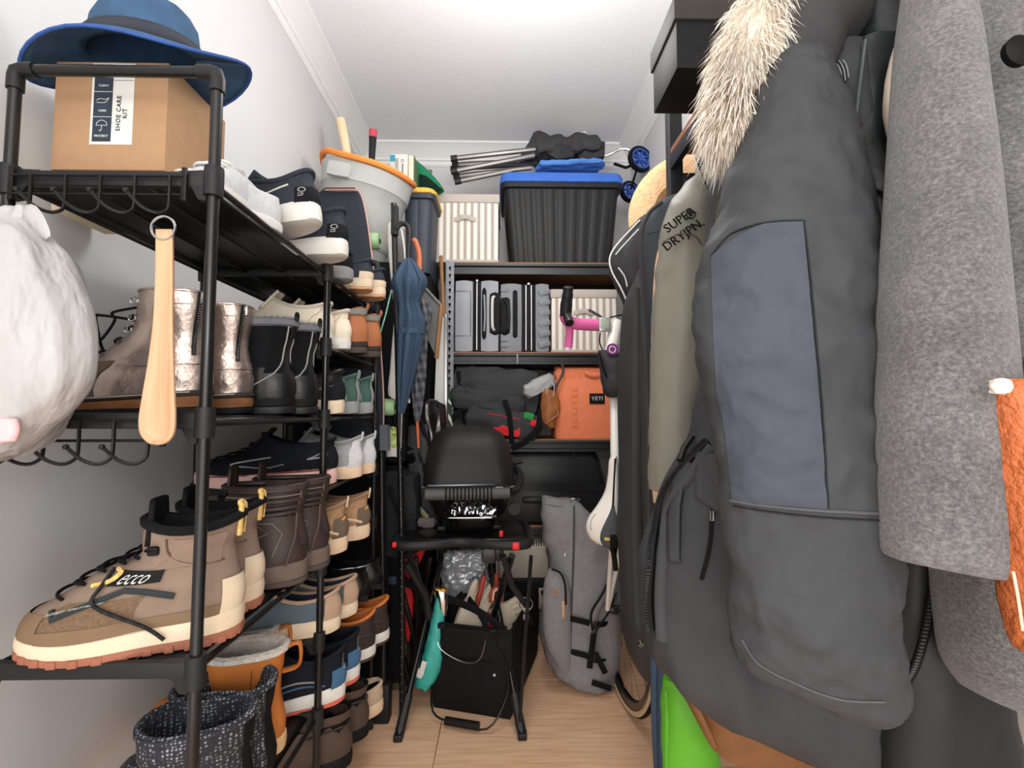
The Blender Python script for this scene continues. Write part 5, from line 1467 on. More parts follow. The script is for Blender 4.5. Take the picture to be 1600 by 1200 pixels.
# black bags in the dark gap
for k, (nm, lb, cat, px, py, yy, sz, mt) in enumerate((
    ('gym_bag', 'crumpled black gym bag wedged behind the grill', 'bag', 668, 745, 2.02, (.12, .20, .46), m_bfab),
    ('shopping_bag', 'grey black nylon shopping bag beside the grill lid', 'bag', 622, 800, 1.90, (.15, .12, .30), M('charcoal_nylon', (52, 53, 56), .75, var=.1)),
    ('black_sack', 'glossy black plastic sack hanging behind the plaid umbrella', 'sack', 668, 690, 1.98, (.12, .10, .30), M('glossy_black_film', (20, 20, 22), .2)))):
    b_ = softbox(P(px, py, yy), sz, 12, .4)
    heap(nm, lb, cat, b_, mt, (.02, 10, 3.0 + k, .7), (('strap', MB().tube(smooth_path([P(px - 12, py - 40, yy - sz[1] / 2 - .01), P(px - 4, py - 10, yy - sz[1] / 2 - .02), P(px + 14, py + 25, yy - sz[1] / 2 - .015)], 10), .009, 6, flat=.35), m_dark_in, None),))
t, s = sneaker('lime and white patterned sneaker stuffed by the skateboard wheel', P(612, 715, 1.84).x, 1.84, -90, P(612, 715, 1.84).z, M('lime_pattern', (190, 208, 130), .7, var=.7, vs=60), m_offw, None, None, L=.13, W=.07, h=.08, tilt=0)
slab('foam_pad', 'small slate grey pad beside the skateboard tail', 'pad', ((593, 664), (605, 664), (606, 704), (593, 704)), 1.735, .02, M('slate_pad', (92, 96, 106), .7))
# stand with a square foot at the rack end
t = thing('floor_stand', 'black stand pole with square foot at the rack end', 'stand', (P(598, 1110, 1.72).x, 1.74, 0))
sx_ = P(598, 1080, 1.735).x
part(t, 'pole', MB().tube([(sx_, 1.742, .12), P(596, 706, 1.742)], .013, 10), m_blk)
part(t, 'foot', MB().box((sx_, 1.742, .065), (.052, .05, .13), bev=.006), m_plas)
# ------------------------------------------------------------------ gas grill on a folding cart
m_lid = M('matte_black_lid', (40, 38, 37), .5, var=.06)
cart = thing('grill_cart', 'black folding grill cart with red release buttons on the floor', 'cart', (-.10, 1.80, 0))
zc = P(700, 852, 1.66).z
xl, xr = P(612, 850, 1.66).x, P(828, 850, 1.66).x
pts = [(xl + .02, 1.98, zc), (xl, 1.90, zc), (xl, 1.70, zc), (xl + .04, 1.655, zc), (xl + .14, 1.665, zc), ((xl + xr) / 2, 1.70, zc), (xr - .13, 1.665, zc), (xr - .04, 1.655, zc), (xr, 1.70, zc), (xr, 1.90, zc), (xr - .02, 1.98, zc)]
part(cart, 'frame_rail', MB().tube(smooth_path(pts, 44), .0165, 10), m_plas)
part(cart, 'platform', MB().box(((xl + xr) / 2, 1.84, zc + .004), (xr - xl - .03, .28, .014), bev=.004), m_blk)
m_rbtn = M('red_button', (214, 40, 44), .4)
for px, py, yy, sz in ((806, 853, 1.628, (.024, .014, .024)), (616, 851, 1.632, (.014, .014, .018)), (783, 834, 1.70, (.014, .014, .022)), (805, 796, 1.92, (.012, .012, .012))):
    part(cart, 'release_button', MB().box(P(px, py, yy), sz, bev=.004), m_rbtn)
for px0, py0, y0, px1, y1, nm in ((690, 868, 1.95, 623, 1.64, 'leg'), (762, 868, 1.95, 816, 1.64, 'leg')):
    a = P(px0, py0, y0); b = V(P(px1, 1135, y1).x, y1, .012)
    lg = part(cart, nm, MB().tube([a, b], .0115, 10), m_blk)
    part(lg, 'leg_clamp', MB().tube([b.lerp(a, .02), b.lerp(a, .20)], .0165, 8), m_plas)
    part(lg, 'foot', MB().box(b, (.03, .034, .022), bev=.005), m_plas)
for px0, py0, y0, px1, y1 in ((640, 868, 1.68, 700, 2.05), (800, 868, 1.68, 745, 2.05)):
    a = P(px0, py0, y0); b = V(P(px1, 1010, y1).x, y1, .012)
    part(cart, 'leg', MB().tube([a, b], .0125, 10), m_blk)
part(cart, 'brace', MB().tube([P(786, 868, 1.66), P(800, 915, 1.68), P(822, 946, 1.70)], .011, 8), m_plas)
part(cart, 'brace_ring', MB().tube([P(822, 944, 1.69) + .022 * V(math.cos(q), 0, math.sin(q)) for q in [2 * PI * i / 16 for i in range(16)]], .002, 5, closed=True), m_steel)
part(cart, 'brace', MB().tube([P(830, 868, 1.67), P(820, 1000, 1.66), P(812, 1130, 1.65)], .0065, 8), m_blk)
part(cart, 'brace', MB().tube([P(635, 880, 1.67), P(665, 930, 1.72), P(670, 965, 1.74)], .013, 8), m_plas)

# the grill
zl = P(720, 764, 1.74).z
gx0, gx1 = P(664, 764, 1.76).x, P(790, 764, 1.76).x
gcx, gcy = (gx0 + gx1) / 2, 1.92
gr = thing('gas_grill', 'matte black portable gas grill with foil drip tray on the cart', 'grill', (gcx, gcy, zc + .015), world_parts=False, rot=(0, 0, R(6)))
gw, gd = (gx1 - gx0) + .05, .34
z0 = zc + .015
L_ = zl - z0
def grring(w, d, z, r=.07): return [V(a, b, z) for a, b in rrect(w, d, r, 6)]
hh = P(745, 664, 1.92).z - zl
part(gr, 'lid', MB().loft([grring(gw, gd, L_, .06), grring(gw * 1.0, gd, L_ + .012, .06), grring(gw * .97, gd * .95, L_ + hh * .35, .07), grring(gw * .90, gd * .84, L_ + hh * .64, .075), grring(gw * .76, gd * .64, L_ + hh * .86, .07), grring(gw * .50, gd * .38, L_ + hh * .97, .05), grring(gw * .2, gd * .15, L_ + hh, .015)]), m_lid, 60)
part(gr, 'lid_edge', MB().loft([grring(gw + .006, gd + .006, L_ - .004, .06), grring(gw + .012, gd + .012, L_, .06), grring(gw + .006, gd + .006, L_ + .004, .06)]), M('grey_lid_edge', (120, 118, 114), .4, .4))
part(gr, 'cook_box', MB().loft([grring(gw * .62, gd * .62, L_ - .13, .04), grring(gw * .80, gd * .80, L_ - .10, .05), grring(gw * .94, gd * .94, L_ - .008, .06)]), m_blk)
hz = L_ - .012
m_hgrip = M('grey_black_grip', (72, 72, 74), .5)
hd = part(gr, 'lid_handle', MB().tube([(-gw * .46, -gd / 2 - .045, hz), (gw * .40, -gd / 2 - .045, hz)], .020, 12), m_hgrip)
for k in range(13):
    part(hd, 'grip_ring', MB().tube([(-gw * .26 + .013 * k, -gd / 2 - .045, hz), (-gw * .26 + .013 * k + .007, -gd / 2 - .045, hz)], .0222, 12), m_rub)
for xx in (-gw * .44, gw * .38):
    part(hd, 'handle_bracket', MB().box((xx, -gd / 2 - .02, hz + .006), (.022, .06, .036), bev=.006), m_plas)
part(gr, 'window_slot', MB().box((-.03, -gd / 2 - .006, L_ - .016 + .028), (gw * .72, .012, .012), bev=.005), M('dark_steel', (96, 98, 104), .3, .7))
part(gr, 'control_knob', MB().lathe([(0, -.02), (.019, -.02), (.022, 0), (.022, .012), (0, .012)], 16, Matrix.Translation((gw * .46, -gd * .5 - .02, L_ - .07)) @ Matrix.Rotation(R(90), 4, 'X')), m_plas)
part(gr, 'hinge_pin', MB().tube([(gw * .46, -.02, L_ + .07), (gw * .62, -.03, L_ + .08)], .009, 8).tube([(gw * .46, .03, L_ + .07), (gw * .62, .03, L_ + .085)], .009, 8), m_plas, kind='stuff')
part(gr, 'side_arm', MB().tube(smooth_path([(gw * .5, .06, L_ + .06), (gw * .58, -.06, L_ + .03), (gw * .50, -gd * .45, L_ - .01), (gw * .42, -gd * .54, L_ - .012)], 12), .014, 8), m_plas)
part(gr, 'tray_rail', MB().tube(smooth_path([(-.02, -gd / 2 + .02, L_ - .055), (.01, -gd / 2 - .02, L_ - .06), (.04, -gd / 2 - .03, L_ - .075), (.09, -gd / 2 - .03, L_ - .078)], 12), .004, 6), m_steel)
for xx in (-gw * .26, -gw * .16, gw * .30):
    part(gr, 'support_leg', MB().tube([(xx, -.10, L_ - .05), (xx, -.10, .006)], .008, 8), m_blk)
for xx in (-gw * .30, gw * .30):
    part(gr, 'base_rail', MB().box((xx, 0, .008), (.03, gd * .7, .016), bev=.004), m_plas)
tr = thing('drip_tray', 'shallow steel drip tray lined with crumpled foil under the grill', 'tray', P(735, 812, 1.72))
ta, tb_ = P(694, 808, 1.70), P(776, 808, 1.70)
cxx = (ta.x + tb_.x) / 2; tw = tb_.x - ta.x
part(tr, 'pan', MB().loft([[V(cxx + a, 1.76 + b, ta.z + zz) for a, b in rrect(tw * k, .16 * k, .02)] for zz, k in ((-.018, .62), (-.016, .66), (-.004, .74), (0, 1.0), (.003, 1.0))]), m_steel)
m_foil = M('aluminium_foil', (216, 216, 220), .16, 1.0, var=.1, vs=30)
fm = MB().grid(lambda u, v: (cxx + (u - .5) * tw * .92, 1.76 + (v - .5) * .14, ta.z + .006 + .030 * (1 - (2 * v - 1) ** 4) * (1 - (2 * u - 1) ** 4)), 36, 22)
part(tr, 'foil_liner', fm, m_foil, sharp=12, wr=(.020, 42, 3.0, .9))
# small folded purse in the dark beside the grill
heap('coin_pouch', 'small mauve grey pouch with striped strap beside the grill', 'pouch', softbox(P(667, 815, 1.88), (.065, .05, .035), 8, .5), M('mauve_grey', (112, 100, 100), .7), (.004, 30, 1, .4),
     (('striped_strap', MB().tube(smooth_path([P(650, 790, 1.88), P(660, 800, 1.87), P(668, 810, 1.86)], 8), .010, 6, flat=.3), M('olive_strap', (128, 124, 96), .7, var=.4, vs=90), None),))
# red folding chair behind the cart
t = thing('camping_chair', 'folded camping chair with red fabric behind the grill cart', 'chair', (P(640, 1000, 1.96).x, 1.96, 0))
part(t, 'red_seat', ctube([(604, 862, 665, 858, 1.95, .012), (606, 880, 655, 880, 1.95, .014), (608, 898, 640, 902, 1.95, .014), (620, 930, 645, 930, 1.95, .012), (630, 960, 645, 960, 1.95, .010), (634, 1000, 640, 1002, 1.95, .006)], 14), m_redf, wr=(.003, 16, 2, .3))
for a, b in (((606, 900), (640, 1050)), ((650, 870), (655, 1050)), ((672, 870), (640, 1045)), ((615, 870), (668, 960))):
    p1 = P(*b, 1.93)
    part(t, 'frame_tube', MB().tube([P(*a, 1.91), V(p1.x, 1.93, .01)], .010, 8), m_blk)
part(t, 'webbing', MB().tube(smooth_path([P(610, 872, 1.88), P(635, 910, 1.87), P(655, 922, 1.87), P(668, 960, 1.87)], 10), .014, 6, flat=.3), m_dark_in)
part(t, 'blue_pocket', softbox(P(614, 906, 1.89), (.03, .02, .03), 6, .4), M('dark_blue_print', (48, 62, 84), .5))
heap('stuff_sack', 'grey green fabric sack on the floor behind the rack end', 'sack', softbox(V(P(618, 1000, 1.98).x, 1.98, .12), (.10, .12, .24), 10, .4), M('olive_grey_fabric', (92, 88, 66), .85, var=.25), (.012, 12, 3, .5), base=(P(618, 1000, 1.98).x, 1.98, 0))
# teal pouch bag with barcode
t = thing('teal_pouch', 'glossy teal foil pouch with barcode leaning by the garden bag', 'pouch', V(P(670, 1070, 1.80).x, 1.80, 0))
m_teal = M('teal_film', (62, 168, 158), .35, var=.18, vs=30)
part(t, 'body', ctube([(682, 925, 690, 925, 1.82, .006), (676, 960, 693, 955, 1.82, .02), (668, 1000, 692, 1000, 1.81, .028), (658, 1040, 689, 1040, 1.80, .03), (648, 1068, 672, 1075, 1.80, .02)], 24, 20), m_teal, sharp=25, wr=(.007, 34, 4, .9))
part(t, 'gold_top', softbox(P(688, 924, 1.82), (.045, .02, .022), 8, .5), M('gold_foil', (196, 140, 60), .3, .6), wr=(.006, 40, 1, .5))
part(t, 'silver_neck', ctube([(676, 920, 698, 926, 1.815, .008), (684, 940, 699, 942, 1.815, .012), (690, 962, 697, 962, 1.815, .008)], 12), m_foil, wr=(.004, 40, 2, .6))
mq = frame(P(661, 1042, 1.762), P(665, 1030, 1.762) - P(658, 1052, 1.762), (1, 0, .3))
lb = part(t, 'barcode_label', MB().add(MB().box((0, 0, 0), (.040, .018, .001)).v, MB().box((0, 0, 0), (1, 1, 1)).f, mq), m_offw)
for k in range(7):
    bb = MB().box((-.015 + .005 * k, 0, .0009), (.0022 if k % 2 else .0012, .013, .0006))
    part(lb, 'bar', MB().add(bb.v, bb.f, mq), m_rub)
part(t, 'white_print', softbox(P(655, 1052, 1.766), (.030, .006, .028), 6, .5, RY(30)), m_offw)
# silver foil bag
heap('foil_bag', 'crinkled silver snack bag with blue print behind the grill cart', 'bag', ctube([(694, 866, 760, 862, 2.15, .015), (692, 885, 762, 880, 2.15, .035), (694, 915, 764, 910, 2.15, .04), (696, 960, 764, 955, 2.15, .04), (698, 1000, 762, 1000, 2.15, .03)], 60, 50), M('silver_film', (206, 208, 212), .32, .35, var=.08), (.016, 26, 3, .95),
     base=V(P(728, 1000, 2.12).x, 2.12, P(728, 1000, 2.12).z))
t = bpy.data.objects['foil_bag']
text_part(t, 'lettering', '100%', .030, M('blue_print', (70, 92, 150), .5), frame(P(744, 905, 2.095), (1, 0, 0), (0, 0, 1)), .0008)

# ------------------------------------------------------------------ open black garden tote with gloves and tools
t = thing('tool_bag', 'open black canvas garden tote with wire handles on the floor', 'bag', (P(740, 1100, 1.85).x, 1.87, 0))
m_canv = M('black_canvas', (34, 34, 35), .75, var=.10, vs=60, bump=.2, bs=300)
A = Pz(679, 1103, .004); B = Pz(797, 1122, .004); Cc = Pz(838, 1022, .004); D = A + (Cc - B)
h = .30
def lp(p, q, k): return p + (q - p) * k
base4 = [A, B, Cc, D]
cen = sum(base4, Vector()) / 4
def wallring(z, out):
    r_ = []
    for i in range(4):
        p, q = base4[i], base4[(i + 1) % 4]
        for k in range(8):
            w = lp(p, q, k / 8)
            d = (w - cen); d.z = 0
            bul = 1 + out + .05 * math.sin(PI * k / 8) * math.sin(PI * min(1, z / h))
            r_.append(V(cen.x + d.x * bul, cen.y + d.y * bul, z))
    return r_
part(t, 'body', MB().loft([wallring(0.002, 0), wallring(.02, .02), wallring(h * .4, .04), wallring(h * .8, .05), wallring(h, .04)], True, False), m_canv, solid=.006)
part(t, 'rim_binding', MB().tube(wallring(h, .045), .006, 6, closed=True), m_canv)
fr = (B - A).normalized(); nf = V(fr.y, -fr.x, 0)
o1 = nf * .012
m_hand = M('black_grip', (24, 24, 25), .4)
hw1 = [A + o1 + fr * .02 + V(0, 0, h * .98), A + nf * .02 + fr * .0 + V(0, 0, h * .60), A + nf * .03 + V(0, 0, .09), A + nf * .075 + fr * .03 + V(0, 0, .022), A + nf * .095 + fr * .12 + V(0, 0, .016), B + nf * .095 - fr * .05 + V(0, 0, .016), B + nf * .04 + fr * .0 + V(0, 0, .10), B + nf * .03 - fr * .01 + V(0, 0, h * .66), B + o1 - fr * .07 + V(0, 0, h * .9), B + o1 - fr * .08 + V(0, 0, h * 1.02)]
whd = part(t, 'wire_handle', MB().tube(smooth_path(hw1, 40), .0035, 8), m_blk)
part(whd, 'grip', MB().tube([A + nf * .096 + fr * .08 + V(0, 0, .018), A + nf * .096 + fr * .20 + V(0, 0, .018)], .013, 12), m_hand)
part(t, 'wire_guide', MB().tube(smooth_path([A + o1 + fr * .02 + V(0, 0, h * .95), A + nf * .03 + fr * .03 + V(0, 0, h * .74), A + nf * .035 + fr * .12 + V(0, 0, h * .62), B + nf * .035 - fr * .10 + V(0, 0, h * .68), B + o1 - fr * .08 + V(0, 0, h * .95)], 24), .0025, 6), m_steel)
part(t, 'front_flap', MB().grid(lambda u, v: A + fr * ((B - A).length * (.06 + .80 * u)) + nf * (.016 + .006 * math.sin(PI * u)) + V(0, 0, h * (.98 - .36 * v)), 10, 6), m_canv, solid=.003)
for k, q in ((.12, .98), (.80, .99)):
    part(t, 'strap_clip', MB().box(A + fr * ((B - A).length * k) + nf * .02 + V(0, 0, h * q), (.03, .02, .016), bev=.004), m_rub)
part(t, 'snap_button', MB().lathe([(0, -.002), (.006, -.002), (.005, .003), (0, .003)], 12, Matrix.Translation(A + fr * ((B - A).length * .82) + nf * .022 + V(0, 0, h * .5)) @ Matrix.Rotation(R(90), 4, 'X')), m_steel)
for u0, v0 in (((700, 935), (790, 985)), ((732, 935), (770, 1000))):
    part(t, 'carry_strap', MB().tube(smooth_path([P(u0[0], u0[1], 1.80), P((u0[0] + v0[0]) / 2, (u0[1] + v0[1]) / 2 - 6, 1.76), P(v0[0], v0[1], 1.74)], 10), .014, 6, flat=.25), m_dark_in)
part(t, 'back_flap', ctube([(715, 930, 780, 922, 1.98, .01), (695, 950, 815, 935, 1.98, .02), (690, 985, 835, 975, 1.98, .02)], 24), m_canv, wr=(.008, 12, 2, .5))
m_glove = M('cream_glove', (212, 196, 176), .8, var=.08, bump=.3, bs=150)
def glove(label, c, rz, mat, scale=1.0, cuff=None):
    g = thing('garden_glove', label, 'glove', c, 'gloves in the garden tote')
    rot = rz.to_4x4()
    T = Matrix.Translation(Vector(c)) @ rot
    pb = softbox((0, 0, 0), (.085 * scale, .03 * scale, .10 * scale), 8, .4)
    part(g, 'palm', MB().add(pb.v, pb.f, T), mat, wr=(.004, 30, 1, .4))
    for k in range(4):
        x = (-.031 + .0205 * k) * scale
        ln = (.062, .075, .070, .052)[k] * scale
        p = [T @ V(x, 0, .04 * scale), T @ V(x * 1.15, -.006, .04 * scale + ln * .5), T @ V(x * 1.25, -.016 - .006 * k, .04 * scale + ln)]
        part(g, 'finger', MB().tube(smooth_path(p, 6), [.0125 * scale] * 5 + [.010 * scale, .005 * scale], 8), mat)
    p = [T @ V(.036 * scale, 0, -.015 * scale), T @ V(.058 * scale, -.01, .018 * scale), T @ V(.064 * scale, -.018, .045 * scale)]
    part(g, 'thumb', MB().tube(smooth_path(p, 6), [.0135 * scale] * 5 + [.011 * scale, .006 * scale], 8), mat)
    cb = softbox((0, 0, -.072 * scale), (.088 * scale, .036 * scale, .06 * scale), 8, .3)
    part(g, 'cuff', MB().add(cb.v, cb.f, T), cuff or mat, wr=(.004, 40, 1, .4))
m_gstr = wave_mat('striped_cotton', [(.40, lin((150, 132, 116))), (.55, lin((216, 202, 182)))], 26, 'X', .9)
glove('cream garden glove with stretched palm standing in the tote', P(738, 960, 1.88), RY(28) @ RX(-20), m_glove, 1.15, m_gstr)
glove('cream garden glove with red cuff poking out of the tote', P(784, 962, 1.90), RY(70) @ RX(-15), m_glove, .95, m_redf)
def fork(name, label, top, bot, r, grip_from):
    g = thing(name, label, 'garden tool', bot)
    u = Vector(top) - Vector(bot)
    mg = M('brick_red_grip', (158, 60, 48), .5)
    part(g, 'grip', MB().tube([Vector(bot) + u * k for k in (0, .2, grip_from - .05, grip_from)], [r * .8, r, r * .9, r * .7], 10), mg)
    part(g, 'shank', MB().tube([Vector(bot) + u * grip_from, Vector(top)], r * .45, 8), m_steel)
    part(g, 'blade', softbox(Vector(top), (.05, .02, .055), 8, .45), m_blk)
fork('hand_trowel', 'red-handled hand trowel upside down in the garden tote', P(764, 868, 1.86), P(744, 950, 1.84), .011, .62)
fork('hand_fork', 'second red-handled hand tool leaning in the garden tote', P(776, 864, 1.88), P(776, 945, 1.88), .011, .6)
g = thing('pruning_saw', 'small tool with hooked red-brown handle in the tote', 'garden tool', P(776, 950, 1.82))
part(g, 'hook_handle', MB().tube(smooth_path([P(768, 940, 1.815), P(770, 924, 1.81), P(777, 919, 1.81), P(783, 924, 1.81), P(782, 940, 1.815)], 14), .010, 8), M('red_brown_plastic', (150, 72, 52), .45))
part(g, 'handle_insert', MB().tube(smooth_path([P(770, 938, 1.802), P(772, 925, 1.80), P(777, 921, 1.80), P(781, 925, 1.80), P(780, 938, 1.802)], 14), .004, 6), M('pale_insert', (214, 170, 150), .5))

# ------------------------------------------------------------------ grey roll-top backpack on the floor
t = thing('rolltop_backpack', 'tall grey roll-top backpack standing on the floor by the bicycle', 'backpack', V(P(905, 1060, 1.95).x, 1.95, 0))
m_gb = M('grey_cordura', (128, 126, 128), .75, var=.08, vs=60, bump=.2, bs=350)
rowsg = [(849, 778, 894, 784, 2.02, .025), (848, 800, 918, 800, 2.02, .05), (851, 840, 944, 835, 2.02, .075), (858, 880, 962, 880, 2.01, .095), (854, 920, 966, 930, 2.0, .11), (846, 960, 966, 975, 1.99, .115), (848, 1000, 964, 1020, 1.98, .115), (862, 1035, 958, 1050, 1.97, .11), (880, 1054, 952, 1066, 1.96, .09), (900, 1062, 940, 1070, 1.96, .05)]
part(t, 'body', ctube(rowsg, 44, 44, .8), m_gb, wr=(.013, 9, 3.0, .75))
part(t, 'front_pocket', ctube([(857, 888, 880, 895, 1.895, .02), (850, 910, 890, 915, 1.885, .03), (848, 960, 893, 975, 1.875, .034), (852, 1005, 894, 1030, 1.875, .03), (870, 1040, 893, 1055, 1.88, .015)], 20), m_gb, wr=(.003, 20, 2, .4))
part(t, 'pocket_zip', MB().tube(smooth_path([P(862, 889, 1.868), P(876, 896, 1.862), P(883, 915, 1.855), P(884, 945, 1.848)], 14), .004, 6), m_rub)
part(t, 'zip_pull', MB().box(P(880, 952, 1.842), (.010, .006, .062), bev=.002), M('tan_leather_pull', (206, 154, 116), .6))
part(t, 'logo', MB().tube([P(867, 925, 1.845) + .009 * V(math.cos(q), 0, math.sin(q) * 1.2) for q in [2 * PI * i / 10 for i in range(10)]], .002, 5, closed=True), M('orange_logo', (206, 130, 100), .6))
part(t, 'roll_top', ctube([(849, 776, 894, 782, 2.0, .020), (849, 786, 895, 792, 2.0, .024)], 20), m_gb)
part(t, 'seam', MB().tube(smooth_path([P(897, 790, 1.955), P(896, 860, 1.915), P(893, 950, 1.875), P(892, 1030, 1.862)], 14), .003, 6), M('dark_grey_seam', (70, 69, 71), .8))
for py, a in ((968, 0), (1020, 1)):
    part(t, 'compression_strap', MB().tube(smooth_path([P(890, py - 2, 1.862), P(915, py + 4, 1.852), P(932, py + 8 + 4 * a, 1.858), P(955, py + 6 + 8 * a, 1.895)], 12), .011, 6, flat=.3), m_dark_in)
    part(t, 'buckle', MB().box(P(926, py + 8, 1.846), (.024, .010, .034), bev=.004), m_plas)
part(t, 'shoulder_strap', MB().tube(smooth_path([P(958, 905, 1.90), P(946, 930, 1.875), P(930, 960, 1.85), P(926, 985, 1.848)], 14), .018, 8, flat=.3), m_gb)
part(t, 'strap_edge', MB().tube(smooth_path([P(956, 898, 1.895), P(940, 930, 1.865), P(924, 958, 1.842), P(926, 985, 1.838)], 14), .005, 6), m_rub)
part(t, 'strap_edge', MB().tube(smooth_path([P(964, 925, 1.90), P(952, 955, 1.88), P(936, 978, 1.855), P(930, 990, 1.845)], 14), .004, 6), m_rub)
for a, b in (((928, 990), (921, 1044)), ((930, 1020), (946, 1052)), ((925, 1066), (955, 1076))):
    part(t, 'strap_tail', MB().tube([P(*a, 1.846), P(*b, 1.84)], .011, 6, flat=.25), m_dark_in)
part(t, 'side_zip_pull', MB().box(P(883, 868, 1.905), (.006, .005, .018), bev=.002), m_steel)

# ------------------------------------------------------------------ road bicycle standing on its rear wheel
bk = thing('road_bicycle', 'white road bicycle stood upright on its rear wheel, pink bar tape', 'bicycle', (.44, 1.80, 0))
m_pink = M('pink_bar_tape', (224, 106, 166), .6, var=.05, bump=.3, bs=80)
m_wfr = M('white_paint', (232, 228, 220), .3, var=.03, coat=.4)
m_tan2 = M('tan_tyre_wall', (206, 182, 148), .7)
SAD = P(948, 790, 1.43)
STEM = P(958, 520, 1.74)
def bwheel(c, r, ang):
    mtx = Matrix.Translation(c) @ Matrix.Rotation(R(ang), 4, 'Z') @ Matrix.Rotation(R(90), 4, 'Y')
    ty = part(bk, 'tyre', MB().lathe([(r - .026, -.010), (r - .014, -.0135), (r - .004, -.009), (r, 0), (r - .004, .009), (r - .014, .0135), (r - .026, .010)], 56, mtx, False, False), m_rub)
    part(ty, 'tyre_wall', MB().lathe([(r - .022, -.0125), (r - .012, -.0150), (r - .006, -.0105)], 56, mtx, False, False), m_tan2)
    part(ty, 'tyre_wall', MB().lathe([(r - .022, .0125), (r - .012, .0150), (r - .006, .0105)], 56, mtx, False, False), m_tan2)
    part(ty, 'rim', MB().lathe([(r - .052, -.004), (r - .046, -.010), (r - .024, -.0105), (r - .024, .0105), (r - .046, .010), (r - .052, .004)], 56, mtx, False, False), m_blk)
    for k in range(20):
        a = 2 * PI * k / 20
        part(ty, 'spoke', MB().tube([mtx @ V(.018 * math.cos(a + .5), .018 * math.sin(a + .5), .02 * (1 if k % 2 else -1)), mtx @ V((r - .05) * math.cos(a), (r - .05) * math.sin(a), 0)], .0011, 4), m_steel)
    part(ty, 'hub', MB().lathe([(0, -.05), (.012, -.05), (.018, -.03), (.012, 0), (.018, .03), (.012, .05), (0, .05)], 12, mtx), m_blk)
RW = V(.445, 1.82, .336)
bwheel(RW, .334, 4)
FW = V(.56, 2.12, 1.56)
BBR = V(.455, 1.72, .76)
HT0, HT1 = V(.455, 1.95, 1.30), STEM + V(.02, .06, -.02)
for nm, a, b, r in (('top_tube', SAD + V(.06, .14, .06), HT1 + V(0, .03, -.02), .016), ('down_tube', BBR, HT0, .019), ('seat_tube', BBR, SAD + V(.05, .12, .03), .016),
                    ('chain_stay', RW + V(.06, 0, 0), BBR, .009), ('chain_stay', RW - V(.06, 0, 0), BBR, .009), ('seat_stay', RW + V(.06, 0, 0), SAD + V(.06, .14, .06), .008), ('seat_stay', RW - V(.06, 0, 0), SAD + V(.06, .14, .06), .008)):
    part(bk, nm, MB().tube([a, b], r, 12), m_wfr)
part(bk, 'seat_post', MB().tube([SAD + V(.055, .125, .035), SAD + V(.004, .03, -.02)], .0135, 10), m_blk)
part(bk, 'head_tube', MB().tube([HT0, HT1], .022, 12), m_wfr)
part(bk, 'crank', MB().lathe([(.07, -.004), (.10, -.004), (.10, .004), (.07, .004)], 28, Matrix.Translation(BBR + V(.05, 0, 0)) @ Matrix.Rotation(R(90), 4, 'Y'), False, False).tube([BBR, BBR + V(.06, -.10, -.12)], .011, 8), m_blk)
# white straight tube seen between bar bag and saddle
part(bk, 'front_stay', MB().tube([P(966, 618, 1.72), P(968, 720, 1.66), P(970, 800, 1.62)], .015, 10), m_wfr)
stem = part(bk, 'stem', MB().tube([P(962, 504, 1.73), P(958, 530, 1.70), P(953, 552, 1.68)], [.024, .021, .020], 12), m_wfr)
part(stem, 'stem_cap', MB().lathe([(0, -.004), (.020, -.004), (.021, .004), (0, .004)], 18, Matrix.Translation(P(957, 546, 1.655)) @ Matrix.Rotation(R(80), 4, 'X')), M('purple_anodised', (150, 70, 150), .3, .4))
part(stem, 'cap_logo', MB().tube([P(957, 546, 1.648) + .011 * V(math.cos(q), 0, math.sin(q)) for q in [2 * PI * i / 14 for i in range(14)]], .002, 5, closed=True), m_offw)
bar = part(bk, 'handlebar', MB().tube(smooth_path([P(985, 505, 1.78), P(950, 508, 1.735), P(930, 508, 1.715), P(905, 507, 1.70), P(890, 503, 1.69), P(885, 490, 1.665), P(890, 505, 1.63)], 24), .0155, 10), m_blk)
part(bar, 'bar_tape', MB().tube(smooth_path([P(934, 508, 1.715), P(912, 507, 1.70), P(896, 505, 1.69), P(886, 499, 1.682), P(883, 490, 1.67)], 18), .0215, 12), m_pink)
part(bar, 'drop_tape', MB().tube(smooth_path([P(889, 500, 1.685), P(890, 518, 1.70), P(889, 532, 1.71), P(888, 543, 1.715)], 12), .0145, 12), m_pink)
part(bar, 'brake_hood', MB().tube(smooth_path([P(884, 493, 1.668), P(885, 475, 1.655), P(887, 460, 1.64), P(888, 447, 1.63)], 12), [.021] * 5 + [.0195] * 4 + [.017, .018, .018, .012], 12), m_plas)
part(bar, 'brake_lever', MB().tube(smooth_path([P(920, 484, 1.71), P(930, 490, 1.71), P(940, 496, 1.71), P(944, 506, 1.71)], 12), .0045, 8), m_blk)
comp = part(bar, 'bike_computer', MB().box(P(945, 507, 1.69), (.042, .016, .050), bev=.004), m_silver)
part(comp, 'screen', MB().box(P(945, 506, 1.681), (.032, .002, .034), bev=.0008), M('lcd_grey', (158, 170, 150), .3))
part(bar, 'cable', MB().tube(smooth_path([P(950, 497, 1.70), P(975, 492, 1.72), P(985, 500, 1.74)], 10), .0026, 6), m_rub)
part(bar, 'cable', MB().tube(smooth_path([P(938, 520, 1.70), P(937, 535, 1.69), P(942, 548, 1.69)], 10), .0026, 6), m_rub)
sd = []
srow = ((957, 966, 713), (953, 968, 722), (951, 970, 745), (946, 972, 770), (934, 978, 792), (921, 990, 812), (918, 995, 830), (924, 992, 846), (936, 982, 856))
def sadf(u, v):
    x0, x1, yy = interp(srow, u)
    p = P(x0 + (x1 - x0) * v, yy, 1.43)
    return p + V(0, .045 * (2 * v - 1) ** 2 * (.4 + .6 * u) - .012 * math.sin(PI * u), 0)
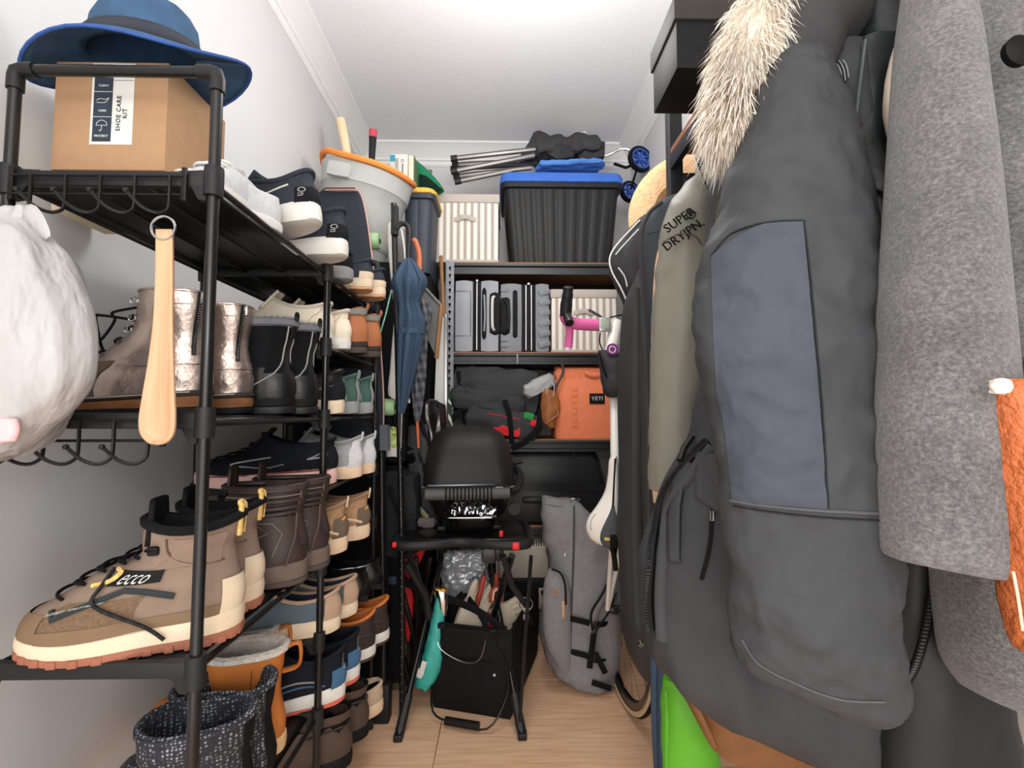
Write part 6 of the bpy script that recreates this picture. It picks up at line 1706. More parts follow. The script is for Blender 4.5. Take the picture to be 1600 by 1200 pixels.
sdl = part(bk, 'saddle', MB().grid(sadf, 30, 16), m_wfr, solid=.012, off=-1)
part(sdl, 'saddle_groove', MB().tube([V(*sadf(.06, .5)) - V(0, .001, 0), V(*sadf(.5, .5)) - V(0, .001, 0)], .003, 6), m_rub)
pad = MB().grid(lambda u, v: V(*sadf(.48 + .52 * u, .5 + (v - .5) * (.10 + .62 * math.sin(PI * .5 * u) ** 1.3 * (1 - .25 * u)))) - V(0, .0022, 0), 14, 10)
part(sdl, 'tail_pad', pad, M('slate_pad_leather', (78, 82, 86), .6), solid=.002)
part(sdl, 'tail_cutout', MB().grid(lambda u, v: V(*sadf(.78 + .215 * u, .5 + (v - .5) * .24 * (.5 + .5 * u))) - V(0, .004, 0), 8, 8), m_rub, solid=.002)
part(sdl, 'rail_clamp', MB().box(P(949, 842, 1.425), (.018, .008, .010), bev=.003), M('brass_yellow', (214, 182, 90), .4))
text_part(sdl, 'lettering', 'BONTRAGER', .012, m_rub, None, .0002, warp=lambda c: V(*sadf(.66 - c.x * 2.6, .07 + c.y * 3.0 + .5 * c.x * c.x * 40)) - V(0, .002, 0))
part(bk, 'seat_bag_strap', MB().tube(smooth_path([P(948, 846, 1.45), P(958, 862, 1.47), P(962, 890, 1.50)], 10), .008, 6), m_rub)
# handlebar bag
heap('handlebar_bag', 'black handlebar bag hanging under the white bicycle stem', 'bag', ctube([(935, 548, 972, 552, 1.69, .02), (936, 562, 976, 566, 1.69, .04), (940, 590, 978, 592, 1.69, .045), (943, 610, 978, 612, 1.69, .04), (950, 620, 976, 618, 1.69, .02)], 28, 20), m_bfab, (.007, 18, 3, .6),
     (('strap', MB().tube(smooth_path([P(937, 552, 1.66), P(941, 570, 1.64), P(948, 590, 1.642)], 8), .006, 6, flat=.4), m_dark_in, None),))
# ------------------------------------------------------------------ clothes rack with shelf along the coat wall
RX0, RX1, RY0, RY1, RZS = .452, .75, -.30, 1.30, 1.765
m_rk = M('slate_black_metal', (44, 46, 50), .45, var=.06)
m_walnut = wood_mat('walnut_board', (104, 60, 42), (132, 78, 54), (150, 92, 66), (30, 2, 30), .5, 3.0)
gr_ = thing('clothes_rack', 'black metal clothes rack with walnut shelf holding the coats', 'clothes rack', (RX0, RY1, 0))
for xx in (RX0 + .018, RX1 - .018):
    for yy in (RY1 - .018, RY0 + .018):
        part(gr_, 'post', MB().box((xx, yy, .975), (.036, .036, 1.95), bev=.003), m_rk)
part(gr_, 'shelf_board', MB().box(((RX0 + RX1) / 2, (RY0 + RY1) / 2, RZS), (RX1 - RX0, RY1 - RY0 - .08, .016), bev=.002), m_walnut)
part(gr_, 'shelf_board', MB().box(((RX0 + RX1) / 2, RY1 - .02, RZS - .14), (RX1 - RX0 - .06, .016, .085), bev=.002), m_walnut)
for xx in (RX0 + .008, RX1 - .008):
    o = part(gr_, 'side_rail', MB().box((xx, (RY0 + RY1) / 2, RZS - .028), (.016, RY1 - RY0 - .06, .038), bev=.002), m_rk)
for yy in (.35, .75, 1.12, 1.22):
    part(gr_, 'bolt', MB().lathe([(0, 0), (.006, 0), (.005, .004), (0, .004)], 10, Matrix.Translation((RX0 + .016, yy, RZS - .03)) @ Matrix.Rotation(R(90), 4, 'Y')), m_steel)
part(gr_, 'end_rail', MB().box(((RX0 + RX1) / 2, RY1 - .02, RZS - .07), (RX1 - RX0 - .06, .03, .03), bev=.002), m_rk)
part(gr_, 'hanging_rail', MB().tube([(.60, RY0, RZS - .13), (.60, RY1, RZS - .13)], .0125, 12), m_rk)
# black shoe box on the shelf
t = thing('shoe_box', 'black cardboard shoe box overhanging the clothes rack shelf', 'box', (.47, 1.03, RZS + .009))
mbx = M('black_card', (38, 38, 40), .6, var=.05)
part(t, 'base', MB().box((.48, 1.032, RZS + .009 + .06), (.24, .155, .12), bev=.002), mbx)
part(t, 'lid', MB().box((.48, 1.032, RZS + .009 + .128), (.25, .165, .05), bev=.002), M('charcoal_card', (58, 54, 52), .6))
heap('folded_jumper', 'dark ribbed jumper folded on the clothes rack shelf', 'jumper', softbox((.60, .78, RZS + .05), (.22, .26, .085), 10, .3), m_bfab, (.006, 12, 2, .5))
# straw hat hung on the far post
t = thing('straw_hat', 'woven straw hat hanging on the clothes rack post', 'hat', P(1050, 330, 1.40))
hm = Matrix.Translation(P(1064, 322, 1.42)) @ Matrix.Rotation(R(-38), 4, 'Z') @ Matrix.Rotation(R(90), 4, 'X') @ Matrix.Rotation(R(5), 4, 'Y')
m_straw = M('straw_weave', (216, 176, 134), .8, var=.16, vs=90, bump=1.0, bs=160, bd=.004, stretch=(1, 1, 1))
part(t, 'brim', MB().lathe([(.082, .0), (.10, .004), (.13, .006), (.158, .001), (.166, -.006), (.158, -.003), (.13, .002), (.10, 0)], 40, hm, False, False), m_straw)
part(t, 'crown', MB().lathe([(.084, -.002), (.080, -.05), (.070, -.085), (.04, -.098), (0, -.10)], 32, hm, False, False), m_straw, solid=.003)
part(t, 'band', MB().lathe([(.0845, -.004), (.0835, -.03)], 32, hm, False, False), m_rub, solid=.002)

# ------------------------------------------------------------------ coats, from the far end to the near end
def bagrow(rows, *a, **k): return ctube(rows, *a, **k)
m_navyb = M('slate_garment_nylon', (58, 61, 66), .6, var=.08, vs=20, bump=.15, bs=80)
m_coatb = M('black_coat_nylon', (58, 58, 59), .62, var=.08, vs=20, bump=.2, bs=80)
def coat(name, label, cat, base): return thing(name, label, cat, base)
# black bag with white piping
t = coat('duffel_bag', 'black bag with white piping hanging behind the coats', 'bag', P(985, 480, 1.46))
part(t, 'body', ctube([(996, 344, 1024, 335, 1.46, .03), (960, 386, 1024, 372, 1.46, .06), (952, 412, 1024, 404, 1.46, .07), (960, 440, 1022, 440, 1.46, .07), (976, 476, 1020, 480, 1.46, .06), (985, 500, 1018, 510, 1.46, .03)], 28, 24), m_bfab, wr=(.005, 12, 2, .4))
part(t, 'white_piping', MB().tube(smooth_path([P(1000, 344, 1.42), P(966, 380, 1.405), P(953, 402, 1.40), P(956, 424, 1.395), P(970, 450, 1.39), P(980, 472, 1.39)], 24), .0026, 6), m_offw)
part(t, 'white_piping', MB().tube(smooth_path([P(998, 358, 1.40), P(972, 386, 1.39), P(962, 398, 1.39)], 12), .002, 6), m_offw)
part(t, 'white_piping', MB().tube(smooth_path([P(966, 418, 1.388), P(976, 432, 1.385), P(980, 448, 1.385)], 12), .002, 6), m_offw)
# long black coat
t = coat('long_coat', 'long black coat with snap button hanging beside the bicycle', 'coat', P(1010, 1060, 1.30))
part(t, 'body', ctube([(1008, 380, 1050, 360, 1.30, .03), (996, 430, 1050, 420, 1.30, .06), (980, 480, 1050, 475, 1.30, .09), (974, 560, 1050, 560, 1.30, .10), (972, 700, 1050, 700, 1.30, .10), (971, 850, 1055, 850, 1.30, .10), (973, 950, 1080, 950, 1.30, .10), (982, 1010, 1110, 1030, 1.30, .10), (1004, 1052, 1150, 1100, 1.30, .10)], 40, 44, .8), m_coatb, wr=(.008, 8, 3, .6, (1, 1, .35)))
part(t, 'front_placket', MB().tube(smooth_path([P(999, 450, 1.205), P(996, 600, 1.19), P(995, 800, 1.19), P(1001, 985, 1.19)], 24), .012, 8, flat=.35), m_coatb)
part(t, 'snap_button', MB().lathe([(0, -.004), (.008, -.004), (.006, .003), (0, .003)], 14, Matrix.Translation(P(1002, 1007, 1.175)) @ Matrix.Rotation(R(90), 4, 'X')), m_steel)
part(t, 'sleeve', ctube([(1012, 400, 1040, 390, 1.17, .03), (1004, 480, 1042, 470, 1.17, .05), (1002, 600, 1042, 600, 1.17, .05), (1004, 720, 1040, 720, 1.17, .045), (1008, 860, 1036, 860, 1.17, .04)], 24, 24), m_coatb, wr=(.005, 12, 8, .5, (1, 1, .5)))
# slate garment bag with piping
t = coat('garment_bag', 'slate grey garment bag with piped edge between black and olive coats', 'garment bag', P(1030, 1000, 1.12))
part(t, 'body', ctube([(1030, 318, 1080, 300, 1.12, .02), (1010, 340, 1085, 318, 1.12, .04), (1003, 380, 1085, 370, 1.12, .05), (1004, 450, 1085, 450, 1.12, .05), (1012, 560, 1080, 560, 1.12, .05), (1016, 700, 1080, 700, 1.12, .05), (1018, 850, 1080, 850, 1.12, .05), (1020, 980, 1080, 980, 1.12, .05)], 28, 34, .7), m_navyb, wr=(.004, 9, 5, .5, (1, 1, .4)))
part(t, 'piping', MB().tube(smooth_path([P(1034, 316, 1.075), P(1012, 336, 1.07), P(1002, 372, 1.07), P(1003, 450, 1.07), P(1010, 560, 1.07), P(1014, 700, 1.07), P(1016, 980, 1.07)], 34), .005, 6), m_coatb)
part(t, 'top_seam', MB().tube(smooth_path([P(1010, 366, 1.064), P(1035, 360, 1.062), P(1060, 356, 1.066)], 10), .0018, 5), m_coatb)
# beige coat sliver
t = coat('beige_coat', 'beige coat showing as a thin edge beside the olive sleeve', 'coat', P(1030, 765, 1.03))
part(t, 'body', ctube([(1040, 365, 1100, 360, 1.035, .02), (1027, 395, 1100, 390, 1.035, .03), (1021, 440, 1100, 440, 1.035, .03), (1017, 560, 1100, 560, 1.035, .03), (1017, 700, 1100, 700, 1.035, .03), (1022, 785, 1095, 790, 1.035, .03)], 20, 24), M('beige_cotton', (206, 172, 138), .8), wr=(.003, 14, 2, .3))
part(t, 'seam', MB().tube(smooth_path([P(1034, 390, 1.004), P(1026, 440, 1.002), P(1023, 600, 1.002)], 12), .0016, 5), m_tansu)
# olive jacket
t = coat('olive_jacket', 'grey olive jacket with black embroidered shoulder lettering', 'jacket', P(1060, 770, .96))
m_olive = M('grey_olive_nylon', (124, 121, 110), .5, var=.06, vs=14, bump=.15, bs=60, bd=.004)
ol_rows = [(1078, 282, 1112, 262, .96, .02), (1055, 308, 1118, 285, .96, .04), (1038, 345, 1116, 325, .96, .052), (1030, 400, 1112, 390, .96, .056), (1024, 460, 1108, 455, .96, .056), (1020, 560, 1104, 560, .96, .054), (1018, 660, 1096, 660, .96, .05), (1016, 730, 1084, 735, .96, .046), (1017, 764, 1072, 772, .96, .04)]
part(t, 'sleeve', ctube(ol_rows, 40, 44), m_olive, wr=(.0055, 16, 2, .6, (1, 1, .8)))
part(t, 'armhole_seam', MB().tube(smooth_path([P(1036, 378, .902), P(1060, 366, .896), P(1085, 368, .898), P(1098, 385, .91)], 14), .0016, 5), M('olive_seam', (88, 86, 78), .7))
part(t, 'body', ctube([(1092, 240, 1150, 240, 1.0, .02), (1084, 300, 1210, 290, 1.0, .05), (1080, 400, 1230, 400, 1.0, .06), (1082, 600, 1230, 600, 1.0, .06), (1078, 760, 1230, 760, 1.0, .06)], 30, 30), m_olive, wr=(.006, 12, 4, .6))
part(t, 'collar', ctube([(1088, 242, 1148, 236, .94, .024), (1100, 276, 1160, 272, .93, .03), (1112, 310, 1172, 310, .925, .032), (1118, 345, 1176, 350, .92, .03)], 24, 16), m_olive, wr=(.003, 20, 4, .5))
for pts in (((1090, 246), (1102, 276), (1112, 300), (1122, 330)), ((1122, 240), (1134, 262), (1146, 285), (1152, 300))):
    z = part(t, 'zip', MB().tube(smooth_path([P(*q, .895) for q in pts], 14), .006, 6), m_rub)
    tb2 = MB()
    for k in range(22):
        p = Vector(interp([tuple(P(*q, .889)) for q in pts], (k + .5) / 22)); tb2.box(p, (.0055, .002, .002))
    part(z, 'zip_teeth', tb2, M('grey_teeth', (150, 150, 150), .4), kind='stuff')
eu = (P(1086, 322, .9) - P(1046, 350, .9)).normalized()
text_part(t, 'embroidery', 'SUPER', .025, m_rub, frame(P(1062, 344, .898), eu, (-.2, .12, 1)), .0012)
text_part(t, 'embroidery', 'DRYJPN.', .025, m_rub, frame(P(1068, 367, .897), eu, (-.2, .12, 1)), .0012)
part(t, 'registered_mark', MB().tube([P(1079, 335, .897) + .0085 * V(math.cos(q), 0, math.sin(q)) for q in [2 * PI * i / 16 for i in range(16)]], .0012, 5, closed=True), m_rub)
text_part(t, 'embroidery', 'R', .011, m_rub, frame(P(1079, 335, .896), eu, (0, .1, 1)), .0008)
# items standing low behind the coats
t = coat('blue_jeans', 'slate blue jeans hanging low beside the lime bag', 'trousers', P(1030, 1300, 1.16))
part(t, 'leg', ctube([(1018, 1030, 1060, 1030, 1.16, .03), (1018, 1090, 1060, 1090, 1.16, .035), (1022, 1200, 1060, 1200, 1.16, .035), (1028, 1300, 1058, 1300, 1.16, .03)], 18), M('slate_denim', (70, 88, 112), .8, var=.12), wr=(.004, 12, 2, .4))
part(t, 'side_seam', MB().tube([P(1026, 1040, 1.126), P(1026, 1120, 1.122), P(1030, 1290, 1.126)], .002, 5), M('denim_seam', (52, 66, 86), .8))
t = coat('lime_bag', 'bright lime green bag below the brown coat', 'bag', P(1070, 1280, 1.06))
part(t, 'body', ctube([(1038, 1060, 1120, 1060, 1.06, .03), (1036, 1100, 1120, 1100, 1.06, .04), (1036, 1200, 1122, 1200, 1.06, .045), (1040, 1280, 1118, 1280, 1.06, .03)], 24, 20), M('lime_green_film', (88, 160, 40), .5, var=.08), wr=(.006, 14, 3, .7))
part(t, 'edge_fold', MB().tube(smooth_path([P(1040, 1078, 1.022), P(1042, 1120, 1.018), P(1041, 1200, 1.015)], 10), .003, 6), M('dark_lime', (84, 160, 40), .5))
t = coat('brown_coat', 'long caramel brown coat hem showing under the charcoal parka', 'coat', P(1180, 1190, .92))
m_cara = M('caramel_suede', (124, 86, 56), .75, var=.12, vs=30, bump=.2, bs=200)
part(t, 'body', ctube([(1060, 700, 1300, 690, .94, .04), (1050, 850, 1320, 850, .94, .06), (1044, 980, 1330, 980, .94, .065), (1048, 1040, 1340, 1060, .94, .065), (1082, 1110, 1345, 1150, .94, .06), (1108, 1160, 1350, 1220, .94, .05)], 36, 34, .7), m_cara, wr=(.006, 8, 3, .5, (1, 1, .4)))
part(t, 'hem_seam', MB().tube(smooth_path([P(1062, 1040, .872), P(1090, 1095, .872), P(1112, 1140, .875)], 12), .002, 5), M('brown_hem_thread', (110, 70, 42), .8))
part(t, 'front_edge', MB().tube(smooth_path([P(1056, 1036, .874), P(1082, 1092, .870), P(1102, 1134, .872), P(1116, 1165, .88)], 14), .006, 6), m_cara)
part(t, 'snap_button', MB().lathe([(.003, -.003), (.0085, -.003), (.0075, .003), (.003, .003)], 16, Matrix.Translation(P(1118, 1087, .866)) @ Matrix.Rotation(R(90), 4, 'X'), False, False), m_steel)
t = coat('pale_blue_shirt', 'pale blue shirt tail in the dark gap behind the wool coat', 'shirt', P(1480, 1060, .80))
part(t, 'tail', ctube([(1440, 800, 1540, 800, .80, .02), (1448, 900, 1530, 900, .80, .025), (1452, 1000, 1520, 1000, .80, .025), (1455, 1042, 1515, 1060, .80, .02)], 20, 20), M('pale_blue_cotton', (120, 140, 168), .8), wr=(.004, 14, 3, .5))
part(t, 'hem_stitch', MB().tube([P(1454, 1030, .776), P(1512, 1048, .776)], .0014, 5), M('blue_thread', (80, 96, 120), .8))

# dark green-black jacket between parka and wool coat
t = coat('dark_jacket', 'dark green-black waxed jacket between the parka and wool coat', 'jacket', P(1440, 1180, .64))
m_wax = M('green_black_waxed', (46, 50, 52), .42, var=.12, vs=16, bump=.2, bs=40, bd=.006)
part(t, 'body', ctube([(1330, -30, 1470, -30, .64, .04), (1326, 60, 1480, 50, .64, .05), (1340, 200, 1500, 200, .64, .055), (1352, 400, 1510, 400, .64, .055), (1360, 600, 1510, 600, .64, .055), (1366, 800, 1510, 800, .64, .055), (1370, 1000, 1530, 1000, .64, .055), (1376, 1260, 1600, 1260, .64, .05)], 36, 44, .75), m_wax, wr=(.009, 9, 4, .75))
part(t, 'front_panel', ctube([(1345, 60, 1400, 60, .585, .012), (1335, 160, 1398, 170, .585, .014), (1328, 240, 1394, 260, .58, .016), (1332, 290, 1392, 320, .58, .014)], 20, 18), m_wax, wr=(.005, 22, 4, .8))
part(t, 'seam', MB().tube(smooth_path([P(1352, 62, .566), P(1340, 160, .563), P(1330, 260, .56)], 14), .0022, 5), M('grey_green_seam', (84, 88, 88), .7))
zz_ = ((1462, 880), (1452, 960), (1430, 1040), (1404, 1080))
z = part(t, 'zip', MB().tube(smooth_path([P(*q, .575) for q in zz_], 20), .005, 6), m_rub)
tb2 = MB()
for k in range(44):
    p = Vector(interp([tuple(P(*q, .569)) for q in zz_], (k + .5) / 44)); tb2.box(p, (.005, .002, .0022))
part(z, 'zip_teeth', tb2, M('dark_teeth', (66, 66, 68), .35), kind='stuff')
t = coat('cream_hoodie', 'cream fleece edge peeking beside the grey wool coat', 'hoodie', P(1405, 230, .56))
part(t, 'body', ctube([(1400, 70, 1450, 60, .545, .015), (1390, 110, 1450, 110, .545, .02), (1386, 160, 1450, 160, .545, .02), (1392, 200, 1450, 205, .545, .02), (1404, 240, 1450, 250, .545, .015)], 18, 16), M('cream_fleece_cloth', (224, 208, 190), .85), wr=(.002, 20, 3, .3))
part(t, 'seam', MB().tube([P(1392, 160, .523), P(1412, 150, .521)], .0014, 5), m_tansu)

# ------------------------------------------------------------------ charcoal parka with fur hood
pk = coat('parka', 'charcoal grey parka with cream fur-trimmed hood hanging in front', 'parka', P(1220, 1110, .60))
m_pk = M('charcoal_parka_cloth', (58, 59, 61), .62, var=.05, vs=24, bump=.18, bs=500, bd=.0008)
m_pk2 = M('blue_grey_patch_cloth', (64, 67, 76), .66, var=.05, vs=24, bump=.15, bs=500, bd=.0008)
m_pkd = M('dark_parka_cloth', (58, 59, 61), .62, var=.08, vs=18, bump=.2, bs=300, bd=.001)
body_rows = [(1180, 120, 1330, 100, .74, .03), (1130, 260, 1380, 240, .74, .06), (1115, 420, 1400, 420, .74, .075), (1110, 560, 1400, 560, .74, .08), (1096, 680, 1400, 690, .74, .085), (1050, 770, 1400, 790, .74, .09), (1024, 860, 1402, 880, .74, .095), (1014, 940, 1404, 990, .74, .095), (1024, 1010, 1406, 1090, .74, .095), (1060, 1060, 1408, 1170, .74, .09), (1090, 1085, 1400, 1210, .74, .06)]
part(pk, 'body', ctube(body_rows, 90, 110, .75), m_pkd, wr=(.016, 8, 6, .85, (1, 1, .55)))
sl_rows = [(1222, 92, 1275, 84, .53, .018), (1190, 150, 1300, 140, .525, .036), (1156, 240, 1328, 235, .52, .050), (1122, 345, 1350, 340, .515, .058), (1097, 450, 1362, 445, .51, .062), (1098, 540, 1366, 540, .505, .062), (1122, 650, 1369, 650, .50, .060), (1133, 730, 1378, 735, .497, .058), (1140, 790, 1384, 808, .495, .057), (1148, 880, 1390, 900, .493, .055), (1152, 960, 1394, 990, .49, .052), (1158, 1015, 1396, 1060, .49, .048), (1180, 1050, 1393, 1096, .49, .042), (1240, 1080, 1380, 1108, .49, .028)]
def srow(py):
    lo, hi = 0, 1
    for _ in range(30):
        m = (lo + hi) / 2
        if (interp(sl_rows, m)[1] + interp(sl_rows, m)[3]) / 2 < py: lo = m
        else: hi = m
    return interp(sl_rows, lo)
sleeve = part(pk, 'sleeve', ctube(sl_rows, 150, 170), m_pk, sharp=70, wr=(.0075, 7.5, 11.3, .6, (1, 1, 1.4)))
wrinkle(sleeve.data, .0030, 15, 4.0, .85, (1.2, 1, 1.6))
wrinkle(sleeve.data, .0012, 60, 2.0, .5)
def on_sleeve(px, py, out=.002):
    lx, ly, rx, ry, d, th = srow(py)
    u = (px - (lx + rx) / 2) / ((rx - lx) / 2)
    u = max(-.99, min(.99, u))
    return P(px, py, d - th * math.sqrt(1 - u * u) - out)
def sleeve_hit(px, py, out=.0016):
    """walk in from the eye until the real (wrinkled) sleeve surface"""
    d = ray(px, py)
    ok, loc, nrm, _ = SL_BVH.ray_cast(CAM, d), None, None, None
    h = SL_BVH.ray_cast(CAM, d)
    if h[0] is None: return on_sleeve(px, py, out)
    return h[0] + h[1] * (out if h[1].dot(d) < 0 else -out)
from mathutils.bvhtree import BVHTree
def bvh_of(o):
    me = o.data
    return BVHTree.FromPolygons([v.co.copy() for v in me.vertices], [list(p.vertices) for p in me.polygons])
SL_BVH = bvh_of(sleeve)
# elbow patch with curved top, cuff panel, seams: sewn onto the sleeve
def pt_patch(u, v):
    x0 = 1112 - 6 * math.sin(PI * v) + 26 * v; x1 = 1254 + 40 * v
    px = x0 + (x1 - x0) * u
    top = 400 - 55 * min(1, math.sin(PI * .5 * min(1, u * 1.25)))
    bot = 783 + 12 * u
    py = top + (bot - top) * v
    lx = srow(py)[0]
    px = max(px, lx + 7)
    return sleeve_hit(px, py, .0012)
part(pk, 'elbow_patch', MB().grid(pt_patch, 60, 110), m_pk2, sharp=70)
def seam(pts, n=40, r=.0012, out=.001): return MB().tube([sleeve_hit(*interp(pts, i / n), out) for i in range(n + 1)], r, 5)
m_seamd = M('dark_thread', (48, 49, 54), .8); m_seaml = M('pale_thread', (78, 78, 81), .7)
part(pk, 'patch_seam', seam([(1112, 400), (1140, 368), (1180, 352), (1220, 346), (1254, 345)]), m_seamd)
part(pk, 'patch_seam', seam([(1256, 346), (1270, 480), (1284, 640), (1294, 794)]), m_seamd)
part(pk, 'cuff_seam', seam([(1142, 782), (1200, 790), (1280, 797), (1380, 803)], 40, .0014, .0010), m_seaml)
part(pk, 'cuff_stitch', seam([(1146, 790), (1210, 800), (1290, 808), (1378, 813)], 40, .0009), m_seamd)
part(pk, 'hem_seam', seam([(1160, 1000), (1185, 1036), (1240, 1066), (1310, 1092), (1382, 1096)], 40, .0011, .0008), m_seaml)
# hood with fur
m_fur = M('cream_fur', (222, 210, 194), .9, var=.28, vs=9, spec=.2)
m_furd = M('brown_fur', (150, 116, 88), .9, var=.3, vs=14, spec=.2)
hood = part(pk, 'hood', ctube([(1175, -10, 1350, -30, .62, .05), (1180, 50, 1340, 40, .62, .06), (1176, 100, 1300, 95, .61, .06), (1168, 160, 1270, 150, .60, .05), (1160, 215, 1230, 210, .60, .03)], 34, 24), m_coatb, wr=(.010, 11, 2, .75))
rnd = random.Random(5)
path = [P(1200, -15, .585), P(1178, 40, .575), P(1164, 90, .565), P(1157, 140, .56), P(1150, 185, .56), P(1158, 215, .565)]
part(hood, 'fur_core', MB().tube(smooth_path(path, 24), [.021 + .010 * math.sin(PI * i / 24) for i in range(25)], 12), m_fur)
def fur(n, len0, seed, lo, hi):
    mb = MB(); rnd = random.Random(seed)
    for _ in range(n):
        u = rnd.uniform(lo, hi)
        c = Vector(interp([tuple(p) for p in path], u)); c2 = Vector(interp([tuple(p) for p in path], min(1, u + .03)))
        tg = (c2 - c).normalized() if (c2 - c).length > 1e-6 else V(0, 0, -1)
        a = rnd.uniform(0, 2 * PI)
        rad = V(math.cos(a), math.sin(a) * .8, rnd.uniform(-.3, .3)).normalized()
        rr = .022 + .010 * math.sin(PI * u)
        p0 = c + rad * rr * rnd.uniform(.4, 1)
        ln = len0 * rnd.uniform(.55, 1.25)
        d1 = (rad * rnd.uniform(.25, .9) + tg * rnd.uniform(.5, 1.0) + V(-.15, -.1, -.35)).normalized()
        d2 = (d1 + V(rnd.uniform(-.3, .3), rnd.uniform(-.3, .3), -.45)).normalized()
        p1 = p0 + d1 * ln * .55; p2 = p1 + d2 * ln * .45
        sd = d1.cross(V(rnd.uniform(-1, 1), rnd.uniform(-1, 1), rnd.uniform(-1, 1)))
        if sd.length < 1e-5: continue
        sd = sd.normalized() * .00055
        o = len(mb.v)
        mb.v += [p0 - sd, p0 + sd, p1 + sd * .8, p1 - sd * .8, p2]
        mb.f += [[o, o + 1, o + 2, o + 3], [o + 3, o + 2, o + 4]]
    return mb
def raw_mesh(name, mb):
    me = bpy.data.meshes.new(name); me.from_pydata([tuple(v) for v in mb.v], [], mb.f); return me
part(hood, 'fur_trim', raw_mesh('fur_trim', fur(9000, .046, 1, 0, 1)), m_fur, kind='stuff')
part(hood, 'fur_undercoat', raw_mesh('fur_undercoat', fur(2500, .036, 2, .6, 1)), m_furd, kind='stuff')
part(hood, 'fur_tips', raw_mesh('fur_tips', fur(2500, .056, 3, 0, 1)), M('pale_fur', (236, 228, 216), .9, var=.2, vs=12, spec=.2), kind='stuff')
# ribbed collar
def ribc(u, v):
    a = P(1276, 96, .60).lerp(P(1312, 78, .60), u); b = P(1306, 140, .575).lerp(P(1350, 100, .58), u)
    return a.lerp(b, v) - V(0, .010 * math.sin(PI * v), 0)
rb = part(pk, 'ribbed_collar', MB().grid(ribc, 10, 10), m_rub, solid=.004)
for k in range(9):
    part(rb, 'rib', MB().tube([V(*ribc(.06 + .11 * k, j / 8)) - V(0, .003, 0) for j in range(9)], .0011, 5), M('rib_grey', (128, 130, 132), .7))
part(pk, 'yoke', ctube([(1255, 85, 1350, 70, .60, .02), (1290, 140, 1345, 110, .60, .03), (1315, 220, 1352, 200, .60, .03), (1335, 300, 1362, 300, .60, .025), (1350, 380, 1368, 380, .60, .02)], 20, 20), m_pkd, wr=(.004, 14, 3, .5))
# body details: zip, straps, pocket flap
B_BVH = bvh_of([c for c in pk.children if c.name.startswith('body')][0])
def body_hit(px, py, out=.002):
    d = ray(px, py); h = B_BVH.ray_cast(CAM, d)
    if h[0] is None: return P(px, py, .66)
    return h[0] + h[1] * (out if h[1].dot(d) < 0 else -out)
zp_ = [(1108, 690), (1074, 728), (1040, 775), (1028, 830), (1021, 890), (1020, 940), (1024, 985)]
z = part(pk, 'zip', MB().tube([body_hit(*interp(zp_, i / 40), .004) for i in range(41)], .0055, 6), m_rub)
tb2 = MB()
for k in range(70):
    tb2.box(body_hit(*interp(zp_, (k + .5) / 70), .010), (.006, .003, .0026))
part(z, 'zip_teeth', tb2, M('black_zip_teeth', (50, 50, 52), .3), kind='stuff')
part(pk, 'zip_flap', MB().tube([body_hit(*interp([(1116, 700), (1084, 740), (1052, 790), (1042, 850), (1036, 920), (1038, 1000)], i / 30), .003) for i in range(31)], .009, 8, flat=.5), m_pkd)
zf = part(pk, 'pocket_zip', MB().tube([body_hit(*interp([(1112, 800), (1110, 840), (1104, 875), (1096, 905)], i / 16), .003) for i in range(17)], .003, 6), m_rub)
part(zf, 'zip_pull', MB().box(body_hit(1112, 806, .006), (.006, .005, .014), bev=.001), m_steel)
zg = part(pk, 'chest_zip_pull', MB().tube([body_hit(1088, 682, .006), body_hit(1076, 705, .008), body_hit(1070, 724, .008)], .0048, 8), m_blk)
def ribbon(pts, w, n=20, hit=body_hit, out=.006):
    def fn(u, v):
        px, py = interp(pts, u)
        return hit(px + (v - .5) * w, py, out)
    return MB().grid(fn, n, 3)
part(pk, 'hanging_strap', ribbon([(1076, 725), (1066, 750), (1058, 800), (1056, 878)], 17), m_pkd, solid=.003)
part(pk, 'hanging_strap', ribbon([(1062, 735), (1046, 770), (1042, 820), (1042, 850)], 14, out=.0035), m_pkd, solid=.003)
def flap(u, v):
    return body_hit(1092 + 50 * u - 4 * v, 708 + 8 * u + (70 + 26 * u) * v, .006)
part(pk, 'pocket_flap', MB().grid(flap, 8, 10), m_pkd, solid=.004)

# ------------------------------------------------------------------ grey wool coat, nearest the doorway
wc = coat('wool_coat', 'mottled grey wool coat with wide sleeve, beside the orange leather', 'coat', P(1560, 1100, .5))
def wool():
    m, nt, b = base_mat('mottled_grey_wool', .95, 0)
    v = coords(nt, (1, 1, 1.3))
    f = noise_tex(nt, v, 260, 5, .7); g = noise_tex(nt, v, 14, 3)
    mx = nt.nodes.new('ShaderNodeMath'); mx.operation = 'MULTIPLY_ADD'; mx.inputs[1].default_value = .35
    nt.links.new(g, mx.inputs[0]); nt.links.new(f, mx.inputs[2])
    nt.links.new(ramp(nt, mx.outputs[0], [(.50, lin((66, 64, 65))), (.68, lin((92, 90, 90))), (.90, lin((126, 122, 122)))]), b.inputs['Base Color'])
    add_bump(nt, b, f, .7, .003)
    b.inputs['Sheen Weight'].default_value = .25
    return m
m_wool = wool()
part(wc, 'body', ctube([(1470, -60, 1800, -60, .53, .05), (1470, 60, 1800, 60, .53, .06), (1476, 300, 1800, 300, .53, .06), (1480, 600, 1800, 600, .53, .06), (1486, 850, 1800, 850, .53, .06), (1492, 980, 1780, 1000, .53, .055), (1500, 1040, 1740, 1090, .53, .05), (1520, 1078, 1700, 1130, .53, .035)], 40, 40, .7), m_wool, wr=(.006, 6, 3, .3, (1, 1, .4)))
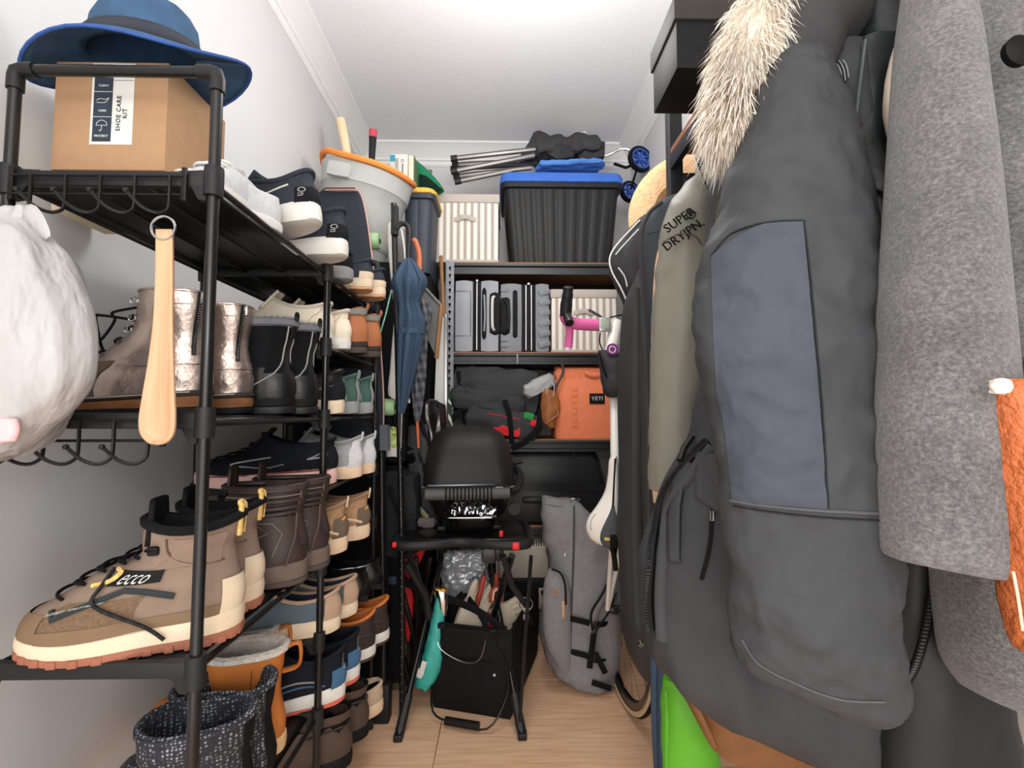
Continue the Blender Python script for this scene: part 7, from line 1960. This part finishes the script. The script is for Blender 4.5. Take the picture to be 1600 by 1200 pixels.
part(wc, 'sleeve', ctube([(1425, -60, 1480, -70, .435, .02), (1419, 60, 1500, 40, .432, .036), (1412, 180, 1512, 170, .43, .042), (1404, 320, 1524, 310, .428, .046), (1396, 480, 1536, 480, .425, .048), (1392, 640, 1550, 640, .422, .048), (1392, 760, 1564, 770, .42, .047), (1393, 840, 1574, 862, .42, .044), (1396, 868, 1580, 893, .42, .038), (1402, 872, 1576, 895, .42, .02)], 44, 60, .85), m_wool, wr=(.004, 6, 8, .3, (1, 1, .35)))
part(wc, 'sleeve', ctube([(1500, -40, 1800, -40, .46, .02), (1525, 160, 1800, 160, .455, .03), (1535, 330, 1800, 330, .452, .034), (1545, 480, 1800, 470, .45, .034), (1552, 560, 1800, 560, .45, .02)], 30, 30, .8), m_wool, wr=(.004, 6, 5, .3))
part(wc, 'button', MB().lathe([(0, -.004), (.013, -.004), (.014, .002), (.010, .005), (0, .005)], 20, Matrix.Translation(P(1592, 80, .405)) @ Matrix.Rotation(R(90), 4, 'X')), m_rub)
# orange leather garment at the edge of the picture
t = coat('leather_jacket', 'rust orange pebbled leather sleeve at the edge beside the wool coat', 'jacket', P(1640, 1010, .37))
m_rust = M('rust_pebbled_leather', (178, 96, 54), .42, var=.16, vs=60, bump=.9, bs=130, bd=.006)
part(t, 'sleeve', ctube([(1551, 594, 1760, 586, .375, .014), (1551, 610, 1760, 602, .375, .024), (1556, 680, 1760, 680, .375, .03), (1568, 790, 1760, 790, .375, .032), (1580, 880, 1760, 880, .375, .032), (1590, 960, 1750, 960, .375, .03), (1600, 1020, 1740, 1020, .375, .022)], 34, 40, .75), m_rust, wr=(.0012, 60, 3, .2))
part(t, 'worn_corner', softbox(P(1562, 604, .358), (.014, .006, .011), 8, .35), M('worn_white', (214, 202, 190), .7), wr=(.002, 160, 1, 0))
part(t, 'edge_piping', MB().tube(smooth_path([P(1583, 893, .346), P(1590, 930, .346), P(1598, 985, .35)], 12), .0010, 6), M('pale_edge', (222, 190, 168), .6))
